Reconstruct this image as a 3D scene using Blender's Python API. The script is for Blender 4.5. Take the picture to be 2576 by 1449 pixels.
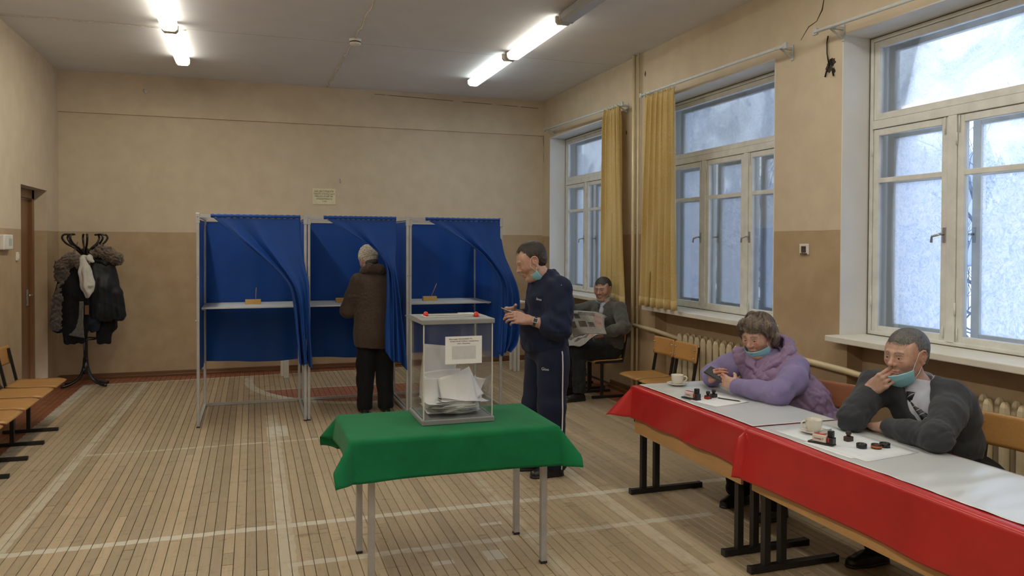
import bpy, bmesh, math, random
import numpy as np
from mathutils import Vector, Matrix

for o in list(bpy.data.objects):
    bpy.data.objects.remove(o)
scene = bpy.context.scene
COL = scene.collection
PI = math.pi
rnd = random.Random(7)

# ------------------------------------------------------------------ camera, sky, exposure
cam_data = bpy.data.cameras.new('camera')
cam = bpy.data.objects.new('camera', cam_data)
COL.objects.link(cam)
YAW, PITCH, ROLL, FPX = 0.322086, 0.0166215, 0.0043153, 1955.97
fw = Vector((math.sin(YAW) * math.cos(PITCH), math.cos(YAW) * math.cos(PITCH), -math.sin(PITCH)))
rt0 = Vector((math.cos(YAW), -math.sin(YAW), 0))
up0 = rt0.cross(fw)
rt = rt0 * math.cos(ROLL) + up0 * math.sin(ROLL)
up = up0 * math.cos(ROLL) - rt0 * math.sin(ROLL)
mw = Matrix.Identity(4)
for i in range(3):
    mw[i][0], mw[i][1], mw[i][2] = rt[i], up[i], -fw[i]
mw[2][3] = 1.70
cam.matrix_world = mw
cam_data.sensor_fit = 'HORIZONTAL'
cam_data.sensor_width = 36.0
cam_data.lens = FPX / 2576 * 36.0
cam_data.shift_y = -78.81 / 2576
cam_data.clip_start = 0.05
cam_data.clip_end = 500
scene.camera = cam

world = bpy.data.worlds.new('overcast_sky')
scene.world = world
world.use_nodes = True
wn = world.node_tree.nodes
wn['Background'].inputs[0].default_value = (0.76, 0.85, 1.0, 1)
wn['Background'].inputs[1].default_value = 1.12
vs = scene.view_settings
vs.view_transform = 'Standard'
vs.look = 'None'
vs.exposure = 1.2
vs.gamma = 1.0
vs.use_curve_mapping = False
LAMP_WARM, LAMP_COOL = 30.0, 21.0

# ------------------------------------------------------------------ scene helpers
def tag(o, label=None, cat=None, group=None, kind=None):
    if label: o['label'] = label
    if cat: o['category'] = cat
    if group: o['group'] = group
    if kind: o['kind'] = kind
    return o

def thing(name, label, cat, loc=(0, 0, 0), rz=0.0, group=None):
    o = bpy.data.objects.new(name, None)
    o.empty_display_size = 0.1
    COL.objects.link(o)
    o.location = loc
    o.rotation_euler = (0, 0, rz)
    return tag(o, label, cat, group)

def copy_tree(o, parent=None):
    c = o.copy()
    COL.objects.link(c)
    if parent is not None: c.parent = parent
    for ch in list(o.children): copy_tree(ch, c)
    return c

def link_mesh(name, me, mats, parent=None, smooth=None):
    for m in (mats if isinstance(mats, (list, tuple)) else [mats]): me.materials.append(m)
    o = bpy.data.objects.new(name, me)
    COL.objects.link(o)
    if parent is not None: o.parent = parent
    return o

def norm(v):
    v = np.asarray(v, float)
    return v / (np.linalg.norm(v) + 1e-12)

class MB:
    """collects faces for one mesh"""
    def __init__(s):
        s.v, s.f, s.mi, s.sm = [], [], [], []
        s.m = 0
    def add(s, vs, fs, smooth=False):
        n = len(s.v)
        s.v += [tuple(map(float, p)) for p in vs]
        for f in fs:
            s.f.append(tuple(i + n for i in f)); s.mi.append(s.m); s.sm.append(smooth)
        return s
    def box(s, a, b, bev=0.0):
        x0, x1 = sorted((a[0], b[0])); y0, y1 = sorted((a[1], b[1])); z0, z1 = sorted((a[2], b[2]))
        if bev <= 0:
            vs = [(x, y, z) for z in (z0, z1) for y in (y0, y1) for x in (x0, x1)]
            return s.add(vs, [(0, 2, 3, 1), (4, 5, 7, 6), (0, 1, 5, 4), (2, 6, 7, 3), (0, 4, 6, 2), (1, 3, 7, 5)])
        bm = bmesh.new()
        bmesh.ops.create_cube(bm, size=1)
        for v in bm.verts:
            v.co = ((x0 + x1) / 2 + v.co.x * (x1 - x0), (y0 + y1) / 2 + v.co.y * (y1 - y0), (z0 + z1) / 2 + v.co.z * (z1 - z0))
        bmesh.ops.bevel(bm, geom=bm.edges[:], offset=min(bev, (x1-x0)*.45, (y1-y0)*.45, (z1-z0)*.45), segments=2, affect='EDGES', profile=0.5)
        bm.verts.index_update()
        s.add([v.co for v in bm.verts], [[v.index for v in f.verts] for f in bm.faces], False)
        bm.free()
        return s
    def bar(s, p, q, w, h, upv=(0, 0, 1), ext=0.0):
        """rectangular bar from p to q; w across, h along upv"""
        p, q = np.array(p, float), np.array(q, float)
        d = norm(q - p); p = p - d * ext; q = q + d * ext
        u = np.array(upv, float); u = u - d * (u @ d)
        if np.linalg.norm(u) < 1e-6: u = np.array((0, 1.0, 0)); u = u - d * (u @ d)
        u = norm(u); r = np.cross(d, u)
        vs = []
        for c in (p, q):
            for a, b in ((-1, -1), (1, -1), (1, 1), (-1, 1)):
                vs.append(c + r * a * w / 2 + u * b * h / 2)
        return s.add(vs, [(3, 2, 1, 0), (4, 5, 6, 7), (0, 1, 5, 4), (1, 2, 6, 5), (2, 3, 7, 6), (3, 0, 4, 7)])
    def tube(s, pts, r, n=10, cap=True, closed=False):
        pts = [np.array(p, float) for p in pts]
        rs = r if isinstance(r, (list, tuple)) else [r] * len(pts)
        k = len(pts)
        prev = None
        vs, fs = [], []
        for i, p in enumerate(pts):
            if closed: t = pts[(i + 1) % k] - pts[i - 1]
            else: t = pts[min(i + 1, k - 1)] - pts[max(i - 1, 0)]
            t = norm(t)
            if prev is None:
                a = np.array((0, 0, 1.0)) if abs(t[2]) < .9 else np.array((1.0, 0, 0))
                u = norm(np.cross(t, a))
            else:
                u = norm(prev - t * (prev @ t))
            prev = u
            w = np.cross(t, u)
            for j in range(n):
                a = 2 * PI * j / n
                vs.append(p + rs[i] * (math.cos(a) * u + math.sin(a) * w))
        m = k if closed else k - 1
        for i in range(m):
            for j in range(n):
                a, b = i * n + j, i * n + (j + 1) % n
                c, d = ((i + 1) % k) * n + (j + 1) % n, ((i + 1) % k) * n + j
                fs.append((a, b, c, d))
        if cap and not closed:
            fs.append(tuple(range(n - 1, -1, -1)))
            fs.append(tuple((k - 1) * n + j for j in range(n)))
        return s.add(vs, fs, True)
    def cyl(s, p, q, r, n=16, r2=None):
        return s.tube([p, q], [r, r if r2 is None else r2], n)
    def lathe(s, prof, c=(0, 0, 0), n=28):
        vs, fs = [], []
        for r, z in prof:
            for j in range(n):
                a = 2 * PI * j / n
                vs.append((c[0] + r * math.cos(a), c[1] + r * math.sin(a), c[2] + z))
        for i in range(len(prof) - 1):
            for j in range(n):
                fs.append((i * n + j, i * n + (j + 1) % n, (i + 1) * n + (j + 1) % n, (i + 1) * n + j))
        if prof[0][0] > 1e-6: fs.append(tuple(range(n - 1, -1, -1)))
        if prof[-1][0] > 1e-6: fs.append(tuple((len(prof) - 1) * n + j for j in range(n)))
        return s.add(vs, fs, True)
    def prism(s, poly, z0, z1, axis=2):
        """polygon (2d, ccw) extruded along an axis"""
        k = len(poly)
        def P(a, b, c): return {0: (c, a, b), 1: (a, c, b), 2: (a, b, c)}[axis]
        vs = [P(a, b, z0) for a, b in poly] + [P(a, b, z1) for a, b in poly]
        fs = [tuple(range(k - 1, -1, -1)), tuple(range(k, 2 * k))] + [(i, (i + 1) % k, k + (i + 1) % k, k + i) for i in range(k)]
        return s.add(vs, fs)
    def grid(s, P, close_u=False, thick=0.0):
        """P: array (nu, nv, 3) -> smooth sheet, given thickness along its normals"""
        P = np.asarray(P, float)
        nu, nv = P.shape[:2]
        def faces(off, flip):
            fs = []
            for i in range(nu if close_u else nu - 1):
                for j in range(nv - 1):
                    i2 = (i + 1) % nu
                    f = (off + i * nv + j, off + i2 * nv + j, off + i2 * nv + j + 1, off + i * nv + j + 1)
                    fs.append(f[::-1] if flip else f)
            return fs
        if thick <= 0:
            return s.add(P.reshape(-1, 3), faces(0, False), True)
        du = np.gradient(P, axis=0); dv = np.gradient(P, axis=1)
        N = np.cross(du, dv); N /= (np.linalg.norm(N, axis=2, keepdims=True) + 1e-12)
        A = (P + N * thick / 2).reshape(-1, 3); B = (P - N * thick / 2).reshape(-1, 3)
        n = nu * nv
        fs = faces(0, False) + faces(n, True)
        edge = []
        for j in range(nv - 1):
            edge.append((j, j + 1)); edge.append(((nu - 1) * nv + j + 1, (nu - 1) * nv + j))
        for i in range(nu - 1):
            edge.append(((i + 1) * nv, i * nv)); edge.append((i * nv + nv - 1, (i + 1) * nv + nv - 1))
        if not close_u:
            fs += [(a, b, n + b, n + a) for a, b in edge]
        return s.add(np.vstack([A, B]), fs, True)
    def mesh(s, name='mesh'):
        me = bpy.data.meshes.new(name)
        me.from_pydata(s.v, [], s.f)
        me.polygons.foreach_set('material_index', s.mi)
        me.polygons.foreach_set('use_smooth', s.sm)
        bm = bmesh.new(); bm.from_mesh(me)
        bmesh.ops.recalc_face_normals(bm, faces=bm.faces[:])
        bm.to_mesh(me); bm.free()
        me.update()
        return me
    def build(s, name, mats, parent=None):
        return link_mesh(name, s.mesh(name), mats, parent)

def struct(o):
    o['kind'] = 'structure'
    return o

# ------------------------------------------------------------------ procedural materials
def new_mat(name):
    m = bpy.data.materials.new(name)
    m.use_nodes = True
    nt = m.node_tree
    return m, nt, nt.nodes['Principled BSDF']

def N(nt, t, **kw):
    n = nt.nodes.new(t)
    for k, v in kw.items():
        if k.startswith('i_'): n.inputs[int(k[2:])].default_value = v
        else: setattr(n, k, v)
    return n

def math_node(nt, op, a, b=None, c=None):
    n = nt.nodes.new('ShaderNodeMath'); n.operation = op
    for i, v in enumerate((a, b, c)):
        if v is None: continue
        if isinstance(v, (int, float)): n.inputs[i].default_value = v
        else: nt.links.new(v, n.inputs[i])
    return n.outputs[0]

def mixc(nt, fac, a, b, blend='MIX'):
    n = nt.nodes.new('ShaderNodeMix'); n.data_type = 'RGBA'; n.blend_type = blend
    for sock, v in ((n.inputs[0], fac), (n.inputs[6], a), (n.inputs[7], b)):
        if isinstance(v, (int, float)): sock.default_value = v
        elif isinstance(v, (tuple, list)): sock.default_value = (*v[:3], 1)
        else: nt.links.new(v, sock)
    return n.outputs[2]

def noise(nt, scale, detail=4, vec=None, rough=0.55, dist=0.0, stretch=None, coord='Object'):
    if vec is None:
        tc = nt.nodes.new('ShaderNodeTexCoord'); vec = tc.outputs[coord]
    if stretch:
        mp = nt.nodes.new('ShaderNodeMapping'); mp.inputs['Scale'].default_value = stretch
        nt.links.new(vec, mp.inputs[0]); vec = mp.outputs[0]
    n = nt.nodes.new('ShaderNodeTexNoise')
    n.inputs['Scale'].default_value = scale; n.inputs['Detail'].default_value = detail
    n.inputs['Roughness'].default_value = rough; n.inputs['Distortion'].default_value = dist
    nt.links.new(vec, n.inputs['Vector'])
    return n.outputs[0]

def ramp(nt, fac, stops):
    r = nt.nodes.new('ShaderNodeValToRGB')
    el = r.color_ramp.elements
    while len(el) < len(stops): el.new(0.5)
    for e, (p, c) in zip(el, stops):
        e.position = p
        e.color = (*c[:3], 1) if isinstance(c, (tuple, list)) else (c, c, c, 1)
    nt.links.new(fac, r.inputs[0])
    return r.outputs[0]

def bump(nt, bsdf, h, strength=0.3, dist=0.01):
    b = nt.nodes.new('ShaderNodeBump')
    b.inputs['Strength'].default_value = strength; b.inputs['Distance'].default_value = dist
    nt.links.new(h, b.inputs['Height'])
    nt.links.new(b.outputs[0], bsdf.inputs['Normal'])

def scl(c, k): return tuple(min(1, x * k) for x in c)

def mat(name, rgb, rough=0.6, var=0.1, scale=6.0, metal=0.0, spec=0.5, bmp=0.0, bscale=150.0, stretch=None, bdist=0.004,
        sheen=0.0, coat=0.0, rand=0.0, translucent=0.0):
    m, nt, b = new_mat(name)
    n = noise(nt, scale, 5, stretch=stretch)
    col = ramp(nt, n, [(0.3, scl(rgb, 1 - var)), (0.7, scl(rgb, 1 + var))])
    if rand:
        oi = nt.nodes.new('ShaderNodeObjectInfo')
        k = math_node(nt, 'MULTIPLY_ADD', oi.outputs['Random'], 2 * rand, 1 - rand)
        hs = nt.nodes.new('ShaderNodeHueSaturation')
        nt.links.new(k, hs.inputs['Value']); nt.links.new(col, hs.inputs['Color']); col = hs.outputs[0]
    nt.links.new(col, b.inputs['Base Color'])
    b.inputs['Roughness'].default_value = rough
    b.inputs['Metallic'].default_value = metal
    b.inputs['Specular IOR Level'].default_value = spec
    if sheen:
        b.inputs['Sheen Weight'].default_value = sheen
        b.inputs['Sheen Roughness'].default_value = 0.5
    if coat:
        b.inputs['Coat Weight'].default_value = coat
        b.inputs['Coat Roughness'].default_value = 0.15
    if bmp:
        bump(nt, b, noise(nt, bscale, 3, stretch=stretch), bmp, bdist)
    if translucent:
        tr = nt.nodes.new('ShaderNodeBsdfTranslucent'); nt.links.new(col, tr.inputs[0])
        mx = nt.nodes.new('ShaderNodeMixShader'); mx.inputs[0].default_value = translucent
        nt.links.new(b.outputs[0], mx.inputs[1]); nt.links.new(tr.outputs[0], mx.inputs[2])
        nt.links.new(mx.outputs[0], nt.nodes['Material Output'].inputs[0])
    return m

def wood_mat(name, rgb, rough=0.35, grain=(14, 1.2, 14), var=0.22, scale=3.0, coat=0.2, rand=0.06):
    m, nt, b = new_mat(name)
    g = noise(nt, scale, 8, stretch=grain, dist=1.2)
    f = noise(nt, 40, 4, stretch=grain)
    w = noise(nt, 3.0, 3)
    c = ramp(nt, g, [(0.3, scl(rgb, 1 - var)), (0.55, rgb), (0.75, scl(rgb, 1 + var * .6))])
    c = mixc(nt, 0.18, c, ramp(nt, f, [(0.35, scl(rgb, .55)), (0.65, scl(rgb, 1.15))]))
    c = mixc(nt, 0.25, c, ramp(nt, w, [(0.35, scl(rgb, .7)), (0.65, scl(rgb, 1.1))]))
    oi = nt.nodes.new('ShaderNodeObjectInfo')
    hs = nt.nodes.new('ShaderNodeHueSaturation')
    nt.links.new(math_node(nt, 'MULTIPLY_ADD', oi.outputs['Random'], 2 * rand, 1 - rand), hs.inputs['Value'])
    nt.links.new(c, hs.inputs['Color'])
    nt.links.new(hs.outputs[0], b.inputs['Base Color'])
    b.inputs['Roughness'].default_value = rough
    b.inputs['Coat Weight'].default_value = coat
    b.inputs['Coat Roughness'].default_value = 0.25
    bump(nt, b, f, 0.08, 0.002)
    return m

def emit_mat(name, rgb, strength):
    m, nt, b = new_mat(name)
    b.inputs['Base Color'].default_value = (*rgb, 1)
    b.inputs['Emission Color'].default_value = (*rgb, 1)
    b.inputs['Emission Strength'].default_value = strength
    return m
# ------------------------------------------------------------------ room dimensions
W, D, H, L, Y0 = 4.068, 10.78, 3.797, -2.25, -4.0
XF = 4.303                      # window frame plane
OPEN_W, Z_SILL, Z_HEAD = 2.157, 1.045, 3.223
WIN_FAR = [10.477, 7.547, 4.617, 1.687, -1.243]
NICHE = [(8.42, 10.28), (5.55, 7.365), (2.60, 4.544), (-0.3, 1.6), (-3.2, -1.3)]

def wall_paint(name, line):
    m, nt, b = new_mat(name)
    geo = nt.nodes.new('ShaderNodeNewGeometry')
    sep = nt.nodes.new('ShaderNodeSeparateXYZ'); nt.links.new(geo.outputs['Position'], sep.inputs[0])
    big = noise(nt, 0.9, 4, vec=geo.outputs['Position'])
    fine = noise(nt, 5.0, 6, vec=geo.outputs['Position'])
    cream = ramp(nt, big, [(0.3, (0.59, 0.495, 0.36)), (0.7, (0.64, 0.545, 0.405))])
    tan = ramp(nt, big, [(0.3, (0.40, 0.285, 0.168)), (0.7, (0.44, 0.32, 0.195))])
    wob = math_node(nt, 'MULTIPLY_ADD', fine, 0.012, line - 0.006)
    f = math_node(nt, 'GREATER_THAN', sep.outputs[2], wob)
    c = mixc(nt, f, tan, cream)
    c = mixc(nt, 0.12, c, ramp(nt, fine, [(0.35, (0.32, 0.25, 0.16)), (0.65, (0.75, 0.65, 0.5))]))
    # peeled specks
    sp = noise(nt, 14, 2, vec=geo.outputs['Position'])
    c = mixc(nt, ramp(nt, sp, [(0.775, 0.0), (0.80, 0.55)]), c, (0.7, 0.62, 0.5))
    nt.links.new(c, b.inputs['Base Color'])
    b.inputs['Roughness'].default_value = 0.55
    b.inputs['Specular IOR Level'].default_value = 0.3
    bump(nt, b, noise(nt, 3.5, 6, vec=geo.outputs['Position']), 0.25, 0.02)
    return m

M_wall = wall_paint('wall_paint_two_tone', 1.828)
M_wall_r = wall_paint('wall_paint_window_side', 1.812)
M_reveal = mat('white_reveal_paint', (0.70, 0.71, 0.70), 0.6, 0.05, 3, bmp=0.15, bscale=18, bdist=0.01)
M_frame = mat('old_white_window_paint', (0.70, 0.71, 0.69), 0.45, 0.10, 9, bmp=0.12, bscale=60, bdist=0.004)
M_sill = mat('white_sill_paint', (0.72, 0.70, 0.62), 0.4, 0.06, 5)
M_base = wood_mat('brown_baseboard', (0.17, 0.075, 0.03), 0.4, (1.2, 1.2, 14))
M_door = wood_mat('brown_door_wood', (0.20, 0.085, 0.03), 0.35, (10, 10, 1))
M_black = mat('black_steel', (0.012, 0.012, 0.013), 0.4, 0.2, 20)
M_grey_metal = mat('grey_aluminium', (0.42, 0.43, 0.44), 0.38, 0.1, 12, metal=0.35)
M_ply = wood_mat('honey_plywood', (0.50, 0.265, 0.085), 0.35, (1.4, 12, 12), 0.18)
M_apron = wood_mat('tan_apron_wood', (0.52, 0.30, 0.12), 0.4, (12, 1.2, 12), 0.14)
M_redply = wood_mat('reddish_plywood', (0.36, 0.15, 0.075), 0.35, (12, 1.4, 12), 0.15)
M_radiator = mat('cream_radiator_enamel', (0.62, 0.53, 0.36), 0.35, 0.10, 10)
M_pipe = mat('cream_pipe_enamel', (0.63, 0.53, 0.34), 0.35, 0.06, 10)
M_steel = mat('dull_steel', (0.5, 0.5, 0.5), 0.3, 0.08, 20, metal=0.8)
M_white_plastic = mat('white_plastic', (0.72, 0.70, 0.64), 0.4, 0.04, 10)
M_dark_hole = mat('dark_broken_plaster', (0.06, 0.045, 0.03), 0.9, 0.4, 30)

def ceiling_paint():
    m, nt, b = new_mat('ceiling_whitewash')
    geo = nt.nodes.new('ShaderNodeNewGeometry'); pos = geo.outputs['Position']
    sep = nt.nodes.new('ShaderNodeSeparateXYZ'); nt.links.new(pos, sep.inputs[0])
    n1 = noise(nt, 0.8, 5, vec=pos); n2 = noise(nt, 4, 5, vec=pos)
    c = ramp(nt, n1, [(0.3, (0.73, 0.735, 0.775)), (0.7, (0.79, 0.795, 0.83))])
    c = mixc(nt, 0.10, c, ramp(nt, n2, [(0.3, (0.35, 0.33, 0.3)), (0.7, (0.7, 0.68, 0.66))]))
    # hairline slab joints across the room
    wig = math_node(nt, 'MULTIPLY_ADD', noise(nt, 2.2, 4, vec=pos), 0.06, -0.03)
    yy = math_node(nt, 'ADD', sep.outputs[1], wig)
    for jy in (8.30, 5.05):
        d = math_node(nt, 'ABSOLUTE', math_node(nt, 'SUBTRACT', yy, jy))
        line = math_node(nt, 'LESS_THAN', d, math_node(nt, 'MULTIPLY', noise(nt, 6, 3, vec=pos), 0.010))
        c = mixc(nt, math_node(nt, 'MULTIPLY', line, 0.55), c, (0.2, 0.18, 0.16))
    nt.links.new(c, b.inputs['Base Color'])
    b.inputs['Roughness'].default_value = 0.8
    bump(nt, b, n2, 0.12, 0.02)
    return m
M_ceil = ceiling_paint()

# ------------------------------------------------------------------ floor: painted boards with court markings
def floor_paint():
    m, nt, b = new_mat('worn_painted_boards')
    geo = nt.nodes.new('ShaderNodeNewGeometry'); pos = geo.outputs['Position']
    sep = nt.nodes.new('ShaderNodeSeparateXYZ'); nt.links.new(pos, sep.inputs[0])
    X, Y = sep.outputs[0], sep.outputs[1]
    oi = nt.nodes.new('ShaderNodeObjectInfo')
    grain = noise(nt, 5, 7, vec=pos, stretch=(16, 1.0, 1), dist=0.6)
    speck = noise(nt, 30, 5, vec=pos, stretch=(1.0, 0.35, 1))
    big = noise(nt, 0.55, 4, vec=pos)
    c = ramp(nt, grain, [(0.3, (0.37, 0.29, 0.18)), (0.7, (0.45, 0.36, 0.235))])
    c = mixc(nt, 0.30, c, ramp(nt, big, [(0.35, (0.33, 0.245, 0.155)), (0.68, (0.43, 0.37, 0.28))]))
    hs = nt.nodes.new('ShaderNodeHueSaturation')
    nt.links.new(math_node(nt, 'MULTIPLY_ADD', oi.outputs['Random'], 0.32, 0.84), hs.inputs['Value'])
    nt.links.new(c, hs.inputs['Color']); c = hs.outputs[0]
    # scuffs and small crazing
    c = mixc(nt, ramp(nt, speck, [(0.60, 0.0), (0.72, 0.55)]), c, (0.27, 0.19, 0.11))
    scuff = noise(nt, 9, 6, vec=pos, stretch=(0.5, 2.2, 1), dist=1.5)
    c = mixc(nt, ramp(nt, scuff, [(0.61, 0.0), (0.65, 0.55)]), c, (0.22, 0.155, 0.09))
    worn = noise(nt, 7, 5, vec=pos, dist=0.5)
    edge = noise(nt, 10, 4, vec=pos)
    jit = math_node(nt, 'MULTIPLY_ADD', edge, 0.03, -0.015)
    Xj = math_node(nt, 'ADD', X, jit); Yj = math_node(nt, 'ADD', Y, jit)
    def rng(v, a, bb):
        return math_node(nt, 'MULTIPLY', math_node(nt, 'GREATER_THAN', v, a), math_node(nt, 'LESS_THAN', v, bb))
    def rect(x0, x1, y0, y1): return math_node(nt, 'MULTIPLY', rng(Xj, x0, x1), rng(Yj, y0, y1))
    def paint(c, mask, colr, lo, hi, amount):
        w = ramp(nt, worn, [(lo, 1.0), (hi, 0.0)])
        return mixc(nt, math_node(nt, 'MULTIPLY', math_node(nt, 'MULTIPLY', mask, w), amount), c, colr)
    white = (0.60, 0.58, 0.49); faded = (0.55, 0.51, 0.40)
    redb = (0.26, 0.085, 0.04)
    # red border along the walls
    backline = math_node(nt, 'MULTIPLY_ADD', X, 0.066, 10.45)
    m_back = math_node(nt, 'GREATER_THAN', Yj, backline)
    m_left = math_node(nt, 'LESS_THAN', Xj, -1.905)
    m_right = math_node(nt, 'GREATER_THAN', Xj, 3.72)
    border = math_node(nt, 'MAXIMUM', math_node(nt, 'MAXIMUM', m_back, m_left), m_right)
    c = paint(c, border, redb, 0.72, 0.86, 0.95)
    bl2 = math_node(nt, 'SUBTRACT', backline, 0.055)
    m_bw = math_node(nt, 'MULTIPLY', math_node(nt, 'MULTIPLY', math_node(nt, 'GREATER_THAN', Yj, bl2), math_node(nt, 'LESS_THAN', Yj, backline)), math_node(nt, 'GREATER_THAN', X, -1.9))
    c = paint(c, m_bw, white, 0.6, 0.8, 0.8)
    c = paint(c, rect(-1.905, -1.80, -4, 10.36), white, 0.5, 0.72, 0.75)
    # long inner touch line, slowly drifting
    tx = math_node(nt, 'MULTIPLY_ADD', math_node(nt, 'SUBTRACT', Y, 8.0), 0.020, -1.268)
    dx = math_node(nt, 'ABSOLUTE', math_node(nt, 'SUBTRACT', Xj, tx))
    c = paint(c, math_node(nt, 'MULTIPLY', math_node(nt, 'LESS_THAN', dx, 0.042), math_node(nt, 'LESS_THAN', Y, 10.36)), faded, 0.50, 0.78, 0.75)
    # cross lines
    c = paint(c, rect(-1.9, 4.0, 4.80, 4.865), white, 0.62, 0.85, 0.85)
    c = paint(c, rect(0.17, 2.75, 4.205, 4.265), white, 0.5, 0.72, 0.7)
    c = paint(c, rect(-1.27, 0.75, 6.89, 6.935), white, 0.5, 0.75, 0.75)
    # worn lengthwise stripes
    c = paint(c, rect(0.125, 0.225, 3.3, 8.0), faded, 0.45, 0.68, 0.7)
    c = paint(c, rect(1.50, 1.57, 3.3, 5.9), faded, 0.42, 0.64, 0.55)
    c = paint(c, rect(2.185, 2.275, 3.0, 5.6), faded, 0.46, 0.70, 0.6)
    # bare patches of old paint
    for (x0, x1, y0, y1) in ((1.20, 1.31, 3.97, 4.10), (1.30, 1.44, 4.47, 4.51), (0.90, 1.02, 3.99, 4.04), (0.12, 0.30, 7.1, 7.5)):
        c = paint(c, rect(x0, x1, y0, y1), white, 0.55, 0.8, 0.8)
    # free-throw circle arc and red key
    ax = math_node(nt, 'SUBTRACT', X, 1.30); ay = math_node(nt, 'SUBTRACT', Y, 10.05)
    rr = math_node(nt, 'SQRT', math_node(nt, 'ADD', math_node(nt, 'MULTIPLY', ax, ax), math_node(nt, 'MULTIPLY', math_node(nt, 'MULTIPLY', ay, ay), 0.62)))
    inside = math_node(nt, 'LESS_THAN', rr, 1.30)
    key = math_node(nt, 'MULTIPLY', inside, rect(-0.2, 3.0, 8.35, 9.36))
    c = paint(c, key, (0.30, 0.075, 0.045), 0.55, 0.80, 0.85)
    ring = math_node(nt, 'MULTIPLY', rng(rr, 1.30, 1.40), rect(-0.3, 2.9, 8.3, 10.3))
    c = paint(c, ring, white, 0.55, 0.8, 0.8)
    c = paint(c, rect(0.05, 2.6, 9.36, 9.41), white, 0.55, 0.8, 0.8)
    nt.links.new(c, b.inputs['Base Color'])
    nt.links.new(ramp(nt, worn, [(0.3, 0.34), (0.7, 0.52)]), b.inputs['Roughness'])
    b.inputs['Specular IOR Level'].default_value = 0.45
    bump(nt, b, noise(nt, 12, 5, vec=pos, stretch=(3, 1, 1)), 0.12, 0.004)
    return m
M_floor = floor_paint()
M_sub = mat('dark_subfloor', (0.03, 0.022, 0.015), 0.9)

floor = struct(MB().box((L - .05, Y0, -0.12), (W + .15, D + .05, -0.018)).build('floor', M_sub))
pitch, gap = 0.0582, 0.0027
ncol = int((W - L) / pitch) + 1
far_rows = MB()
count = 0
y_start = 2.0
cols = []
for i in range(ncol):
    x0 = L + i * pitch
    x1 = min(x0 + pitch - gap, W + 0.14)
    cuts = sorted([y_start, D] + [y_start + rnd.uniform(1.0, 7.8)] + ([y_start + rnd.uniform(1.0, 7.8)] if rnd.random() < .62 else []))
    for a, b_ in zip(cuts[:-1], cuts[1:]):
        if b_ - a > .05: cols.append((x0, x1, a, b_ - 0.003, rnd.uniform(-.0012, .0006)))
    far_rows.box((x0, Y0, -0.018), (x1, y_start - .003, 0.0))
cols.sort(key=lambda q: -(q[3] - q[2]))
def plank_mesh(x0, x1, a, b_, dz):
    e = 0.0022
    vs = [(x0, a, -.018), (x1, a, -.018), (x1, b_, -.018), (x0, b_, -.018),
          (x0, a, dz - e), (x1, a, dz - e), (x1, b_, dz - e), (x0, b_, dz - e),
          (x0 + e, a, dz), (x1 - e, a, dz), (x1 - e, b_, dz), (x0 + e, b_, dz)]
    fs = [(0, 1, 5, 4), (1, 2, 6, 5), (2, 3, 7, 6), (3, 0, 4, 7), (4, 5, 9, 8), (5, 6, 10, 9), (6, 7, 11, 10), (7, 4, 8, 11), (8, 9, 10, 11)]
    return MB().add(vs, fs)
for k, c in enumerate(cols):
    if k < 296: plank_mesh(*c).build('plank', M_floor, floor)
    else: far_rows.box((c[0], c[2], -.018), (c[1], c[3], c[4]))
tag(far_rows.build('floor_boards', M_floor, floor), kind='stuff')

# ------------------------------------------------------------------ walls and ceiling
ceiling = struct(MB().box((L - .4, Y0 - .3, H), (W + .5, D + .3, H + .2)).build('ceiling', M_ceil))

wb = MB().box((L - .4, D, -.1), (W + .5, D + .3, H))
wb.box((L, D - .028, 3.291), (W, D, H))
wall_back = struct(wb.build('wall_back', M_wall))
wl = MB()
wl.box((L - .4, Y0 - .3, -.1), (L, 9.149, H)); wl.box((L - .4, 10.22, -.1), (L, D, H)); wl.box((L - .4, 9.149, 2.289), (L, 10.22, H))
wall_left = struct(wl.build('wall_left', M_wall))
wall_front = struct(MB().box((L - .4, Y0 - .3, -.1), (W + .5, Y0, H)).build('wall_front', M_wall))
wr = MB()
edges = [D] + [e for f in WIN_FAR for e in (f, f - OPEN_W)] + [Y0]
for a, b_ in zip(edges[0::2], edges[1::2]):
    wr.box((W, b_, -.1), (W + .47, a, H))
for f, (n0, n1) in zip(WIN_FAR, NICHE):
    a, b_ = f - OPEN_W, f
    wr.box((W, a, Z_HEAD), (W + .47, b_, H))
    wr.box((W + .137, a, -.1), (W + .47, b_, 0.995))
    wr.box((W, a, -.1), (W + .137, n0, 0.995)); wr.box((W, n1, -.1), (W + .137, b_, 0.995))
wall_right = struct(wr.build('wall_right', M_wall_r))

bb = MB()
bb.box((L, D - .022, 0), (W, D, .065), .004); bb.box((L, D - .045, 0), (W, D - .022, .03), .004)
struct(bb.build('baseboard_back', M_base))
bb = MB()
for a, b_ in ((Y0, 9.10), (10.26, D - .05)): bb.box((L, a, 0), (L + .022, b_, .065), .004)
struct(bb.build('baseboard_left', M_base))
bb = MB()
for a, b_ in ((7.37, 8.41), (10.29, D - .05), (4.55, 5.54), (1.61, 2.59), (-1.2, -.4)):
    bb.box((W - .025, a, 0), (W, b_, .09), .004); bb.box((W - .05, a, 0), (W - .025, b_, .04), .004)
struct(bb.build('baseboard_right', M_base))

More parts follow.
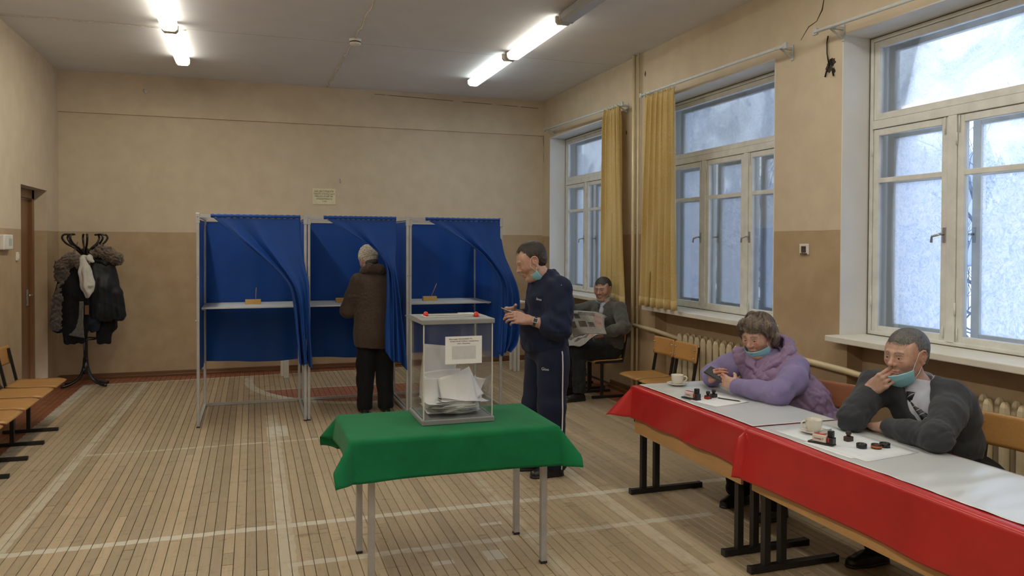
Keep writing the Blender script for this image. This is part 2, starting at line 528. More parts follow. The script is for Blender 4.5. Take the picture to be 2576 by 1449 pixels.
# door in its recess
door = struct(thing('door_1', 'brown wooden door set back in the tan wall recess', None, (-2.41, 9.69, 0)))
MB().box((-.045, -.50, .01), (0, .44, 2.18), .004).build('door_leaf', M_door, door)
fr = MB()
fr.box((-.08, -.541, 0), (.03, -.50, 2.286)); fr.box((-.08, .44, 0), (.03, .53, 2.286)); fr.box((-.08, -.541, 2.19), (.03, .53, 2.288))
fr.build('door_frame', M_door, door)
hd = MB().box((0, .30, .98), (.012, .35, 1.16), .003); hd.tube([(.01, .325, 1.10), (.05, .325, 1.10), (.05, .22, 1.10)], .009)
hd.build('door_handle', M_steel, door)

# ------------------------------------------------------------------ windows
def clear_glass():
    m, nt, b = new_mat('window_glass')
    nt.nodes.remove(b)
    t = N(nt, 'ShaderNodeBsdfTransparent'); t.inputs[0].default_value = (0.95, 0.97, 0.98, 1)
    g = N(nt, 'ShaderNodeBsdfGlossy'); g.inputs['Roughness'].default_value = 0.02
    fr = N(nt, 'ShaderNodeFresnel'); fr.inputs[0].default_value = 1.4
    mx = N(nt, 'ShaderNodeMixShader')
    nt.links.new(math_node(nt, 'MULTIPLY', fr.outputs[0], 0.8), mx.inputs[0])
    nt.links.new(t.outputs[0], mx.inputs[1]); nt.links.new(g.outputs[0], mx.inputs[2])
    nt.links.new(mx.outputs[0], nt.nodes['Material Output'].inputs[0])
    return m

def frost_glass():
    m, nt, b = new_mat('frosted_window_glass')
    nt.nodes.remove(b)
    geo = nt.nodes.new('ShaderNodeNewGeometry'); pos = geo.outputs['Position']
    sep = nt.nodes.new('ShaderNodeSeparateXYZ'); nt.links.new(pos, sep.inputs[0])
    big = noise(nt, 1.7, 6, vec=pos, rough=0.62, dist=0.6)
    cry = ramp(nt, noise(nt, 16, 7, vec=pos, rough=0.75, dist=3.5), [(0.40, 1.0), (0.60, 0.0)])
    fine = noise(nt, 42, 7, vec=pos, rough=0.75, dist=2.2)
    # more ice towards the bottom of the window
    g = math_node(nt, 'MULTIPLY_ADD', sep.outputs[2], -0.16, 0.36)
    base = math_node(nt, 'ADD', big, g)
    f = math_node(nt, 'ADD', base, math_node(nt, 'MULTIPLY', math_node(nt, 'SUBTRACT', fine, 0.5), 0.75))
    f = math_node(nt, 'ADD', f, math_node(nt, 'MULTIPLY', cry, 0.10))
    mask = ramp(nt, f, [(0.40, 0.16), (0.58, 0.80)])
    t = N(nt, 'ShaderNodeBsdfTransparent'); t.inputs[0].default_value = (0.93, 0.96, 0.99, 1)
    tl = N(nt, 'ShaderNodeBsdfTranslucent'); nt.links.new(ramp(nt, math_node(nt, 'ADD', math_node(nt, 'MULTIPLY', cry, 0.5), math_node(nt, 'MULTIPLY', fine, 0.8)), [(0.36, (0.60, 0.69, 0.86)), (0.80, (0.94, 0.95, 0.98))]), tl.inputs[0])
    df = N(nt, 'ShaderNodeBsdfDiffuse'); df.inputs[0].default_value = (0.80, 0.86, 0.92, 1)
    a = N(nt, 'ShaderNodeMixShader'); a.inputs[0].default_value = 0.22
    nt.links.new(tl.outputs[0], a.inputs[1]); nt.links.new(df.outputs[0], a.inputs[2])
    mx = N(nt, 'ShaderNodeMixShader'); nt.links.new(mask, mx.inputs[0])
    nt.links.new(t.outputs[0], mx.inputs[1]); nt.links.new(a.outputs[0], mx.inputs[2])
    nt.links.new(mx.outputs[0], nt.nodes['Material Output'].inputs[0])
    return m
M_glass, M_frost = clear_glass(), frost_glass()
M_seam = mat('dark_seam_colour', (0.10, 0.085, 0.06), 0.9, 0.3, 30)

def frame_rect(mb, y0, y1, z0, z1, t, x0, x1, bev=.004):
    """rectangular frame in the plane of the window: y0<y1"""
    mb.box((x0, y0, z0), (x1, y0 + t, z1), bev); mb.box((x0, y1 - t, z0), (x1, y1, z1), bev)
    mb.box((x0, y0 + t, z0), (x1, y1 - t, z0 + t), bev); mb.box((x0, y0 + t, z1 - t), (x1, y1 - t, z1), bev)

def make_window(n, far):
    near = far - OPEN_W
    win = struct(thing('window_%d' % n, ('tall white double window with frosted panes, ' + {1: 'beside the far corner', 2: 'behind the row of spare chairs', 3: 'behind the man resting his chin', 4: 'beside the camera', 5: 'at the near end of the room'}[n]), None, (XF, far, 0)))
    def Y(a): return a           # local y runs from 0 (far) to -OPEN_W
    y1, y0 = 0.0, -OPEN_W
    rv = MB()
    rv.box((W - XF - .002, -.006, 1.0), (-.002, .004, Z_HEAD)); rv.box((W - XF - .002, y0 - .004, 1.0), (-.002, y0 + .006, Z_HEAD))
    rv.box((W - XF - .002, y0, Z_HEAD - .006), (-.002, 0, Z_HEAD + .004))
    rv.build('reveal', M_reveal, win)
    ct = MB()   # outer reveal and masonry lining between and beyond the two frames
    ct.box((.0, -.012, 1.0), (.25, .004, Z_HEAD)); ct.box((.0, y0 - .004, 1.0), (.25, y0 + .012, Z_HEAD))
    ct.box((.0, y0, Z_HEAD - .012), (.25, 0, Z_HEAD + .004)); ct.box((.05, y0, .98), (.25, 0, 1.05))
    ct.build('outer_reveal', M_reveal, win)
    f = MB()
    frame_rect(f, y0 + .012, y1 - .012, Z_SILL, Z_HEAD - .012, .030, .0, .07)
    f.box((-.004, y0 + .04, 2.545), (.07, y1 - .04, 2.605), .004)
    ms = [-.725, -1.432]
    for m_ in ms: f.box((.0, m_ - .034, Z_SILL + .02), (.066, m_ + .034, 2.55), .004)
    f.build('window_frame', M_frame, win)
    g = MB()  # thin dark strips along the edges of the frame
    g.box((-.003, y1 - .016, Z_SILL), (.002, y1 - .010, Z_HEAD - .01)); g.box((-.003, y0 + .02, Z_HEAD - .018), (.002, y1 - .016, Z_HEAD - .012)); g.box((-.006, y0 + .02, Z_SILL - .004), (-.001, y1 - .01, Z_SILL + .006))
    g.build('dark_seam', M_seam, win)
    bays = [(-.042, ms[0] + .034), (ms[0] - .034, ms[1] + .034), (ms[1] - .034, y0 + .042)]
    for layer, xo in ((0, .008), (1, .135)):
        gm = M_glass if layer == 0 else M_frost
        t = .048 if layer == 0 else .062
        # transom light
        s = MB()
        frame_rect(s, y0 + .045, y1 - .045, 2.608, Z_HEAD - .045, t, xo, xo + .045)
        s_o = s.build('transom_sash', M_frame, win)
        MB().box((xo + .018, y0 + .045 + t * .8, 2.608 + t * .8), (xo + .022, y1 - .045 - t * .8, Z_HEAD - .045 - t * .8)).build('pane', gm, s_o)
        for k, (b1, b0) in enumerate(bays):
            s = MB()
            frame_rect(s, b0 + .003, b1 - .003, Z_SILL + .022, 2.542, t, xo, xo + .045)
            s.box((xo + .004, b0 + .01, 2.152), (xo + .04, b1 - .01, 2.188), .004)
            s_o = s.build('sash', M_frame, win)
            MB().box((xo + .018, b0 + t * .8, 2.18), (xo + .022, b1 - t * .8, 2.542 - t * .8)).build('pane', gm, s_o)
            MB().box((xo + .018, b0 + t * .8, Z_SILL + .022 + t * .8), (xo + .022, b1 - t * .8, 2.16)).build('pane', gm, s_o)
            if layer == 0 and k != 1 or layer == 1 and k == 1:
                yy = (b0 + .022) if k == 0 else (b1 - .022)
                h = MB().box((xo - .006, yy - .012, 1.72), (xo, yy + .012, 1.82), .002)
                h.tube([(xo - .004, yy, 1.775), (xo - .045, yy, 1.775), (xo - .05, yy + .005, 1.770), (xo - .052, yy + .05, 1.76), (xo - .052, yy + .055, 1.72)], .008, 8)
                h.build('window_handle', M_steel, s_o)
            if layer == 0:
                hg = MB()
                for hz in (1.25, 2.35): hg.cyl((xo - .006, (b1 if k != 2 else b0) + (-.001 if k != 2 else .001), hz), (xo - .006, (b1 if k != 2 else b0), hz + .08), .007, 8)
                hg.cyl((xo - .008, (b0 + .02) if k == 0 else (b1 - .02), 1.09), (xo - .008, (b0 + .02) if k == 0 else (b1 - .02), 1.17), .005, 8)
                hg.cyl((xo - .008, (b0 + .02) if k == 0 else (b1 - .02), 2.43), (xo - .008, (b0 + .02) if k == 0 else (b1 - .02), 2.54), .005, 8)
                hg.build('hinge', M_frame, s_o)
    # sills
    e1 = .03 if n != 2 else -.09
    MB().box((3.955 - XF, y0 - .07, 1.0), (0.0, y1 + e1, Z_SILL), .006).build('window_sill', M_sill, win)
    return win
for i, far in enumerate(WIN_FAR): make_window(i + 1, far)
# ------------------------------------------------------------------ ceiling lamps
def diffuser_mat(name, rgb, strength):
    m, nt, b = new_mat(name)
    tc = nt.nodes.new('ShaderNodeTexCoord')
    sep = nt.nodes.new('ShaderNodeSeparateXYZ'); nt.links.new(tc.outputs['Object'], sep.inputs[0])
    d = math_node(nt, 'DIVIDE', math_node(nt, 'ABSOLUTE', sep.outputs[0]), 0.075)
    k = ramp(nt, d, [(0.0, 1.0), (0.26, 0.80), (0.50, 0.13), (0.66, 0.07), (1.0, 0.13)])
    # the tube ends short of the cover's ends
    e = ramp(nt, math_node(nt, 'ABSOLUTE', sep.outputs[1]), [(0.60, 1.0), (0.72, 0.25)])
    rib = math_node(nt, 'MULTIPLY_ADD', math_node(nt, 'SINE', math_node(nt, 'MULTIPLY', sep.outputs[0], 900)), 0.05, 0.95)
    b.inputs['Base Color'].default_value = (0.7, 0.7, 0.66, 1)
    b.inputs['Roughness'].default_value = 0.3
    b.inputs['Emission Color'].default_value = (*rgb, 1)
    nt.links.new(math_node(nt, 'MULTIPLY', math_node(nt, 'MULTIPLY', math_node(nt, 'MULTIPLY', k, e), rib), strength), b.inputs['Emission Strength'])
    return m
M_lamp_warm = diffuser_mat('lit_warm_diffuser', (1.0, 0.93, 0.79), LAMP_WARM)
M_lamp_mid = diffuser_mat('lit_pale_diffuser', (1.0, 0.95, 0.82), LAMP_COOL)
M_lamp_cool = diffuser_mat('lit_cool_diffuser', (0.90, 1.0, 0.96), LAMP_COOL)
M_lamp_off = mat('unlit_diffuser', (0.42, 0.43, 0.46), 0.22, 0.05, 6)
M_lamp_cap = mat('lamp_end_cap', (0.62, 0.60, 0.52), 0.4, 0.05, 10)

def lamp(x, y0, y1, m, label):
    t = thing('ceiling_lamp', label, 'lamp', (x, (y0 + y1) / 2, H), 0, 'fluorescent ceiling lamps in two rows')
    h = (y1 - y0) / 2
    MB().box((-.045, -h + .01, -.045), (.045, h - .01, 0), .004).build('housing', M_lamp_cap, t)
    d = MB()
    prof = [(-.074, -.03), (-.070, -.075), (-.050, -.098), (.050, -.098), (.070, -.075), (.074, -.03)]
    d.prism(prof, -h + .03, h - .03, axis=1)
    d.build('diffuser', m, t)
    for s in (-1, 1):
        c = MB(); c.prism([(-.076, -.028), (-.073, -.078), (-.052, -.101), (.052, -.101), (.073, -.078), (.076, -.028)], s * (h - .03), s * h, axis=1)
        c.build('end_cap', M_lamp_cap if m is not M_lamp_off else M_grey_metal, t)
    return t
lamp(-.745, 8.10, 9.58, M_lamp_warm, 'lit warm ceiling lamp with its end above the coat rack, farther of the pair')
lamp(-.745, 6.60, 8.07, M_lamp_warm, 'lit warm ceiling lamp cut by the top of the view, over the bare floor')
lamp(2.66, 8.10, 9.58, M_lamp_cool, 'lit cool white ceiling lamp nearest the back wall above the booths')
lamp(2.69, 6.60, 8.07, M_lamp_mid, 'lit pale yellow ceiling lamp between the cool white one and the dark one')
lamp(2.70, 5.08, 6.56, M_lamp_off, 'unlit grey ceiling lamp at the end of the window side row')
ordinal = ['third', 'fourth', 'fifth', 'sixth', 'seventh', 'eighth', 'ninth']
for k in range(7):  # unseen lamps added along both rows for more room light
    ya = 5.08 - 1.48 * k
    if ya < Y0 + .1: break
    lamp(-.745, ya, ya + 1.47, M_lamp_warm, 'added warm ceiling lamp %s from the back wall in the row away from the windows' % ordinal[k])
    if k: lamp(2.70, ya, ya + 1.47, M_lamp_mid, 'added pale ceiling lamp %s from the back wall in the window side row' % ordinal[k])

# smoke detector and its plastered-over cable
t = thing('smoke_detector', 'round white smoke detector on the ceiling', 'detector', (1.003, 8.12, H))
MB().lathe([(.0, -.002), (.062, -.002), (.062, -.012), (.058, -.02), (.056, -.055), (.05, -.064), (0, -.066)]).build('housing', M_white_plastic, t)
s = MB(); s.lathe([(.057, -.030), (.0585, -.031), (.0585, -.040), (.057, -.041)])
s.build('sensor_slots', M_black, t)
def wobble_line(p, q, n, amp, seed):
    r = random.Random(seed); out = []
    for i in range(n + 1):
        f = i / n
        out.append((p[0] + (q[0] - p[0]) * f + r.uniform(-amp, amp), p[1] + (q[1] - p[1]) * f + r.uniform(-amp, amp) * .5, p[2] + (q[2] - p[2]) * f))
    return out
M_putty = mat('chalky_putty', (0.60, 0.56, 0.50), 0.9, 0.2, 40, bmp=.5, bscale=80)
c = MB(); c.tube(wobble_line((.955, 10.75, H - .003), (1.0, 8.2, H - .003), 26, .014, 3), .009, 6)
c.tube(wobble_line((1.005, 8.05, H - .003), (.99, 3.0, H - .003), 40, .014, 4), .009, 6)
tag(c.build('ceiling_cable', M_putty), 'lumpy plastered-over cable running along the ceiling through the smoke detector', 'cable')
c = MB(); c.tube(wobble_line((L, 8.345, H - .004), (-.80, 8.335, H - .004), 14, .004, 9), .006, 6)
c.tube([(-.69, 8.335, H - .004), (-.62, 8.335, H - .004)], .006, 6)
tag(c.build('ceiling_cable', M_putty), 'thin painted cable running from the door wall to the warm lamp', 'cable')

# ------------------------------------------------------------------ radiators and pipes
def section_mesh():
    mb = MB()
    for xc in (-.045, .045):
        w, dp = .030, .026
        prof = [(-w, 0), (-w * .55, -dp), (w * .55, -dp), (w, 0), (w * .55, dp), (-w * .55, dp)]
        zs = [(.0, .55), (.035, .95), (.10, 1.0), (.52, 1.0), (.565, .93), (.586, .70), (.596, .42)]
        vs, fs = [], []
        for z, k in zs:
            for (yy, xx) in prof: vs.append((xc + xx * (k if k < 1 else 1), yy * k, z))
        for i in range(len(zs) - 1):
            for j in range(6): fs.append((i * 6 + j, i * 6 + (j + 1) % 6, (i + 1) * 6 + (j + 1) % 6, (i + 1) * 6 + j))
        fs += [tuple(range(5, -1, -1)), tuple((len(zs) - 1) * 6 + j for j in range(6))]
        mb.add(vs, fs, False)
    for z in (.055, .525):
        mb.cyl((0, -.053, z), (0, .053, z), .034, 12)
        mb.box((-.06, -.022, z - .022), (.06, .022, z + .022), .006)
    return mb.mesh('radiator_section')
SEC = section_mesh(); SEC.materials.append(M_radiator)
def radiator(yfar, n, label):
    t = thing('radiator', label, 'radiator', (4.11, yfar, .215), 0, 'cast iron radiators in the window niches')
    for i in range(n):
        o = bpy.data.objects.new('section', SEC); COL.objects.link(o); o.parent = t
        o.location = (0, -.055 - i * .107, 0)
    for k in (1, n - 2): MB().box((.02, -.055 - k * .107 - .012, .05), (.094, -.055 - k * .107 + .012, .07)).build('bracket', M_black, t)
radiator(9.95, 10, 'cream cast iron radiator behind the man reading the newspaper')
radiator(6.90, 10, 'cream cast iron radiator behind the two empty wooden chairs')
radiator(4.10, 12, 'cream cast iron radiator behind the man in the grey cardigan')

def pipe(name, pts, r, label, brackets=()):
    t = thing(name, label, 'pipe', pts[0])
    o = np.array(pts[0])
    MB().tube([np.array(p) - o for p in pts], r, 12).build('tube', M_pipe, t)
    for bpt in brackets:
        p = np.array(bpt) - o
        MB().tube([p + np.array((.05, 0, 0)), p + np.array((0, 0, r + .004)), p + np.array((-r - .006, 0, 0)), p + np.array((0, 0, -r - .004)), p + np.array((.05, 0, -.03))], .004, 6).build('pipe_clip', M_pipe, t)
pipe('heating_pipe', [(4.02, 7.79, H - .002), (4.02, 7.79, .02)], .020, 'thicker upright heating pipe on the pier between the two curtains', [(4.02, 7.79, 1.9)])
pipe('heating_pipe', [(4.03, 7.70, H - .002), (4.03, 7.70, .02)], .013, 'thinner upright heating pipe beside the thicker one on the pier', [(4.03, 7.70, 1.0)])
pipe('heating_pipe', [(4.02, 7.76, .80), (4.03, 7.3, .79), (4.10, 6.88, .745)], .022, 'cream pipe running from the upright pipes to the radiator behind empty chairs')
pipe('heating_pipe', [(4.10, 5.80, .745), (4.036, 5.60, .80), (4.036, 4.9, .81), (4.036, 4.56, .80), (4.10, 4.12, .76)], .024, 'cream horizontal pipe on the wall between woman and grey-haired man', [(4.035, 4.98, .81)])
pipe('heating_pipe', [(4.03, 7.82, .76), (4.05, 8.4, .75), (4.10, 8.86, .745)], .020, 'cream pipe running to the radiator under the far window')

# ------------------------------------------------------------------ curtain rods and curtains
M_rod = mat('painted_curtain_rail', (0.50, 0.53, 0.53), 0.4, 0.08, 20)
def rod(y1, z1, y0, z0, label, brk):
    t = thing('curtain_rod', label, 'curtain rod', (3.94, y1, z1))
    mb = MB(); d = (0, y0 - y1, z0 - z1)
    mb.bar((0, 0, .0), d, .014, .022)
    mb.tube([(-.010, 0, -.010), (-.010, d[1], d[2] - .010)], .006, 8)
    mb.build('rail', M_rod, t)
    for f in brk:
        p = np.array(d) * f
        b = MB(); b.bar(p, p + np.array((.128, 0, -.0)), .018, .022); b.bar(p + np.array((.122, 0, .03)), p + np.array((.122, 0, -.09)), .026, .006, (1, 0, 0)); b.bar(p + np.array((.11, 0, -.07)), p + np.array((.01, 0, -.01)), .012, .012)
        b.build('wall_bracket', M_rod, t)
    for f in (0, 1):
        p = np.array(d) * f
        MB().box(p - np.array((.012, .022, .024)), p + np.array((.012, .022, .024)), .004).build('end_cap', M_rod, t)
rod(10.37, 3.318, 7.92, 3.275, 'pale metal curtain rail above the far window', (.04, .96))
rod(7.47, 3.290, 5.10, 3.253, 'pale metal curtain rail above the middle window', (.05, .97))
rod(4.76, 3.272, 2.30, 3.215, 'pale metal curtain rail above the nearest window', (.06, .95))

def damask():
    m, nt, b = new_mat('yellow_damask')
    tc = nt.nodes.new('ShaderNodeTexCoord')
    v = nt.nodes.new('ShaderNodeTexVoronoi'); v.feature = 'DISTANCE_TO_EDGE'; v.inputs['Scale'].default_value = 30
    nn = nt.nodes.new('ShaderNodeTexNoise'); nn.inputs['Scale'].default_value = 9
    nt.links.new(tc.outputs['Object'], nn.inputs['Vector'])
    va = nt.nodes.new('ShaderNodeVectorMath'); va.operation = 'MULTIPLY_ADD'
    va.inputs[1].default_value = (.22, .22, .22)
    nt.links.new(nn.outputs['Color'], va.inputs[0]); nt.links.new(tc.outputs['Object'], va.inputs[2])
    nt.links.new(va.outputs[0], v.inputs['Vector'])
    pat = ramp(nt, v.outputs['Distance'], [(0.03, 1.0), (0.09, 0.0)])
    big = noise(nt, 1.5, 3)
    c = ramp(nt, big, [(0.3, (0.68, 0.50, 0.18)), (0.7, (0.77, 0.62, 0.30))])
    c = mixc(nt, math_node(nt, 'MULTIPLY', pat, 0.4), c, (0.78, 0.68, 0.42))
    nt.links.new(c, b.inputs['Base Color'])
    nt.links.new(ramp(nt, pat, [(0, 0.75), (1, 0.45)]), b.inputs['Roughness'])
    b.inputs['Sheen Weight'].default_value = .2
    tr = nt.nodes.new('ShaderNodeBsdfTranslucent'); nt.links.new(c, tr.inputs[0])
    mx = nt.nodes.new('ShaderNodeMixShader'); mx.inputs[0].default_value = 0.33
    nt.links.new(b.outputs[0], mx.inputs[1]); nt.links.new(tr.outputs[0], mx.inputs[2])
    nt.links.new(mx.outputs[0], nt.nodes['Material Output'].inputs[0])
    bump(nt, b, pat, 0.15, .002)
    return m
M_damask = damask()

def curtain(top, bot, npl, label, seed, ztop_hem=.0):
    """top=(yfar,ynear,zfar,znear), bot likewise"""
    r = random.Random(seed)
    t = thing('curtain', label, 'curtain', (3.94, (top[0] + top[1]) / 2, 2.1))
    nu, nv = npl * 14 + 1, 46
    ph = [r.uniform(-.5, .5) for _ in range(npl + 2)]
    P = np.zeros((nu, nv, 3))
    for i in range(nu):
        u = i / (nu - 1)
        a = u * npl
        k = int(a); jitter = ph[k] * (1 - (a - k)) + ph[k + 1] * (a - k)
        for j in range(nv):
            v = j / (nv - 1)
            y = (top[0] + (top[1] - top[0]) * u) * (1 - v) + (bot[0] + (bot[1] - bot[0]) * u) * v
            z = (top[2] + (top[3] - top[2]) * u) * (1 - v) + (bot[2] + (bot[3] - bot[2]) * u) * v
            amp = .036 + .014 * math.sin(3.1 * v + seed) + .010 * v
            w = math.sin(2 * PI * a + jitter * 1.4 + .5 * math.sin(2.2 * v * (1 + .3 * ph[k]) + k))
            pinch = 1.0 if v > .05 else .55 + .45 * v / .05
            x = -.010 + amp * w * pinch * (.75 + .5 * ph[k]) - .02 * v
            y += .018 * math.cos(2 * PI * a + jitter) * pinch + .015 * math.sin(5 * v + k) * v
            z += (.010 * abs(math.sin(PI * a)) if v < .03 else 0) - (.012 * ph[k] * v)
            P[i, j] = (x, y - (top[0] + top[1]) / 2, z - 2.1)
    MB().grid(P, thick=.003).build('fabric', M_damask, t)
    tp = MB()
    for i in range(npl + 1):
        u = i / npl
        y = top[0] + (top[1] - top[0]) * u - (top[0] + top[1]) / 2; z = top[2] + (top[3] - top[2]) * u - 2.1
        tp.tube([(-.012, y, z - .01), (-.012, y, z + .03)], .004, 6)
    tp.build('hooks', M_rod, t)
    lo = P[:, -3:, :].copy(); lo[:, :, 0] -= .003
    MB().grid(lo, thick=.008).build('hem', M_damask, t)
curtain((8.38, 7.95, 3.265, 3.262), (8.46, 7.78, 1.06, 1.02), 5, 'yellow damask curtain hanging at the far window behind the newspaper reader', 2)
curtain((7.36, 6.74, 3.262, 3.245), (7.44, 6.63, 1.060, 1.058), 6, 'yellow damask curtain hanging at the middle window above the empty chairs', 5)

# ------------------------------------------------------------------ small things on the walls
def wall_tag(mb, name, m, label, cat, **k): return tag(mb.build(name, m), label, cat, **k)
t = thing('socket', 'old broken wall socket on the tan pier between the windows', 'socket', (W, 5.007, 1.667))
MB().box((-.012, -.052, -.042), (0, .052, .042), .004).build('plate', M_white_plastic, t)
s = MB(); s.box((-.016, -.026, -.026), (-.012, .026, .024), .002); s.box((-.014, -.04, -.040), (-.0125, .04, -.030))
s.build('broken_insert', M_dark_hole, t)
t = thing('torn_wire', 'torn wire and ragged hole in the plaster high beside the nearest window', 'wire', (W, 4.744, 3.045))
def ragged(mb, cy, cz, ry, rz, seed, x0=-.0025, n=18):
    r = random.Random(seed)
    mb.prism([(cy + ry * r.uniform(.55, 1.1) * math.cos(2 * PI * k / n), cz + rz * r.uniform(.55, 1.1) * math.sin(2 * PI * k / n)) for k in range(n)], x0, .004, axis=0)
h = MB(); ragged(h, -.02, .01, .040, .035, 5); ragged(h, .02, -.03, .034, .042, 6, -.004); ragged(h, -.03, -.06, .022, .028, 7, -.003)
h.build('hole', M_dark_hole, t)
h = MB(); h.tube([(-.01, .01, .0), (-.018, .02, .08), (-.012, .03, .16), (-.006, .025, .21)], .005, 6); h.tube([(-.012, -.01, .03), (-.02, -.03, -.03), (-.012, -.045, -.1)], .006, 6); h.tube([(-.012, .0, .0), (-.02, .02, -.05), (-.012, .045, -.09)], .006, 6)
h.build('wire', M_black, t)
t = thing('torn_wire', 'strip of torn wiring in the plaster beside the middle curtain', 'wire', (W, 7.52, 2.95))
h = MB(); h.tube(wobble_line((-.004, 0, .22), (-.004, .03, -.22), 18, .006, 12), .011, 6); h.build('groove', M_dark_hole, t)
h = MB(); h.tube(wobble_line((-.012, 0, .14), (-.012, .03, -.2), 18, .008, 13), .006, 6); h.build('wire', M_putty, t)
M_crack = mat('crack_in_plaster', (0.09, 0.06, 0.035), 0.95)
def crack(pts, r, label):
    mb = MB(); mb.tube(pts, r, 5); return tag(mb.build('plaster_crack', M_crack), label, 'crack')
crack([(W - .001, 5.08, 3.30), (W - .001, 4.99, 3.38), (W - .001, 4.90, 3.40), (W - .001, 4.84, 3.47), (W - .001, 4.82, 3.56), (W - .001, 4.76, 3.60), (W - .001, 4.66, 3.63)], [.002, .004, .003, .007, .003, .003, .005], 'dark branching crack climbing from the end of the middle curtain rail')
crack([(W - .001, 4.72, 3.64), (W - .001, 4.70, 3.72), (W - .001, 4.66, 3.78)], [.003, .003, .002], 'short upright crack under the ceiling above the torn wire')
crack(wobble_line((1.6, D - .029, 3.745), (4.0, D - .029, 3.69), 30, .012, 21), .003, 'long hairline crack just under the ceiling on the back wall')
crack(wobble_line((W - .001, D - .04, 3.3), (W - .001, D - .05, 2.9), 8, .004, 22), .004, 'short dark crack in the corner beside the far window')
for k, (y, z) in enumerate(((7.62, 3.56), (8.06, 2.98))):
    h = MB(); ragged(h, 0, 0, .014, .030, 30 + k); h.v = [(W + a, y + b, z + c) for a, b, c in h.v]
    tag(h.build('anchor_hole', M_dark_hole), ('dark chipped hole high on the pier beside the upright pipes', 'dark chipped hole beside the far curtain at rail height')[k], 'hole')
h = MB(); h.tube([(-1.29, D - .029, 3.62), (-1.275, D - .03, 3.585), (-1.26, D - .029, 3.565)], [.016, .024, .010], 7)
tag(h.build('putty_patch', M_putty), 'small pale putty patch high on the back wall near the warm lamp', 'patch')
h = MB(); h.tube([(1.127, D, 2.57), (1.127, D - .02, 2.55), (1.130, D - .015, 2.52), (1.127, D, 2.515)], .004, 6)
tag(h.build('wall_hook', M_steel), 'tiny hook in the back wall above the paper notice', 'hook')

# notice on the back wall and letters
FONTS = None
def text_mesh(body, size, mat_, name='lettering', parent=None, loc=(0, 0, 0), rot=(PI / 2, 0, 0), ext=.0004, align='CENTER'):
    cu = bpy.data.curves.new(name, 'FONT')
    cu.body = body; cu.size = size; cu.align_x = align; cu.align_y = 'CENTER'; cu.extrude = ext
    cu.resolution_u = 2
    o = bpy.data.objects.new(name, cu); COL.objects.link(o)
    dg = bpy.context.evaluated_depsgraph_get()
    me = bpy.data.meshes.new_from_object(o.evaluated_get(dg))
    bpy.data.objects.remove(o); bpy.data.curves.remove(cu)
    r = link_mesh(name, me, mat_, parent)
    r.location = loc; r.rotation_euler = rot
    r['kind'] = 'stuff' if False else r.get('kind', '')
    del r['kind']
    return r
M_notice = mat('yellowed_paper', (0.72, 0.66, 0.44), 0.8, 0.06, 12)
M_ink = mat('dark_ink', (0.035, 0.033, 0.03), 0.8)
t = thing('paper_notice', 'yellowed paper notice with five lines of print above the middle booth', 'notice', (.917, D - .004, 2.326))
MB().box((-.152, -.004, -.107), (.152, .003, .107)).build('sheet', M_notice, t)
for k, (s_, w_) in enumerate((('ШЕЈЖСПЕЮПК', .034), ('ТеюЛТЈэбпбучаоп', .031), ('МОЈпЈЈСвЯТЮ', .032), ('чЕОДЦЛбаиоча', .028), ('Т.упе', .024))):
    text_mesh(s_, w_, M_ink, 'lettering', t, (0, -.0045, .068 - k * .033))

t = thing('wall_controller', 'white plastic control box on the wall by the door', 'control box', (L, 8.56, 1.694))
MB().box((0, -.14, -.072), (.045, .14, .072), .01).build('housing', M_white_plastic, t)
MB().box((.045, -.02, -.035), (.048, .10, .035)).build('display', mat('pale_display', (0.52, 0.55, 0.50), 0.3), t)
t = thing('light_switch', 'small white light switch between the control box and the door', 'switch', (L, 8.99, 1.552))
MB().box((0, -.035, -.042), (.014, .035, .042), .003).build('plate', M_white_plastic, t)
MB().box((.014, -.018, -.025), (.022, .018, .025), .003).build('rocker', M_white_plastic, t)
# ------------------------------------------------------------------ chairs
def rounded_rect(x0, x1, y0, y1, r, n=5):
    pts = []
    for cx, cy, a0 in ((x1 - r, y1 - r, 0), (x0 + r, y1 - r, 90), (x0 + r, y0 + r, 180), (x1 - r, y0 + r, 270)):
        for k in range(n + 1):
            a = math.radians(a0 + 90 * k / n)
            pts.append((cx + r * math.cos(a), cy + r * math.sin(a)))
    return pts

def seat_mb(w, d, z):
    """plywood seat, front towards +x, dipped a little and rolled at the front"""
    mb = MB(); nu, nv = 15, 11
    P = np.zeros((nu, nv, 3))
    for i in range(nu):
        u = i / (nu - 1)
        for j in range(nv):
            v = j / (nv - 1) * 2 - 1
            x = -d / 2 + d * u
            ww = w / 2 * (1 - .05 * (1 - u)) * (1 - .09 * max(0, (u - .82) / .18) ** 2 - .07 * max(0, (.1 - u) / .1) ** 2)
            P[i, j] = (x, v * ww, z - .012 * (1 - v * v) * (1 - u) * u * 3 - .016 * max(0, (u - .8) / .2) ** 2 + .006 * max(0, (.2 - u) / .2))
    return mb.grid(P, thick=.013)

def back_mb(w, h, xb, z0, tilt=.10, curve=.022):
    mb = MB(); nu, nv = 15, 9
    P = np.zeros((nu, nv, 3))
    for i in range(nu):
        u = i / (nu - 1) * 2 - 1
        for j in range(nv):
            v = j / (nv - 1)
            e = abs(v * 2 - 1)
            ww = w / 2 * (1 - .07 * max(0, (e - .7) / .3) ** 2)
            P[i, j] = (xb - curve * (1 - u * u) - tilt * v * h / .17 * .17 - .0, u * ww, z0 + v * h)
    return mb.grid(P, thick=.012)

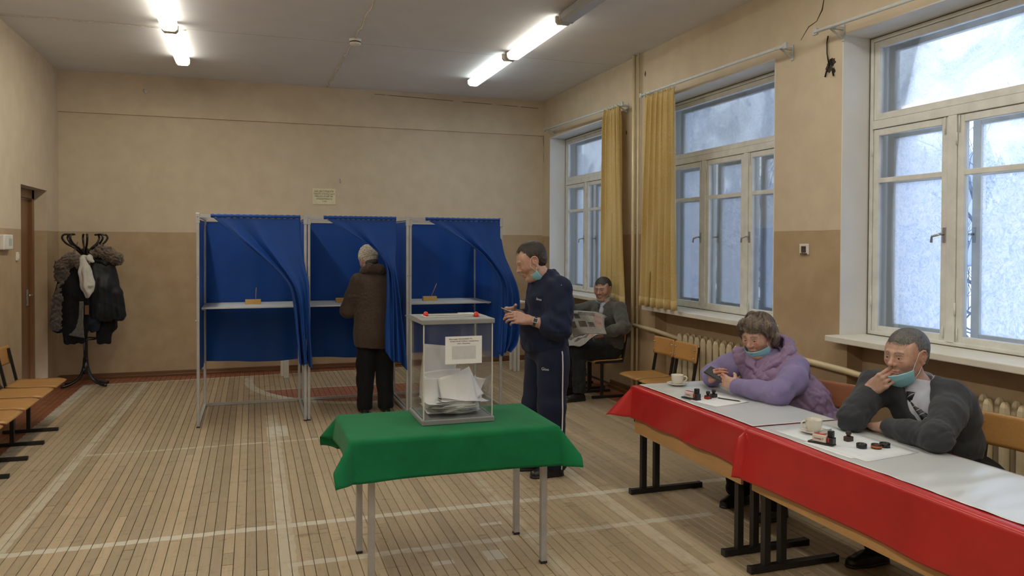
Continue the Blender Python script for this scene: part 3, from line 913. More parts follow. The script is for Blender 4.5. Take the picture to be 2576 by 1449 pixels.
def side_frame(y, z, uprights, foot, xback, top, pipe_=.028):
    """foot bar along x, upright(s), seat bar and raked back post, all in one plane"""
    mb = MB(); q = pipe_
    mb.box((foot[0], y - q / 2, .002), (foot[1], y + q / 2, .030), .003)
    for ux in uprights: mb.box((ux - q / 2, y - q / 2 + .001, .03), (ux + q / 2, y + q / 2 - .001, z - .03))
    mb.box((xback, y - q / 2, z - .036), (.15, y + q / 2, z - .012), .003)
    mb.bar((xback + .008, y, z - .03), (xback - .055, y, top), q - .004, q - .006, (1, 0, 0))
    return mb

def school_chair(label, loc, rz, mply, w=.40, z=.42, top=.77, uprights=(-.03,), foot=(-.22, .20), group='wooden school chairs with black frames'):
    t = thing('school_chair', label, 'chair', loc, rz, group)
    seat_mb(w, .38, z).build('seat', mply, t)
    back_mb(w, .17, -.195, top - .165).build('backrest', mply, t)
    for s in (-1, 1): side_frame(s * (w / 2 - .03), z, uprights, foot, -.185, top - .02).build('side_frame', M_black, t)
    b = MB(); b.box((-.19, -w / 2 + .03, z - .034), (-.165, w / 2 - .03, z - .014)); b.box((.08, -w / 2 + .03, z - .034), (.105, w / 2 - .03, z - .014))
    b.build('cross_bar', M_black, t)
    r = MB()
    for s in (-1, 1):
        for dz in (.04, .12): r.cyl((-.19 - .01 - .10 * dz, s * (w / 2 - .03), top - .165 + dz), (-.178 - .10 * dz, s * (w / 2 - .03), top - .165 + dz), .006, 8)
    r.build('rivets', M_steel, t)
    return t

# the row of joined seats by the door wall: each seat with the frame on its near side
ys = [7.91, 7.41, 6.91, 6.42, 5.92]
names = ['plywood seat of the joined row closest to the coat rack', 'plywood seat second from the coat rack in the joined row', 'plywood seat third from the coat rack in the joined row',
         'plywood seat fourth from the coat rack in the joined row', 'plywood seat at the near end of the joined row, cut by the view']
for k, yn in enumerate(ys):
    t = thing('row_chair', names[k], 'chair', (-1.885, yn + .245, 0), 0, 'joined plywood seats along the door wall')
    seat_mb(.455, .40, .40).build('seat', M_ply, t)
    back_mb(.43, .17, -.262, .565).build('backrest', M_ply, t)
    side_frame(-.245, .40, (-.01, -.13), (-.21, .225), -.20, .45, .030).build('side_frame', M_black, t)
    b = MB(); b.box((-.16, -.245, .362), (-.135, .245, .384)); b.box((.06, -.245, .362), (.085, .245, .384)); b.build('cross_bar', M_black, t)
    for s in (-1, 1): MB().bar((-.20, s * .17, .38), (-.272, s * .17, .71), .022, .022, (1, 0, 0)).build('back_post', M_black, t)

school_chair('empty plywood chair in front of the radiator, the one farther from the tables', (3.66, 6.82, 0), PI, M_ply)
school_chair('empty plywood chair in front of the radiator, the one closer to the tables', (3.66, 6.41, 0), PI, M_ply)
school_chair('black framed chair under the man reading the newspaper', (3.72, 7.97, 0), PI + .02, M_ply, foot=(-.20, .19), uprights=(.07,))
school_chair('black framed chair beyond the man reading the newspaper', (3.72, 8.50, 0), PI, M_ply)  # empty chair past the reader, nobody sits on it
school_chair('reddish plywood chair under the woman in the lilac vest', (3.44, 4.12, 0), PI + .32, M_redply, w=.42, z=.42, top=.79)
school_chair('brown plywood chair under the man in the grey cardigan', (3.52, 2.93, 0), PI + .10, M_ply, w=.42, z=.42, top=.81)

# ------------------------------------------------------------------ voting booths
M_blue = mat('royal_blue_fabric', (0.0015, 0.062, 0.33), 0.6, 0.08, 4, bmp=0.12, bscale=300, sheen=0.04, translucent=0.22, bdist=.002)
BW, BD, BH = .963, .97, 1.965
def sheet(p00, p10, p01, p11, folds, amp, seed, nrm, nu=40, nv=24):
    """hanging cloth panel between four corners with shallow vertical folds along nrm"""
    r = random.Random(seed); p00, p10, p01, p11, nrm = [np.array(q, float) for q in (p00, p10, p01, p11, nrm)]
    ph = r.uniform(0, 6); P = np.zeros((nu, nv, 3))
    for i in range(nu):
        u = i / (nu - 1)
        for j in range(nv):
            v = j / (nv - 1)
            p = (p00 * (1 - u) + p10 * u) * (1 - v) + (p01 * (1 - u) + p11 * u) * v
            k = amp * (math.sin(folds * 2 * PI * u + ph + .6 * v) + .5 * math.sin(folds * 3.7 * u + 2 * v + ph)) * (.25 + .75 * v)
            P[i, j] = p + nrm * k
            P[i, j, 2] += .012 * math.sin(5 * u + ph) * v
    return MB().grid(P)

def lerp_curve(C, t):
    k = t * (len(C) - 1); i = min(int(k), len(C) - 2); f = k - i
    return np.array(C[i]) * (1 - f) + np.array(C[i + 1]) * f
def smooth_curve(C, n):
    C = [np.array(c, float) for c in C]
    d = np.cumsum([0] + [np.linalg.norm(b - a) for a, b in zip(C[:-1], C[1:])])
    out = []
    for k in range(n):
        s = d[-1] * k / (n - 1); i = min(max(np.searchsorted(d, s) - 1, 0), len(C) - 2)
        f = (s - d[i]) / (d[i + 1] - d[i])
        p0, p1, p2, p3 = C[max(i - 1, 0)], C[i], C[i + 1], C[min(i + 2, len(C) - 1)]
        out.append(.5 * ((2 * p1) + (p2 - p0) * f + (2 * p0 - 5 * p1 + 4 * p2 - p3) * f * f + (3 * p1 - p0 - 3 * p2 + p3) * f ** 3))
    return out

def swept_curtain(Lc, Rc, knot, bulge, seed):
    """front curtain drawn aside: Lc its free edge, Rc its fixed edge, both from rail to hem (x, z)"""
    nu, nv = 72, 60
    A, B = smooth_curve(Lc, nv), smooth_curve(Rc, nv)
    P = np.zeros((nu, nv, 3)); r = random.Random(seed)
    for j in range(nv):
        v = j / (nv - 1)
        nar = math.exp(-((v - knot) / .22) ** 2)
        low = max(0, (v - knot)) / (1 - knot)
        for i in range(nu):
            u = i / (nu - 1)
            p = A[j] * (1 - u) + B[j] * u
            # strands sag below the straight chord between the two edges
            sag = 4 * u * (1 - u)
            wave = math.sin(2 * PI * (2.4 * u ** 1.2 + .18 * math.sin(3 * v + seed)) + 1.6 * v + seed)
            wave2 = math.sin(2 * PI * 5.3 * u + 2 * v + seed) * (.25 + .5 * low)
            amp = .004 + .017 * min(1, v / max(knot, .05)) ** 1.3 + .022 * low
            y = -.045 * nar * bulge - .02 * sag * min(1, v * 4) + amp * wave + .6 * amp * wave2 - .03 * low * bulge
            ramp_ = min(1, v * 3.5)
            y -= ramp_ * (.050 * math.exp(-((u - .10) / .07) ** 2) - .030 * math.exp(-((u - .25) / .06) ** 2) + .038 * math.exp(-((u - .42) / .08) ** 2) - .020 * math.exp(-((u - .60) / .07) ** 2))
            # the rolled free edge
            roll = max(0, 1 - u / .10)
            y -= .035 * roll * min(1, 5 * v)
            P[i, j] = (p[0], y, p[1] - .012 * sag * min(1, v * 5) + (.006 * math.sin(60 * u) if j == 0 else 0) + .02 * low * math.sin(9 * u + seed))
    return MB().grid(P, thick=.0025)

def booth(x0, y0, label, Lc, Rc, seed, bulge):
    t = thing('voting_booth', label, 'voting booth', (x0, y0, 0), 0, 'blue curtained voting booths')
    q = .026
    for (x, y) in ((0, 0), (BW - .012, 0), (.005, BD), (BW - .017, BD)):
        p = MB(); p.box((x - q / 2, y - q / 2, .006), (x + q / 2, y + q / 2, BH), .003)
        p.box((x - q / 2 - .004, y - q / 2 - .004, BH - .09), (x + q / 2 + .004, y + q / 2 + .004, BH + .004), .003)
        p_o = p.build('post', M_grey_metal, t)
        s = MB()
        for z in (.98, 1.38, BH - .03): s.cyl((x, y - q / 2 - .006, z), (x, y - q / 2, z), .006, 8)
        s.cyl((x - q / 2 - .01, y, .98), (x - q / 2, y, .98), .008, 8)
        s.build('bolt', M_steel, p_o)
        MB().box((x - q / 2 - .002, y - q / 2 - .002, 0), (x + q / 2 + .002, y + q / 2 + .002, .012)).build('foot_cap', M_black, p_o)
    for z in (BH - .022,):
        for a, b in (((0, 0), (BW - .012, 0)), ((0, BD), (BW - .012, BD)), ((0, 0), (.005, BD)), ((BW - .012, 0), (BW - .017, BD))):
            MB().bar((*a, z), (*b, z), .018, .030).build('top_rail', M_grey_metal, t)
    for a, b in (((.005, BD), (BW - .017, BD)), ((0, 0), (.005, BD)), ((BW - .012, 0), (BW - .017, BD))):
        MB().bar((*a, .020), (*b, .020), .024, .024).build('floor_rail', M_grey_metal, t)
    zt = BH - .05
    sheet((.008, BD + .018, zt), (BW - .018, BD + .018, zt), (.008, BD + .020, .455), (BW - .018, BD + .020, .45), 3, .010, seed, (0, 1, 0)).build('back_panel', M_blue, t)
    sheet((.0, .016, zt), (.004, BD - .016, zt), (.0, .020, .50), (.004, BD - .018, .455), 2.5, .005, seed + 1, (1, 0, 0)).build('side_panel', M_blue, t)
    sheet((BW - .012, .016, zt), (BW - .016, BD - .016, zt), (BW - .012, .020, .50), (BW - .016, BD - .018, .455), 2.5, .005, seed + 2, (1, 0, 0)).build('side_panel', M_blue, t)
    hem = MB(); hem.tube([(lx, -.002, BH - .020) for lx in np.linspace(Lc[0][0], Rc[0][0], 40)], [.0175 + .0025 * math.sin(2.3 * k) for k in range(40)], 10)
    MB_c = swept_curtain(Lc, Rc, .52, bulge, seed)
    c = MB_c.build('curtain', M_blue, t)
    hem.build('rod_sleeve', M_blue, c)
    s = MB(); s.box((.01, .30, 1.062), (BW - .025, BD - .03, 1.078), .003); s.build('shelf', M_lightgrey, t)
    s = MB()
    for xx in (.02, BW - .04): s.bar((xx, .34, 1.056), (xx, BD - .03, 1.056), .016, .012)
    s.build('shelf_bracket', M_grey_metal, t)
    return t
M_lightgrey = mat('light_grey_laminate', (0.50, 0.52, 0.53), 0.45, 0.05, 8)
def loc(C, x0): return [(x - x0, z) for x, z in C]
B1, B2, B3 = -.474, .510, 1.492
booth(B1, 7.65, 'blue voting booth standing closest to the coat rack, nobody in it',
      loc([(-.363, 1.945), (-.150, 1.765), (.040, 1.600), (.215, 1.435), (.325, 1.29), (.365, 1.10), (.391, .837), (.416, .57)], B1),
      loc([(.430, 1.945), (.437, 1.70), (.475, 1.46), (.504, 1.32), (.511, 1.136), (.522, .833), (.541, .53)], B1), 3, 1.0)
booth(B2, 7.66, 'blue voting booth in the middle with the woman standing in it',
      loc([(.647, 1.945), (.900, 1.79), (1.110, 1.66), (1.225, 1.52), (1.245, 1.30), (1.240, 1.0), (1.232, .82), (1.235, .615)], B2),
      loc([(1.345, 1.945), (1.350, 1.70), (1.338, 1.52), (1.355, 1.30), (1.395, .962), (1.427, .685), (1.443, .47)], B2), 8, 1.2)
booth(B3, 7.68, 'blue voting booth beside the window, its curtain bunched over the outer post',
      loc([(1.644, 1.945), (1.876, 1.815), (2.135, 1.65), (2.290, 1.48), (2.375, 1.32), (2.395, 1.017), (2.385, .80), (2.384, .56)], B3),
      loc([(2.42, 1.945), (2.465, 1.62), (2.52, 1.45), (2.600, 1.219), (2.622, .93), (2.60, .70), (2.52, .60)], B3), 14, 1.8)

M_pinewood = wood_mat('pine_block', (0.60, 0.36, 0.10), 0.5, (2, 12, 12), .12)
M_pencil = mat('pencil_varnish', (0.52, 0.27, 0.06), 0.4)
M_pencil_tip = mat('pencil_tip', (0.65, 0.48, 0.28), 0.6)
for (x, y, p0, p1, lab) in ((-.071, 8.30, .100, (.105, 0, .108), 'first booth from the coat rack'), (.825, 8.30, .105, (.135, 0, .13), 'middle booth'), (1.75, 8.30, .09, (.15, 0, .128), 'booth beside the window')):
    t = thing('pencil_block', 'small pine pencil block on the shelf of the ' + lab, 'pencil holder', (x, y, 1.078), 0, 'pine pencil blocks on the booth shelves')
    b = MB(); b.box((0, -.03, 0), (.152, .03, .047), .003); b.build('block', M_pinewood, t)
    h = MB(); h.cyl((p0, 0, .046), (p0, 0, .0478), .007, 10); h.build('hole', M_dark_hole, t)
    t = thing('pencil', 'yellow pencil leaning in the pine block of the ' + lab, 'pencil', (x, y, 1.078), 0, 'pencils in the booths')
    a, b_ = np.array((p0, 0, .035)), np.array((p1[0], 0, p1[2] + .047))
    d = norm(b_ - a)
    MB().cyl(a, b_, .0038, 6).build('shaft', M_pencil, t)
    MB().cyl(b_, b_ + d * .014, .0038, 6, .0008).build('tip', M_pencil_tip, t)

# white trestle legs glimpsed behind the booths
for x, y, lab in ((.385, 10.16, 'white metal stand glimpsed behind the first booth near the wall'), (3.34, 9.80, 'white twin legged metal stand by the wall behind the standing man')):
    t = thing('metal_stand', lab, 'stand', (x, y, 0), 0)
    for dx in ((-.024, .024) if x > 1 else (.0, .03)):
        MB().box((dx - .017, -.018, 0), (dx + .017, .018, .92), .003).build('leg', M_white_plastic, t)
    MB().box((-.07, -.20, .92), (.07, .20, .945), .004).build('top_bar', M_white_plastic, t)
    MB().box((-.05, .12, 0), (.05, .155, .92), .003).build('leg', M_white_plastic, t)

# ------------------------------------------------------------------ draped cloth
def drape(x0, x1, y0, y1, z, hf, hb, hl, hr, seed, wave=.012, n=.014, flare=.10, r=.012):
    """sheet laid over a table top: hf/hb overhang at y0/y1, hl/hr at x0/x1 (metres)"""
    xs = np.concatenate([x0 - np.linspace(hl, n, max(2, int(hl / n)))[:] if hl > n else [], np.linspace(x0, x1, int((x1 - x0) / .03)), x1 + np.linspace(n, hr, max(2, int(hr / n))) if hr > n else []])
    ysv = np.concatenate([y0 - np.linspace(hf, n, max(2, int(hf / n)))[:] if hf > n else [], np.linspace(y0, y1, int((y1 - y0) / .03)), y1 + np.linspace(n, hb, max(2, int(hb / n))) if hb > n else []])
    rr = random.Random(seed); p1, p2, p3 = (rr.uniform(0, 6) for _ in range(3))
    P = np.zeros((len(xs), len(ysv), 3))
    for i, x in enumerate(xs):
        for j, y in enumerate(ysv):
            dx = max(x0 - x, 0, x - x1); sx = -1 if x < x0 else 1
            dy = max(y0 - y, 0, y - y1); sy = -1 if y < y0 else 1
            cx, cy = min(max(x, x0), x1), min(max(y, y0), y1)
            d = math.hypot(dx, dy)
            if d == 0:
                P[i, j] = (x, y, z); continue
            a, b = dx / d, dy / d
            cor = 2 * a * b
            # how near the edge point is to a corner: cloth is pulled outwards there
            near = max(math.exp(-((cx - c[0]) ** 2 + (cy - c[1]) ** 2) / .018) for c in ((x0, y0), (x1, y0), (x0, y1), (x1, y1)))
            bend = min(d, r * 1.57)
            out = r * math.sin(bend / r) ; down = r * (1 - math.cos(bend / r))
            rest = max(0, d - r * 1.57)
            fl = flare * (.35 + .9 * near) + .55 * cor ** 1.2
            w = wave * math.sin((x * 9 + y * 9) + p1 + 2 * math.sin(4 * x + 3 * y + p2)) * (rest / .2) * (1 - cor)
            hor = out + rest * min(.8, fl) + w
            P[i, j] = (cx + sx * a * hor, cy + sy * b * hor, z - down - rest * math.sqrt(max(.2, 1 - min(.8, fl) ** 2)))
    return P

M_green = mat('green_baize', (0.008, 0.150, 0.055), 0.9, 0.12, 7, spec=.15, bmp=.35, bscale=420, sheen=.06, bdist=.002)
t = thing('side_table', 'small table with square grey metal legs under a green cloth', 'table', (.978, 4.06, 0))
MB().box((-.52, -.29, .725), (.52, .26, .748), .004).build('table_top', M_lightgrey, t)
for (x, y) in ((.557, 3.855), (1.468, 3.855), (.553, 4.290), (1.464, 4.290)):
    l = MB(); l.box((x - .978 - .0165, y - 4.06 - .0165, .012), (x - .978 + .0165, y - 4.06 + .0165, .726), .003)
    l_o = l.build('leg', M_grey_metal, t)
    MB().box((x - .978 - .018, y - 4.06 - .018, 0), (x - .978 + .018, y - 4.06 + .018, .012), .002).build('foot_cap', M_black, l_o)
fr_ = MB()
for a, b in (((-.42, -.205), (.49, -.205)), ((-.42, .23), (.49, .23)), ((-.42, -.205), (-.42, .23)), ((.49, -.205), (.49, .23))):
    fr_.bar((*a, .70), (*b, .70), .02, .045)
fr_.build('under_frame', M_grey_metal, t)
P = drape(.445, 1.505, 3.745, 4.335, .7545, .205, .205, .135, .14, 4, wave=.010, flare=.10)
# the corner that hangs lowest on the door side
tag(MB().grid(P, thick=.004).build('green_tablecloth', M_green), 'bright green felt cloth draped over the small table under the ballot box', 'tablecloth')

# ------------------------------------------------------------------ ballot box
def acrylic():
    m, nt, b = new_mat('clear_acrylic')
    nt.nodes.remove(b)
    tr = N(nt, 'ShaderNodeBsdfTransparent'); tr.inputs[0].default_value = (0.985, 0.988, 0.995, 1)
    g = N(nt, 'ShaderNodeBsdfGlossy'); g.inputs['Roughness'].default_value = 0.06
    d = N(nt, 'ShaderNodeBsdfDiffuse'); d.inputs[0].default_value = (0.75, 0.78, 0.84, 1)
    lw = N(nt, 'ShaderNodeFresnel'); lw.inputs[0].default_value = 1.22
    sc = ramp(nt, noise(nt, 5, 6, stretch=(1, 1, .15)), [(0.52, 0.01), (0.78, 0.10)])
    a = N(nt, 'ShaderNodeMixShader'); nt.links.new(sc, a.inputs[0]); nt.links.new(tr.outputs[0], a.inputs[1]); nt.links.new(d.outputs[0], a.inputs[2])
    c = N(nt, 'ShaderNodeMixShader'); nt.links.new(math_node(nt, 'MULTIPLY', lw.outputs[0], 0.45), c.inputs[0]); nt.links.new(a.outputs[0], c.inputs[1]); nt.links.new(g.outputs[0], c.inputs[2])
    nt.links.new(c.outputs[0], nt.nodes['Material Output'].inputs[0])
    return m
M_acryl = acrylic()
M_edge = mat('acrylic_edge', (0.55, 0.55, 0.50), 0.25, .05, 8)
M_boxgrey = mat('grey_box_plastic', (0.22, 0.23, 0.23), 0.5, 0.05, 10)
M_red_seal = mat('red_seal_plastic', (0.62, 0.03, 0.02), 0.35)
M_paper = mat('white_paper', (0.76, 0.78, 0.80), 0.8, 0.03, 6)
M_paper_in = mat('ballot_paper', (0.86, 0.88, 0.89), 0.75, 0.04, 6, translucent=.15)
bx, by, bz = 1.022, 4.105, .757     # box centre on the cloth
bw, bd, bh = .392, .350, .548
t = thing('ballot_box', 'clear ballot box with grey lid and base on the green cloth', 'ballot box', (bx, by, bz))
MB().box((-bw / 2, -bd / 2, 0), (bw / 2, bd / 2, .028), .005).build('base', M_boxgrey, t)
iw, idp = bw / 2 - .012, bd / 2 - .012
for a, b in (((-iw, -idp, .028), (iw, -idp + .004, bh - .026)), ((-iw, idp - .004, .028), (iw, idp, bh - .026)), ((-iw, -idp + .004, .028), (-iw + .004, idp - .004, bh - .026)), ((iw - .004, -idp + .004, .028), (iw, idp - .004, bh - .026))):
    MB().box(a, b).build('clear_wall', M_acryl, t)
for sx in (-1, 1):
    for sy in (-1, 1): MB().box((sx * (iw + .0005) - .003, sy * (idp + .0005) - .003, .028), (sx * (iw + .0005) + .003, sy * (idp + .0005) + .003, bh - .026)).build('corner_edge', M_edge, t)
lid = MB()
for a, b in (((-bw / 2, -bd / 2), (bw / 2, -.035)), ((-bw / 2, .035), (bw / 2, bd / 2)), ((-bw / 2, -.035), (-.145, .035)), ((.145, -.035), (bw / 2, .035))):
    lid.box((*a, bh - .026), (*b, bh), .004 if abs(a[1]) > .1 else 0)
lid_o = lid.build('lid', M_boxgrey, t)
s = MB(); frame_ = [(-.15, -.045), (.15, .045)]
for a, b in (((-.155, -.05), (.155, -.036)), ((-.155, .036), (.155, .05)), ((-.155, -.036), (-.143, .036)), ((.143, -.036), (.155, .036))): s.box((*a, bh), (*b, bh + .006), .002)
s.build('slot_rim', M_edge, lid_o)
MB().box((.06, .055, bh), (.15, .10, bh + .010), .003).build('slot_cover', M_edge, lid_o)
for (x, y) in ((-.135, .02), (.125, -.06)):
    c = MB(); c.lathe([(.0, 0), (.0145, 0), (.0145, .010), (.011, .022), (.006, .026), (0, .027)], (x, y, bh), 14); c.build('red_seal', M_red_seal, lid_o)
# printed sheet stuck to the front wall
ls = thing('ballot_box_notice', 'white printed sheet stuck on the front of the ballot box', 'notice', (bx + .028, by - idp - .0015, bz + .385))
MB().box((-.099, -.001, -.072), (.099, .001, .072)).build('sheet', M_paper, ls)
MB().box((-.063, -.0016, -.048), (.066, -.001, .022)).build('grey_panel', mat('grey_print', (0.55, 0.57, 0.60), .8, .05, 30), ls)
text_mesh('Фио чони 17м.илоАрВо Пс....', .0098, M_ink, 'lettering', ls, (-.012, -.0014, .058))
text_mesh('Аэовот Ео оЕ ТСЕКап 1 понова лооо', .0088, M_ink, 'lettering', ls, (.004, -.0014, .046))
text_mesh('обоЕ 1 оЕоноИово', .0080, M_ink, 'lettering', ls, (.0, -.0014, .034))

def paper_sheet(name, w, h, loc_, rot, bendx, bendy, label, group, seed, m=M_paper_in, fold=0.0, cat='ballot'):
    r = random.Random(seed); nu, nv = 14, 14
    P = np.zeros((nu, nv, 3))
    for i in range(nu):
        u = i / (nu - 1) * 2 - 1
        for j in range(nv):
            v = j / (nv - 1) * 2 - 1
            z = bendx * u * u + bendy * v * v + .004 * math.sin(3 * u + seed) * math.cos(2.4 * v + seed)
            x = u * w / 2
            if fold and u > 0:
                a = fold; x, z = u * w / 2 * math.cos(a), z + u * w / 2 * math.sin(a)
            P[i, j] = (x, v * h / 2, z)
    o = MB().grid(P, thick=.0007).build(name, m)
    o.location = loc_; o.rotation_euler = rot
    return tag(o, label, cat, group)
G = 'ballots inside the clear box'
def in_box(x, y, z): return (bx + x, by + y, bz + z)
R_ = math.radians
paper_sheet('ballot', .20, .29, in_box(-.050, .095, .235), (R_(84), R_(7), R_(4)), .008, .02, 'tall grey-white ballot standing against the back wall of the box', G, 1)
paper_sheet('ballot', .21, .13, in_box(-.040, .02, .190), (R_(62), R_(-4), R_(-5)), -.02, .015, 'folded ballot leaning above the rolled one in the box', G, 2)
paper_sheet('ballot', .19, .19, in_box(.02, -.100, .155), (R_(66), R_(-8), R_(-3)), -.03, .006, 'large curled ballot at the front of the box', G, 3)
paper_sheet('ballot', .12, .17, in_box(.085, -.035, .175), (R_(70), R_(-24), R_(8)), -.02, .01, 'creased ballot tilted behind the large curled one', G, 4)
paper_sheet('ballot', .075, .12, in_box(.125, .01, .150), (R_(78), R_(28), R_(30)), .015, .02, 'small pointed ballot near the window side of the box', G, 5, fold=.6)
paper_sheet('ballot', .10, .16, in_box(-.150, .03, .140), (R_(80), R_(4), R_(78)), .015, .02, 'yellowish ballot leaning on the door side wall of the box', G, 6)
paper_sheet('ballot', .12, .15, in_box(-.11, -.05, .150), (R_(74), R_(6), R_(10)), -.015, .01, 'ballot half hidden behind the big curled one', G, 7)
for k in range(24):
    paper_sheet('ballot', rnd.uniform(.19, .27), rnd.uniform(.15, .21), in_box(rnd.uniform(-.045, .045), rnd.uniform(-.062, -.005), .033 + k * .0033), (R_(rnd.uniform(-7, 7)), R_(rnd.uniform(-6, 6)), rnd.uniform(-.35, .35)), rnd.uniform(0, .012), rnd.uniform(0, .014),
                'flat ballot in the heap at the bottom of the clear box', G, 20 + k)

# ------------------------------------------------------------------ registration tables
def red_film():
    m, nt, b = new_mat('red_plastic_film')
    n = noise(nt, 3, 4)
    nt.links.new(ramp(nt, n, [(0.3, (0.42, 0.012, 0.014)), (0.7, (0.52, 0.02, 0.02))]), b.inputs['Base Color'])
    b.inputs['Roughness'].default_value = 0.32
    b.inputs['Coat Weight'].default_value = 0.25; b.inputs['Coat Roughness'].default_value = .2
    bump(nt, b, noise(nt, 9, 5, dist=1.0), 0.25, .006)
    return m
M_redfilm = red_film()
M_toppaper = mat('white_table_film', (0.62, 0.66, 0.68), 0.30, 0.03, 4, coat=.5)
TX0, TX1, TZ = 2.515, 3.085, .722
def reg_table(ya, yb, label, legs):
    t = thing('registration_table', label, 'table', ((TX0 + TX1) / 2, (ya + yb) / 2, 0), 0, 'school desks under red film')
    ox, oy = (TX0 + TX1) / 2, (ya + yb) / 2
    def b(a, c): return tuple(np.array(a) - (ox, oy, 0)), tuple(np.array(c) - (ox, oy, 0))
    MB().box(*b((TX0 + .005, ya, TZ - .026), (TX1, yb, TZ - .003)), .003).build('table_top', M_apron, t)
    MB().box(*b((2.497, ya + .01, .405), (2.513, yb - .005, TZ - .027)), .002).build('apron_panel', M_apron, t)
    for y in legs:
        l = MB(); l.box(*b((2.435, y - .02, .003), (2.985, y + .02, .036)), .004)
        for x in (2.533, 2.632): l.box(*b((x - .018, y - .018, .036), (x + .018, y + .018, TZ - .026)))
        l.box(*b((2.515, y - .015, TZ - .05), (3.03, y + .015, TZ - .026)))
        l.build('leg_frame', M_black, t)
        c = MB(); c.box(*b((2.432, y - .021, .0), (2.450, y + .021, .037)), .003); c.box(*b((2.970, y - .021, .0), (2.988, y + .021, .037)), .003)
        c.build('foot_cap', M_black, t)
    return t
reg_table(3.555, 4.80, 'desk with wooden apron under red film, the one farther from the camera', (4.735, 3.632))
reg_table(1.70, 3.475, 'desk under red film, the one closer to the camera', (3.397, 1.84))
P = drape(TX0 - .022, TX1 + .004, 3.50, 4.815, TZ + .003, .0, .20, .225, .03, 11, wave=.007, flare=.09)
tag(MB().grid(P, thick=.0015).build('red_tablecloth', M_redfilm), 'red plastic film over the farther desk with a flared corner', 'tablecloth', 'red films on the two desks')
P = drape(TX0 - .027, TX1 + .006, 1.62, 3.50, TZ + .0055, .0, .05, .27, .03, 12, wave=.008, flare=.10)
tag(MB().grid(P, thick=.0015).build('red_tablecloth', M_redfilm), 'red plastic film over the nearer desk, gathered where the desks meet', 'tablecloth', 'red films on the two desks')
# gathered knot where the two films meet
k = MB()
for q in range(5):
    a = q * 1.1
    k.tube([(TX0 - .018, 3.49 - .01 * q, TZ - .01 - .008 * q), (TX0 - .040, 3.485 - .006 * q, TZ - .03 - .008 * q), (TX0 - .030, 3.50 - .012 * q, TZ - .055 - .006 * q)], [.006, .012, .004], 7)
tag(k.build('film_knot', M_redfilm), 'twisted tuft of red film where the two red tablecloths meet', 'knot')

def top_film(y0, y1, label, amp, seed):
    r = random.Random(seed); nu, nv = 44, 90
    P = np.zeros((nu, nv, 3)); ph = [r.uniform(0, 6) for _ in range(6)]
    for i in range(nu):
        x = TX0 + .020 + (TX1 - TX0 - .028) * i / (nu - 1)
        for j in range(nv):
            y = y0 + (y1 - y0) * j / (nv - 1)
            a = amp(y)
            s = x * .8 + y
            h = math.sin(34 * y + 9 * x + ph[0] + 2 * math.sin(6 * x + ph[1])) * math.sin(5 * y + ph[2] + 3 * x) + .7 * math.sin(58 * y - 22 * x + ph[3]) * math.sin(9 * x + 4 * y + ph[4]) ** 2
            P[i, j] = (x + .004 * math.sin(9 * y + ph[5]) * (1 if i in (0, nu - 1) else 0), y, TZ + .0085 + a * (1.2 + h))
    return tag(MB().grid(P, thick=.0008).build('white_table_film', M_toppaper), label, 'table film', 'white films on the two desks')
top_film(3.515, 4.805, 'glossy white film covering the top of the farther desk', lambda y: .0004 + .0006 * max(0, (y - 4.3) / .5), 5)
top_film(1.62, 3.495, 'glossy white film on the nearer desk, wrinkled at the near end', lambda y: .0004 + .0022 * max(0, (2.75 - y)), 6)

ZT = TZ + .0105
def flat_paper(pts, z, label, group, m=M_paper, cat='paper', lift=.0):
    (a, b, c, d) = [np.array((*p, z)) for p in pts]
    nu = nv = 9; P = np.zeros((nu, nv, 3))
    for i in range(nu):
        u = i / (nu - 1)
        for j in range(nv):
            v = j / (nv - 1)
            P[i, j] = (a * (1 - u) + b * u) * (1 - v) + (d * (1 - u) + c * u) * v
            P[i, j, 2] += lift * (max(0, u - .6) ** 2 + max(0, .3 - v) ** 2)
    return tag(MB().grid(P, thick=.0006).build('paper_sheet', m), label, cat, group)
def form_paper():
    m, nt, b = new_mat('printed_form')
    geo = nt.nodes.new('ShaderNodeNewGeometry'); sep = nt.nodes.new('ShaderNodeSeparateXYZ'); nt.links.new(geo.outputs['Position'], sep.inputs[0])
    w = math_node(nt, 'FRACT', math_node(nt, 'MULTIPLY', sep.outputs[0], 42))
    ln = math_node(nt, 'LESS_THAN', w, 0.10)
    brk = ramp(nt, noise(nt, 9, 3, vec=geo.outputs['Position'], stretch=(6, 1, 1)), [(0.47, 0), (0.52, 1)])
    c = mixc(nt, math_node(nt, 'MULTIPLY', math_node(nt, 'MULTIPLY', ln, brk), 0.35), (0.70, 0.745, 0.79), (0.25, 0.28, 0.36))
    nt.links.new(c, b.inputs['Base Color']); b.inputs['Roughness'].default_value = .6
    return m
M_form = form_paper()
flat_paper(((2.575, 3.40), (2.93, 3.43), (2.955, 2.83), (2.600, 2.775)), ZT + .0005, 'large printed form in front of the man resting his chin', 'papers on the desks', M_form)
flat_paper(((2.56, 3.15), (2.60, 3.16), (2.66, 2.86), (2.572, 2.84)), ZT + .0003, 'loose sheet poking out from under the large printed form', 'papers on the desks')
flat_paper(((2.575, 4.21), (2.84, 4.33), (2.90, 4.06), (2.622, 3.995)), ZT + .0005, 'white sheet on the desk in front of the woman in lilac', 'papers on the desks', lift=.02)

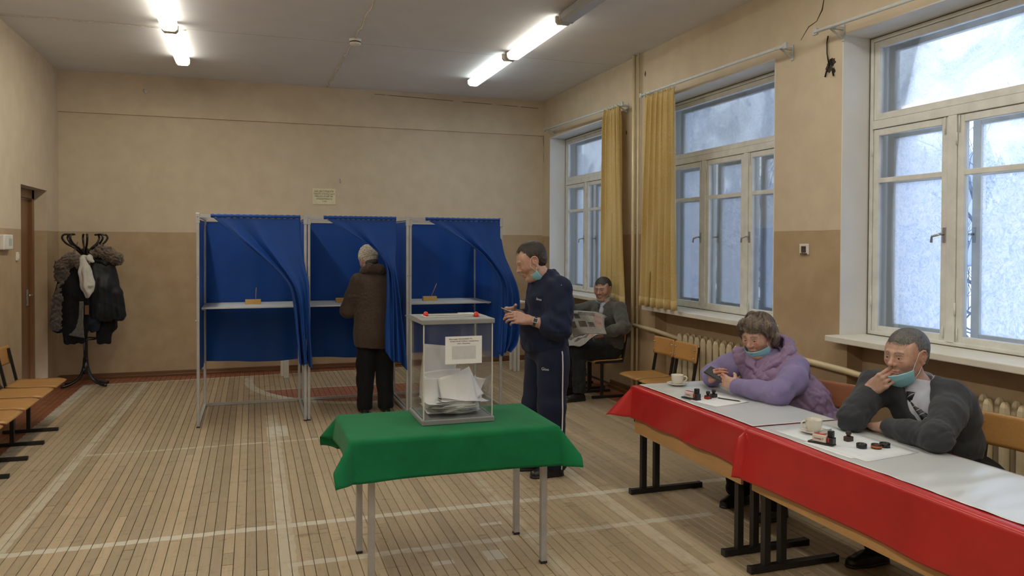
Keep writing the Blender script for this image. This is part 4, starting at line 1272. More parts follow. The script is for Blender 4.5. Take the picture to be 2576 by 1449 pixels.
# cups
M_china = mat('white_china', (0.70, 0.68, 0.60), 0.18, 0.03, 5, coat=.3)
M_tea = mat('tea', (0.25, 0.12, 0.03), 0.1)
def cup(x, y, label, az, spoon_az):
    t = thing('teacup', 'white china cup ' + label, 'cup', (x, y, ZT + .011), 0, 'white cups on the desks')
    MB().lathe([(.0, .003), (.026, .003), (.027, .0), (.029, .0), (.032, .008), (.040, .030), (.0425, .060), (.0435, .063), (.041, .062), (.0385, .032), (.029, .010), (0, .008)]).build('bowl', M_china, t)
    h = MB(); d = np.array((math.cos(az), math.sin(az), 0))
    h.tube([d * .040 + (0, 0, .052), d * .056 + (0, 0, .054), d * .066 + (0, 0, .044), d * .062 + (0, 0, .030), d * .050 + (0, 0, .020), d * .037 + (0, 0, .018)], .0045, 8); h.build('handle', M_china, t)
    MB().lathe([(0, .0465), (.0395, .0465)]).build('tea', M_tea, t)
    t = thing('saucer', 'white saucer ' + label, 'saucer', (x, y, ZT + .0005), 0, 'white saucers on the desks')
    MB().lathe([(0, .008), (.030, .008), (.034, .009), (.060, .014), (.070, .019), (.071, .017), (.058, .010), (.034, .003), (.032, 0), (0, 0)]).build('dish', M_china, t)
    t = thing('teaspoon', 'steel teaspoon lying on the saucer ' + label, 'spoon', (x, y, ZT + .0175), spoon_az, 'teaspoons on the saucers')
    MB().tube([(-.085, 0, .010), (-.05, .004, .004), (.0, .048, .0), (.02, .052, -.001)], [.0032, .0022, .0018, .0018], 8).build('stem', M_steel, t)
    MB().lathe([(0, -.004), (.006, -.003), (.0105, .001), (.0095, .001), (.005, -.002), (0, -.003)], (.03, .053, .001), 12).build('bowl', M_steel, t)
cup(2.765, 4.69, 'at the far end of the desks', -.6, 2.2)
cup(2.735, 3.285, 'on the large printed form', 2.9, 2.5)

# stamps and ink pads
M_stamp = mat('black_stamp_plastic', (0.012, 0.012, 0.014), 0.3, .1, 20)
M_stampred = mat('red_stamp_plastic', (0.45, 0.02, 0.015), 0.3)
M_brown = mat('brown_stamp_wood', (0.045, 0.022, 0.014), 0.4)
M_label = mat('stamp_label_paper', (0.62, 0.55, 0.50), 0.6)
def self_inker(x, y, rz, label):
    t = thing('self_inking_stamp', 'white labelled stamp with black base ' + label, 'stamp', (x, y, ZT + .001), rz, 'stamps on the desks')
    MB().box((-.075, -.022, 0), (.050, .022, .009), .003).build('base', M_stamp, t)
    MB().box((-.055, -.017, .009), (.018, .017, .046), .006).build('body', M_label, t)
    MB().box((-.052, -.0115, .044), (.010, .0115, .0475), .002).build('top_stripe', M_stampred, t)
    text_mesh('гоемр 7', .012, M_ink, 'lettering', t, (-.02, -.0175, .026))
    MB().box((.018, -.020, .009), (.050, .020, .040), .004).build('ink_cartridge', M_stamp, t)
    MB().box((.024, -.0205, .018), (.034, .0205, .038), .001).build('red_tab', M_stampred, t)
    MB().box((.020, -.013, .040), (.046, .013, .072), .004).build('knob', M_stamp, t)
self_inker(2.607, 4.235, -1.25, 'in front of the cup at the far end')
self_inker(2.632, 3.085, -1.15, 'beside the cup on the printed form')
def hand_stamp(x, y, rz, label, m1, m2, red=False):
    t = thing('hand_stamp', label, 'stamp', (x, y, ZT + .001), rz, 'small hand stamps on the desks')
    MB().box((-.021, -.014, 0), (.021, .014, .024), .004).build('foot', m1, t)
    g = MB(); g.lathe([(0, .024), (.010, .024), (.009, .030), (.013, .034), (.0135, .046), (.010, .049), (0, .05)], (0, 0, 0), 14); g.build('grip', m2, t)
    if red: MB().box((-.0215, -.0145, .005), (.006, .0145, .016)).build('red_band', M_stampred, t)
hand_stamp(2.705, 4.215, .3, 'small brown hand stamp with red band in front of the woman', M_brown, M_stamp, True)
hand_stamp(2.765, 4.245, .2, 'square black hand stamp in front of the woman', M_stamp, M_stamp)
hand_stamp(2.79, 3.10, .1, 'brown hand stamp beside the labelled stamp on the printed form', M_brown, M_brown)
t = thing('pen', 'black pen lying on the white sheet in front of the woman', 'pen', (2.80, 4.13, ZT + .006), 0)
MB().tube([(-.03, .075, 0), (.04, -.055, 0)], .0035, 8).build('barrel', M_stamp, t)
MB().tube([(.04, -.055, 0), (.045, -.064, -.001)], [.0035, .0008], 8).build('tip', M_steel, t)
def ring_pad(x, y, label, red):
    t = thing('ink_pad', label, 'ink pad', (x, y, ZT + .001), 0, 'round ink pads on the printed form')
    MB().lathe([(.021, 0), (.024, .001), (.024, .020), (.021, .022), (.018, .020), (.018, .004), (0, .004)], n=24).build('ring', M_stamp, t)
    if red: 
        b = MB(); b.lathe([(.0243, .006), (.0246, .007), (.0246, .014), (.0243, .015)], n=24); b.build('orange_band', mat('orange_label', (.45, .10, .02), .4), t)
ring_pad(2.755, 2.975, 'plain black ink pad on the printed form, closest to the desk edge', False)
ring_pad(2.815, 2.945, 'black ink pad with an orange band on the printed form', True)
ring_pad(2.872, 2.952, 'black ink pad behind the orange banded one', False)
# ------------------------------------------------------------------ smooth bodies: distance fields turned into one skin
class Field:
    def __init__(s, lo, hi, h):
        s.lo = np.array(lo, float); s.h = h
        s.n = np.maximum(4, np.ceil((np.array(hi) - s.lo) / h).astype(int) + 1)
        s.f = np.full(tuple(s.n), 0.2, np.float32)
        s.ax = [s.lo[i] + h * np.arange(s.n[i], dtype=np.float32) for i in range(3)]
    def win(s, lo, hi, k):
        a = np.clip(np.floor((np.array(lo) - k - 3 * s.h - s.lo) / s.h).astype(int), 0, s.n)
        b = np.clip(np.ceil((np.array(hi) + k + 3 * s.h - s.lo) / s.h).astype(int) + 1, 0, s.n)
        if np.any(b <= a): return None
        sl = tuple(slice(int(x), int(y)) for x, y in zip(a, b))
        X, Y, Z = np.meshgrid(*[s.ax[i][sl[i]] for i in range(3)], indexing='ij', sparse=True)
        return sl, X, Y, Z
    def put(s, sl, d, k, sub):
        g = s.f[sl]
        if sub:
            d = -d
            if k > 0:
                hh = np.clip(.5 - .5 * (g - d) / k, 0, 1); s.f[sl] = g * (1 - hh) + d * hh + k * hh * (1 - hh)
            else: s.f[sl] = np.maximum(g, d)
        else:
            if k > 0:
                hh = np.clip(.5 + .5 * (g - d) / k, 0, 1); s.f[sl] = g * (1 - hh) + d * hh - k * hh * (1 - hh)
            else: s.f[sl] = np.minimum(g, d)
    def cone(s, a, b, r1, r2=None, k=.01, sub=False):
        r2 = r1 if r2 is None else r2
        a, b = np.array(a, float), np.array(b, float); R = max(r1, r2)
        w = s.win(np.minimum(a, b) - R, np.maximum(a, b) + R, k)
        if w is None: return s
        sl, X, Y, Z = w
        ab = b - a; L2 = max(ab @ ab, 1e-9)
        t = np.clip(((X - a[0]) * ab[0] + (Y - a[1]) * ab[1] + (Z - a[2]) * ab[2]) / L2, 0, 1)
        d = np.sqrt((X - a[0] - t * ab[0]) ** 2 + (Y - a[1] - t * ab[1]) ** 2 + (Z - a[2] - t * ab[2]) ** 2) - (r1 + (r2 - r1) * t)
        s.put(sl, d.astype(np.float32), k, sub); return s
    def chain(s, pts, rs, k=.01):
        for i in range(len(pts) - 1): s.cone(pts[i], pts[i + 1], rs[i], rs[i + 1], k)
        return s
    def ell(s, c, r, ax=None, k=.01, sub=False):
        c = np.array(c, float); r = np.array(r, float); R = r.max()
        A = np.eye(3) if ax is None else np.array(ax, float)
        ext = np.sqrt(((A * r[:, None]) ** 2).sum(0))
        w = s.win(c - ext, c + ext, k)
        if w is None: return s
        sl, X, Y, Z = w
        dx, dy, dz = X - c[0], Y - c[1], Z - c[2]
        k0 = 0; k1 = 0
        for i in range(3):
            q = (dx * A[i, 0] + dy * A[i, 1] + dz * A[i, 2])
            k0 = k0 + (q / r[i]) ** 2; k1 = k1 + (q / r[i] ** 2) ** 2
        k0 = np.sqrt(k0); k1 = np.sqrt(k1) + 1e-9
        s.put(sl, (k0 * (k0 - 1) / k1).astype(np.float32), k, sub); return s
    def cut(s, p, nrm, k=.004):
        """remove everything on the positive side of a plane"""
        nrm = norm(nrm); p = np.array(p, float)
        X, Y, Z = np.meshgrid(*s.ax, indexing='ij', sparse=True)
        d = ((X - p[0]) * nrm[0] + (Y - p[1]) * nrm[1] + (Z - p[2]) * nrm[2]).astype(np.float32)
        g = s.f
        hh = np.clip(.5 + .5 * (d - g) / k, 0, 1)
        s.f = (g * (1 - hh) + d * hh + k * hh * (1 - hh)).astype(np.float32); return s
    def skin(s, smooth=1):
        f = s.f.copy()
        for i in range(3):
            for e in (0, -1):
                ix = [slice(None)] * 3; ix[i] = e; f[tuple(ix)] = np.maximum(f[tuple(ix)], s.h)
        ins = f < 0
        c = np.zeros(tuple(np.array(f.shape) - 1), np.int8)
        offs = [(i, j, k) for i in (0, 1) for j in (0, 1) for k in (0, 1)]
        def sh(a, o): return a[o[0]:a.shape[0] - 1 + o[0], o[1]:a.shape[1] - 1 + o[1], o[2]:a.shape[2] - 1 + o[2]]
        for o in offs: c += sh(ins, o)
        act = np.argwhere((c > 0) & (c < 8))
        if len(act) == 0: return np.zeros((0, 3)), np.zeros((0, 4), int)
        idx = np.full(c.shape, -1, np.int32); idx[tuple(act.T)] = np.arange(len(act))
        acc = np.zeros((len(act), 3)); cnt = np.zeros(len(act))
        for o in offs:
            for a in range(3):
                if o[a]: continue
                o2 = list(o); o2[a] = 1
                fa = f[tuple((act + o).T)]; fb = f[tuple((act + o2).T)]
                m = (fa < 0) != (fb < 0)
                t = np.where(m, fa / np.where(m, fa - fb, 1), 0)
                p = np.tile(np.array(o, float), (len(act), 1)); p[:, a] += t
                acc[m] += p[m]; cnt += m
        V = s.lo + s.h * (act + acc / cnt[:, None])
        Q = []
        for a in range(3):
            b, d = (a + 1) % 3, (a + 2) % 3
            s0 = [slice(None)] * 3; s1 = [slice(None)] * 3
            s0[a] = slice(0, -1); s1[a] = slice(1, None)
            m = ins[tuple(s0)] != ins[tuple(s1)]
            e = np.argwhere(m)
            e = e[(e[:, b] > 0) & (e[:, d] > 0) & (e[:, b] < f.shape[b] - 1) & (e[:, d] < f.shape[d] - 1)]
            if len(e) == 0: continue
            def cell(db, dd):
                q = e.copy(); q[:, b] -= db; q[:, d] -= dd; return idx[tuple(q.T)]
            q = np.stack([cell(1, 1), cell(0, 1), cell(0, 0), cell(1, 0)], 1)
            flip = ~ins[tuple(e.T)]
            q[flip] = q[flip][:, ::-1]; Q.append(q)
        Q = np.vstack(Q)
        for _ in range(smooth):
            sm = np.zeros_like(V); n = np.zeros(len(V))
            for a, b in ((0, 1), (1, 2), (2, 3), (3, 0)):
                np.add.at(sm, Q[:, a], V[Q[:, b]]); np.add.at(n, Q[:, a], 1)
                np.add.at(sm, Q[:, b], V[Q[:, a]]); np.add.at(n, Q[:, b], 1)
            V = V * .4 + .6 * sm / np.maximum(n, 1)[:, None]
        return V, Q

def vnormals(V, Q):
    n = np.cross(V[Q[:, 2]] - V[Q[:, 0]], V[Q[:, 3]] - V[Q[:, 1]])
    N_ = np.zeros_like(V)
    for i in range(4): np.add.at(N_, Q[:, i], n)
    return N_ / (np.linalg.norm(N_, axis=1, keepdims=True) + 1e-12)

def wav(P, wl, seed, warp=1.5, stretch=(1, 1, 1)):
    """smooth random ripples of about the given wavelength"""
    r = np.random.RandomState(seed); q = P * np.array(stretch) / wl; out = 0
    for i in range(5):
        d = r.normal(size=3); d /= np.linalg.norm(d); e = r.normal(size=3) * .35
        out = out + np.sin(2 * PI * (q @ d) * r.uniform(.7, 1.3) + warp * np.sin(2 * PI * (q @ e) + r.uniform(0, 6)) + r.uniform(0, 6))
    return out / 2.5

def skin_obj(name, VQ, mats, parent, disp=None, col=None):
    if isinstance(VQ, list):
        Vs, Qs, o = [], [], 0
        for V, Q in VQ: Vs.append(V); Qs.append(Q + o); o += len(V)
        V, Q = np.vstack(Vs), np.vstack(Qs)
    else: V, Q = VQ
    if disp is not None:
        V = V + vnormals(V, Q) * disp(V)[:, None]
    me = bpy.data.meshes.new(name)
    me.vertices.add(len(V)); me.vertices.foreach_set('co', V.astype(np.float32).ravel())
    me.loops.add(4 * len(Q)); me.loops.foreach_set('vertex_index', Q.astype(np.int32).ravel())
    me.polygons.add(len(Q)); me.polygons.foreach_set('loop_start', np.arange(0, 4 * len(Q), 4, dtype=np.int32))
    try: me.polygons.foreach_set('loop_total', np.full(len(Q), 4, np.int32))
    except Exception: pass
    me.update(calc_edges=True)
    me.polygons.foreach_set('use_smooth', np.ones(len(Q), bool))
    if col is not None:
        at = me.color_attributes.new('Col', 'FLOAT_COLOR', 'POINT')
        c = np.ones((len(V), 4), np.float32); c[:, :3] = col(V); at.data.foreach_set('color', c.ravel())
    me.validate()
    o = link_mesh(name, me, mats, parent)
    if parent is not None: o.matrix_parent_inverse = Matrix.Translation(-parent.location)
    return o

# ------------------------------------------------------------------ skin, hair and cloth materials
def skin_mat(name):
    m, nt, b = new_mat(name)
    a = nt.nodes.new('ShaderNodeAttribute'); a.attribute_name = 'Col'
    n = noise(nt, 60, 4)
    c = mixc(nt, 0.25, a.outputs['Color'], ramp(nt, n, [(0.35, (0.32, 0.16, 0.115)), (0.65, (0.56, 0.37, 0.29))]))
    nt.links.new(c, b.inputs['Base Color'])
    b.inputs['Roughness'].default_value = 0.48
    b.inputs['Subsurface Weight'].default_value = 0.12
    b.inputs['Subsurface Radius'].default_value = (0.01, 0.004, 0.002)
    b.inputs['Subsurface Scale'].default_value = 0.6
    bump(nt, b, noise(nt, 320, 3), 0.12, .001)
    return m
M_skin = skin_mat('skin')
def hair_mat(name, dark, light, stretch=(150, 150, 40)):
    m, nt, b = new_mat(name)
    n = noise(nt, 2.0, 6, stretch=stretch, dist=.5)
    nt.links.new(ramp(nt, n, [(0.35, dark), (0.65, light)]), b.inputs['Base Color'])
    b.inputs['Roughness'].default_value = 0.42
    bump(nt, b, n, 0.6, .004)
    return m
M_hair_brown = hair_mat('dark_brown_hair', (.018, .012, .009), (.055, .038, .028))
M_hair_grey = hair_mat('salt_and_pepper_hair', (.05, .05, .05), (.22, .22, .22))
M_hair_dkgrey = hair_mat('dark_grey_hair', (.02, .019, .018), (.085, .078, .07))
M_hair_bob = hair_mat('ash_brown_hair', (.055, .038, .029), (.25, .195, .15), (26, 26, 3))
def cloth(name, rgb, **k):
    d = dict(rough=.85, var=.12, scale=12, bmp=.3, bscale=500, sheen=.3, bdist=.0015, spec=.2); d.update(k)
    return mat(name, rgb, **d)
M_navy = cloth('navy_tracksuit', (.012, .018, .046), sheen=.05)
M_navy_tr = cloth('navy_track_trousers', (.012, .017, .042), sheen=.05)
M_cardigan = cloth('charcoal_knit', (.036, .040, .048), bmp=.5, bscale=260, sheen=.12)
M_jacket_grey = cloth('grey_melange_jacket', (.085, .085, .078), bmp=.4, var=.2, scale=40)
M_black_cloth = cloth('black_trousers', (.008, .008, .010), sheen=.04)
M_dark_tr = cloth('dark_grey_trousers', (.020, .021, .025), sheen=.06)
M_lilac = cloth('lilac_fleece', (.225, .185, .36), bmp=.35, sheen=.15)
M_vest = cloth('lilac_quilted_vest', (.25, .17, .30), rough=.55, bmp=.1, sheen=.05, spec=.4)
M_coat_brown = cloth('brown_tweed', (.062, .043, .033), var=.3, scale=90, bmp=.4, sheen=.1)
M_shirt = cloth('pale_blue_shirt', (.44, .47, .58), rough=.7, sheen=.05)
M_mask = cloth('blue_face_mask', (.28, .58, .72), rough=.7, sheen=.05, bmp=.2, bscale=700)
M_strap = mat('white_elastic', (.72, .72, .72), .7)
M_shoe = mat('black_shoe_leather', (.010, .010, .012), .35, .2, 20)
M_eye = mat('eye_white', (.55, .52, .48), .15)
M_lash = mat('dark_lashes', (.030, .018, .014), .6)
M_iris = mat('dark_iris', (.02, .014, .010), .08)
M_watchstrap = mat('watch_strap', (.02, .02, .02), .4)
M_phone = mat('black_phone', (.010, .011, .013), .18, coat=.5)
M_white_trim = mat('white_trim', (.62, .62, .64), .7)

SK = np.array((.50, .315, .245))
class Head:
    def __init__(s, H, F, U=(0, 0, 1), sc=1.1):
        s.H = np.array(H, float); s.F = norm(F); s.s = sc
        U = np.array(U, float); s.U = norm(U - s.F * (U @ s.F)); s.L = np.cross(s.U, s.F)
        s.ax = np.stack([s.L, s.F, s.U])
    def p(s, x, y, z): return s.H + s.s * (x * s.L + y * s.F + z * s.U)
    def loc(s, V): return ((V - s.H) @ s.ax.T) / s.s
    def field(s, neck, h=.0028, female=False, heavy=0.0):
        c = s.s; R = .17 * c
        pts = np.array([s.H - R, s.H + R, np.array(neck) - .09, np.array(neck) + .09])
        f = Field(pts.min(0), pts.max(0), h)
        E = lambda q, r, k=.01, sub=False: f.ell(s.p(*q), np.array(r) * c, s.ax, k * c, sub)
        C = lambda a, b, r1, r2=None, k=.01, sub=False: f.cone(s.p(*a), s.p(*b), r1 * c, None if r2 is None else r2 * c, k * c, sub)
        E((0, -.018, .035), (.075, .094, .082))
        E((0, .026, -.020), (.062 + .004 * heavy, .062, .088), .03)
        for x in (-1, 1):
            C((x * .055, -.002, -.050), (x * .022, .060, -.100), .019 + .006 * heavy, .017 + .004 * heavy, .022)
            E((x * .041, .056, -.024), (.023 + .004 * heavy, .021, .023), .02)
            E((x * .060, .022, .018), (.012, .035, .045), .03)
        E((0, .067, -.101), (.025, .018, .017), .018)
        C((-.034, .075, .021), (.0, .080, .019), .0100, .0095, .014); C((.034, .075, .021), (0, .080, .019), .0100, .0095, .014)
        C((0, .082, .014), (0, .101, -.022), .0075, .0105, .010)
        E((0, .1035, -.027), (.0125, .012, .0105), .008)
        for x in (-1, 1):
            E((x * .0125, .091, -.0305), (.0085, .011, .0075), .006)
            E((x * .032, .092, .001), (.0165, .012, .0105), .010, True)
            E((x * .031, .0690, .000), (.0150, .0145, .0135), .005)
            C((x * .018, .0835, .0085), (x * .043, .0780, .0085), .0009, .0009, .003, True)
            E((x * .033, .080, -.0135), (.012, .004, .0025), .006)
            E((x * .006, .104, -.0385), (.0035, .004, .003), .003, True)
            C((x * .020, .092, -.036), (x * .030, .074, -.058), .0016, .0014, .008, True)
        C((-.019, .083, -.0605), (0, .0915, -.0585), .0045, .0062, .006); C((.019, .083, -.0605), (0, .0915, -.0585), .0045, .0062, .006)
        C((-.016, .082, -.0715), (.016, .082, -.0715), .0060, .0060, .006); E((0, .087, -.0725), (.014, .006, .0062), .006)
        C((-.022, .0855, -.0655), (0, .0955, -.0645), .0015, .0020, .0025, True); C((.022, .0855, -.0655), (0, .0955, -.0645), .0015, .0020, .0025, True)
        for x in (-1, 1):
            E((x * .0775, -.012, -.002), (.0095, .021, .031), .006)
            f.chain([s.p(x * q[0], q[1], q[2]) for q in ((.080, -.026, -.020), (.0825, -.031, -.002), (.0840, -.030, .014), (.0850, -.022, .025), (.0850, -.010, .0285), (.0835, .001, .023), (.080, .006, .010))], np.array((.0044, .0046, .0048, .0048, .0046, .0042, .0036)) * c, .004 * c)
            E((x * .0905, -.009, .001), (.0110, .0115, .018), .003, True)
            E((x * .083, -.012, -.004), (.004, .006, .008), .004)
            E((x * .079, -.008, -.031), (.0070, .0085, .0095), .005)
            C((x * .078, .006, -.004), (x * .077, .005, -.014), .0045, .0040, .004)
        f.cone(s.p(0, -.022, -.045), s.p(0, -.018, -.095), .052 * c, .054 * c, .025); f.cone(s.p(0, -.018, -.095), neck, .054 * c + .003 * heavy, .062 * c, .02)
        if heavy: f.ell(s.p(0, .035, -.110), np.array((.040, .035, .020)) * c * (1 + .15 * heavy), s.ax, .03)
        return f
    def colour(s, brow=(.06, .04, .03), lip=(.42, .14, .11), base=SK, red=.5, stubble=0.0):
        def fn(V):
            q = s.loc(V); n = len(V)
            c = np.tile(base, (n, 1)).astype(float)
            x = np.abs(q[:, 0])
            front = np.clip((q[:, 1] - .03) / .03, 0, 1)
            def blend(m, k): c[:] = c * (1 - m[:, None]) + np.array(k) * m[:, None]
            ck = np.exp(-((x - .040) / .020) ** 2 - ((q[:, 2] + .026) / .020) ** 2) * front
            ns = np.exp(-(x / .016) ** 2 - ((q[:, 2] + .026) / .014) ** 2) * np.clip((q[:, 1] - .08) / .01, 0, 1)
            er = (x > .074) * .6
            blend(np.clip(red * (.75 * ck + .6 * ns + er), 0, .8), (.50, .17, .12))
            if stubble:
                sb = np.clip((-.035 - q[:, 2]) / .02, 0, 1) * front * stubble; blend(sb * .5, (.20, .15, .125))
            lp = np.exp(-((q[:, 2] + .0655) / .0095) ** 4 - (x / .021) ** 4) * np.clip((q[:, 1] - .074) / .006, 0, 1)
            blend(np.clip(lp, 0, 1) * .8, lip)
            zb = .0215 + .010 * np.clip(1 - ((x - .031) / .02) ** 2, -.6, 1) * .55
            bw = np.exp(-((q[:, 2] - zb) / (.0046 - .0018 * np.clip((x - .028) / .02, 0, 1))) ** 2) * (x > .012) * (x < .050) * np.clip((q[:, 1] - .05) / .01, 0, 1)
            blend(np.clip(bw * 1.2, 0, 1) * .92, brow)
            ey = np.exp(-((x - .031) / .0135) ** 4 - ((q[:, 2] - .0012) / .0022) ** 2) * np.clip((q[:, 1] - .07) / .005, 0, 1)
            blend(np.clip(ey, 0, 1) * .3, (.10, .05, .04))
            return c
        return fn
    def eyes(s, parent, open_=.0044, drop=.0010, look=(0, -.0004)):
        """almond of eyeball between the lids, iris, lash line and lid fold"""
        for x in (-1, 1):
            ex, ey, R = x * .031, .0690, .01495
            def pt(dx, dz, k=0.0): return s.p(ex + dx, ey + math.sqrt(max(1e-8, (R + k) ** 2 - dx * dx - dz * dz)), dz)
            def lim(u): return open_ * max(0, 1 - u * u) ** .65, -open_ * .62 * max(0, 1 - u * u) ** .8
            nu, nv = 17, 7; P = np.zeros((nu, nv, 3)); top = []
            for i in range(nu):
                u = i / (nu - 1) * 2 - 1; hi, lo = lim(u)
                for j in range(nv): P[i, j] = pt(u * .0122, lo + (hi - lo) * j / (nv - 1) - drop)
                top.append(pt(u * .0126, hi - drop + .0003, .0002))
            o = MB().grid(P, thick=.0004).build('eye', M_eye, parent); o.matrix_parent_inverse = Matrix.Translation(-parent.location)
            P2 = np.zeros((11, 7, 3))
            for i in range(11):
                dx = (i / 10 * 2 - 1) * .0056; hh = math.sqrt(max(0, .0056 ** 2 - dx * dx)); hi, lo = lim((look[0] + dx) / .0122)
                a_, b_ = max(lo, look[1] - hh), min(hi, look[1] + hh)
                for j in range(7): P2[i, j] = pt(look[0] + dx, a_ + (b_ - a_) * j / 6 - drop, .0005)
            MB().grid(P2, thick=.0003).build('iris', M_iris, o)
            MB().tube(top, [.0003] + [.00085] * 15 + [.0003], 6).build('lash_line', M_lash, o)
    def hair(s, name, parent, m, thick=.010, line=(.115, .030, .100), low=-.02, h=.0036, disp=.0016, bald=0.0, seed=1, length=.022):
        """short hair: a shell over the skull minus the face, clear of the ears"""
        c = s.s; R = .15 * c
        f = Field(s.H - R, s.H + R, h)
        f.ell(s.p(0, -.020, .036), (np.array((.075, .094, .082)) + thick) * c, s.ax, 0)
        f.ell(s.p(0, -.045, -.010), (np.array((.066, .062, .060)) + thick * .5) * c, s.ax, .02)
        yl, zl, rr = line
        f.ell(s.p(0, yl, zl - .115), np.array((.085, .090, .115)) * c, s.ax, .008, True)
        for x in (-1, 1):
            f.ell(s.p(x * .090, -.006, -.006), np.array((.026, .026, .036)) * c, s.ax, .005, True)
            f.ell(s.p(x * .078, .050, -.045), np.array((.040, .042, .045)) * c, s.ax, .008, True)
            if bald: f.ell(s.p(x * .050, .088, .085), np.array((.030, .050 * bald, .040)) * c, s.ax, .01, True)
        f.cut(s.p(0, -.06, low - .035), -s.U + .35 * s.F, .01)
        VQ = f.skin(1)
        o = skin_obj(name, VQ, m, parent, lambda V: disp * .6 * wav(V, .03, seed + 1))
        crown = np.array((0, -.055, .125))
        def flow(q):
            d = q - crown; d[:, 2] -= .03
            return d
        s.strands(VQ, o, m, 3600, length, flow, seed)
        return o
    def strands(s, VQ, parent, m, n, length, flow, seed, lift=.035, width=.0011):
        V, Q = VQ; r = np.random.RandomState(seed)
        k = r.randint(0, len(Q), n); w = r.rand(n, 1); w2 = r.rand(n, 1)
        root = (V[Q[k, 0]] * (1 - w) + V[Q[k, 1]] * w) * (1 - w2) + (V[Q[k, 3]] * (1 - w) + V[Q[k, 2]] * w) * w2
        q = s.loc(root); c0 = np.array((0, -.020, .036)); R = np.array((.083, .102, .090))
        keep = ((q - c0) / R); kk = np.linalg.norm(keep, axis=1); ok = kk > .9
        q = q[ok]; n = len(q)
        ln = length * r.uniform(.6, 1.2, n); k0 = np.linalg.norm((q - c0) / R, axis=1)
        jit = r.normal(size=(n, 3)) * .22
        steps = 4; P = np.zeros((n, steps + 1, 2, 3)); W = width * r.uniform(.6, 1.3, n)
        for j in range(steps + 1):
            nn = (q - c0) / R ** 2; nn /= np.linalg.norm(nn, axis=1, keepdims=True)
            fl = flow(q.copy()); fl /= np.linalg.norm(fl, axis=1, keepdims=True) + 1e-9
            fl = fl + jit; fl -= nn * (fl * nn).sum(1, keepdims=True); fl /= np.linalg.norm(fl, axis=1, keepdims=True) + 1e-9
            sd = np.cross(fl, nn) * (W * (1 - .8 * j / steps))[:, None]
            P[:, j, 0], P[:, j, 1] = q + sd, q - sd
            q = q + fl * (ln / steps)[:, None]
            g = (q - c0) / R; kk = np.linalg.norm(g, axis=1)
            tgt = k0 * (1 + lift * (j + 1) / steps * r.uniform(.2, 1.0, n))
            q = c0 + (q - c0) * (tgt / kk)[:, None]
        Vw = s.H + s.s * (P.reshape(-1, 3) @ s.ax)
        b = (np.arange(n) * (steps + 1) * 2)[:, None] + (np.arange(steps) * 2)[None, :]
        F_ = np.stack([b, b + 1, b + 3, b + 2], -1).reshape(-1, 4)
        o = skin_obj('strands', (Vw, F_), m, parent)
        return tag(o, kind='stuff')
    def mask(s, parent, z0=-.064, z1=-.128, tilt=.0, wide=.080, out=.0, ear=True, gone=(), back=0.0, u0=-1.0, u1=1.0):
        """pleated mask pulled down over the chin, with its two ear loops"""
        nu, nv = 31, 15; P = np.zeros((nu, nv, 3))
        for i in range(nu):
            u = u0 + (u1 - u0) * i / (nu - 1); a = u * 1.28
            for j in range(nv):
                v = j / (nv - 1)
                z = z0 + (z1 - z0) * v + .016 * u * u * (1 - v) + tilt * u
                z += (.030 * u * u) * v
                rad = .103 + out - .030 * v * v - .010 * abs(v - .35) + .0016 * math.sin(v * 6 * PI) * (1 - u * u)
                x = wide * math.sin(a) / math.sin(1.28) * (1.02 - .20 * v * v); y = rad * math.cos(a) * (1 - .16 * v) - .004 - back + .010 * (1 - abs(u)) * (1 - v)
                P[i, j] = s.p(x, y, z)
        o = MB().grid(P, thick=.0022 * s.s).build('face_mask', M_mask, parent)
        o.matrix_parent_inverse = Matrix.Translation(-parent.location)
        if ear:
            st = MB()
            nu_ = nu
            for x in (-1, 1):
                if x in gone: continue
                k = nu - 2 if x > 0 else 1
                st.tube([P[k, 1], s.p(x * .074, .030, -.020), s.p(x * .0800, .012, .020), s.p(x * .0825, -.012, .033)], .0016 * s.s, 6)
                st.tube([P[k, nv - 3], s.p(x * .074, .010, -.070), s.p(x * .078, -.006, -.040), s.p(x * .080, -.024, -.030)], .0016 * s.s, 6)
            so = st.build('ear_loop', M_strap, o)
        return o

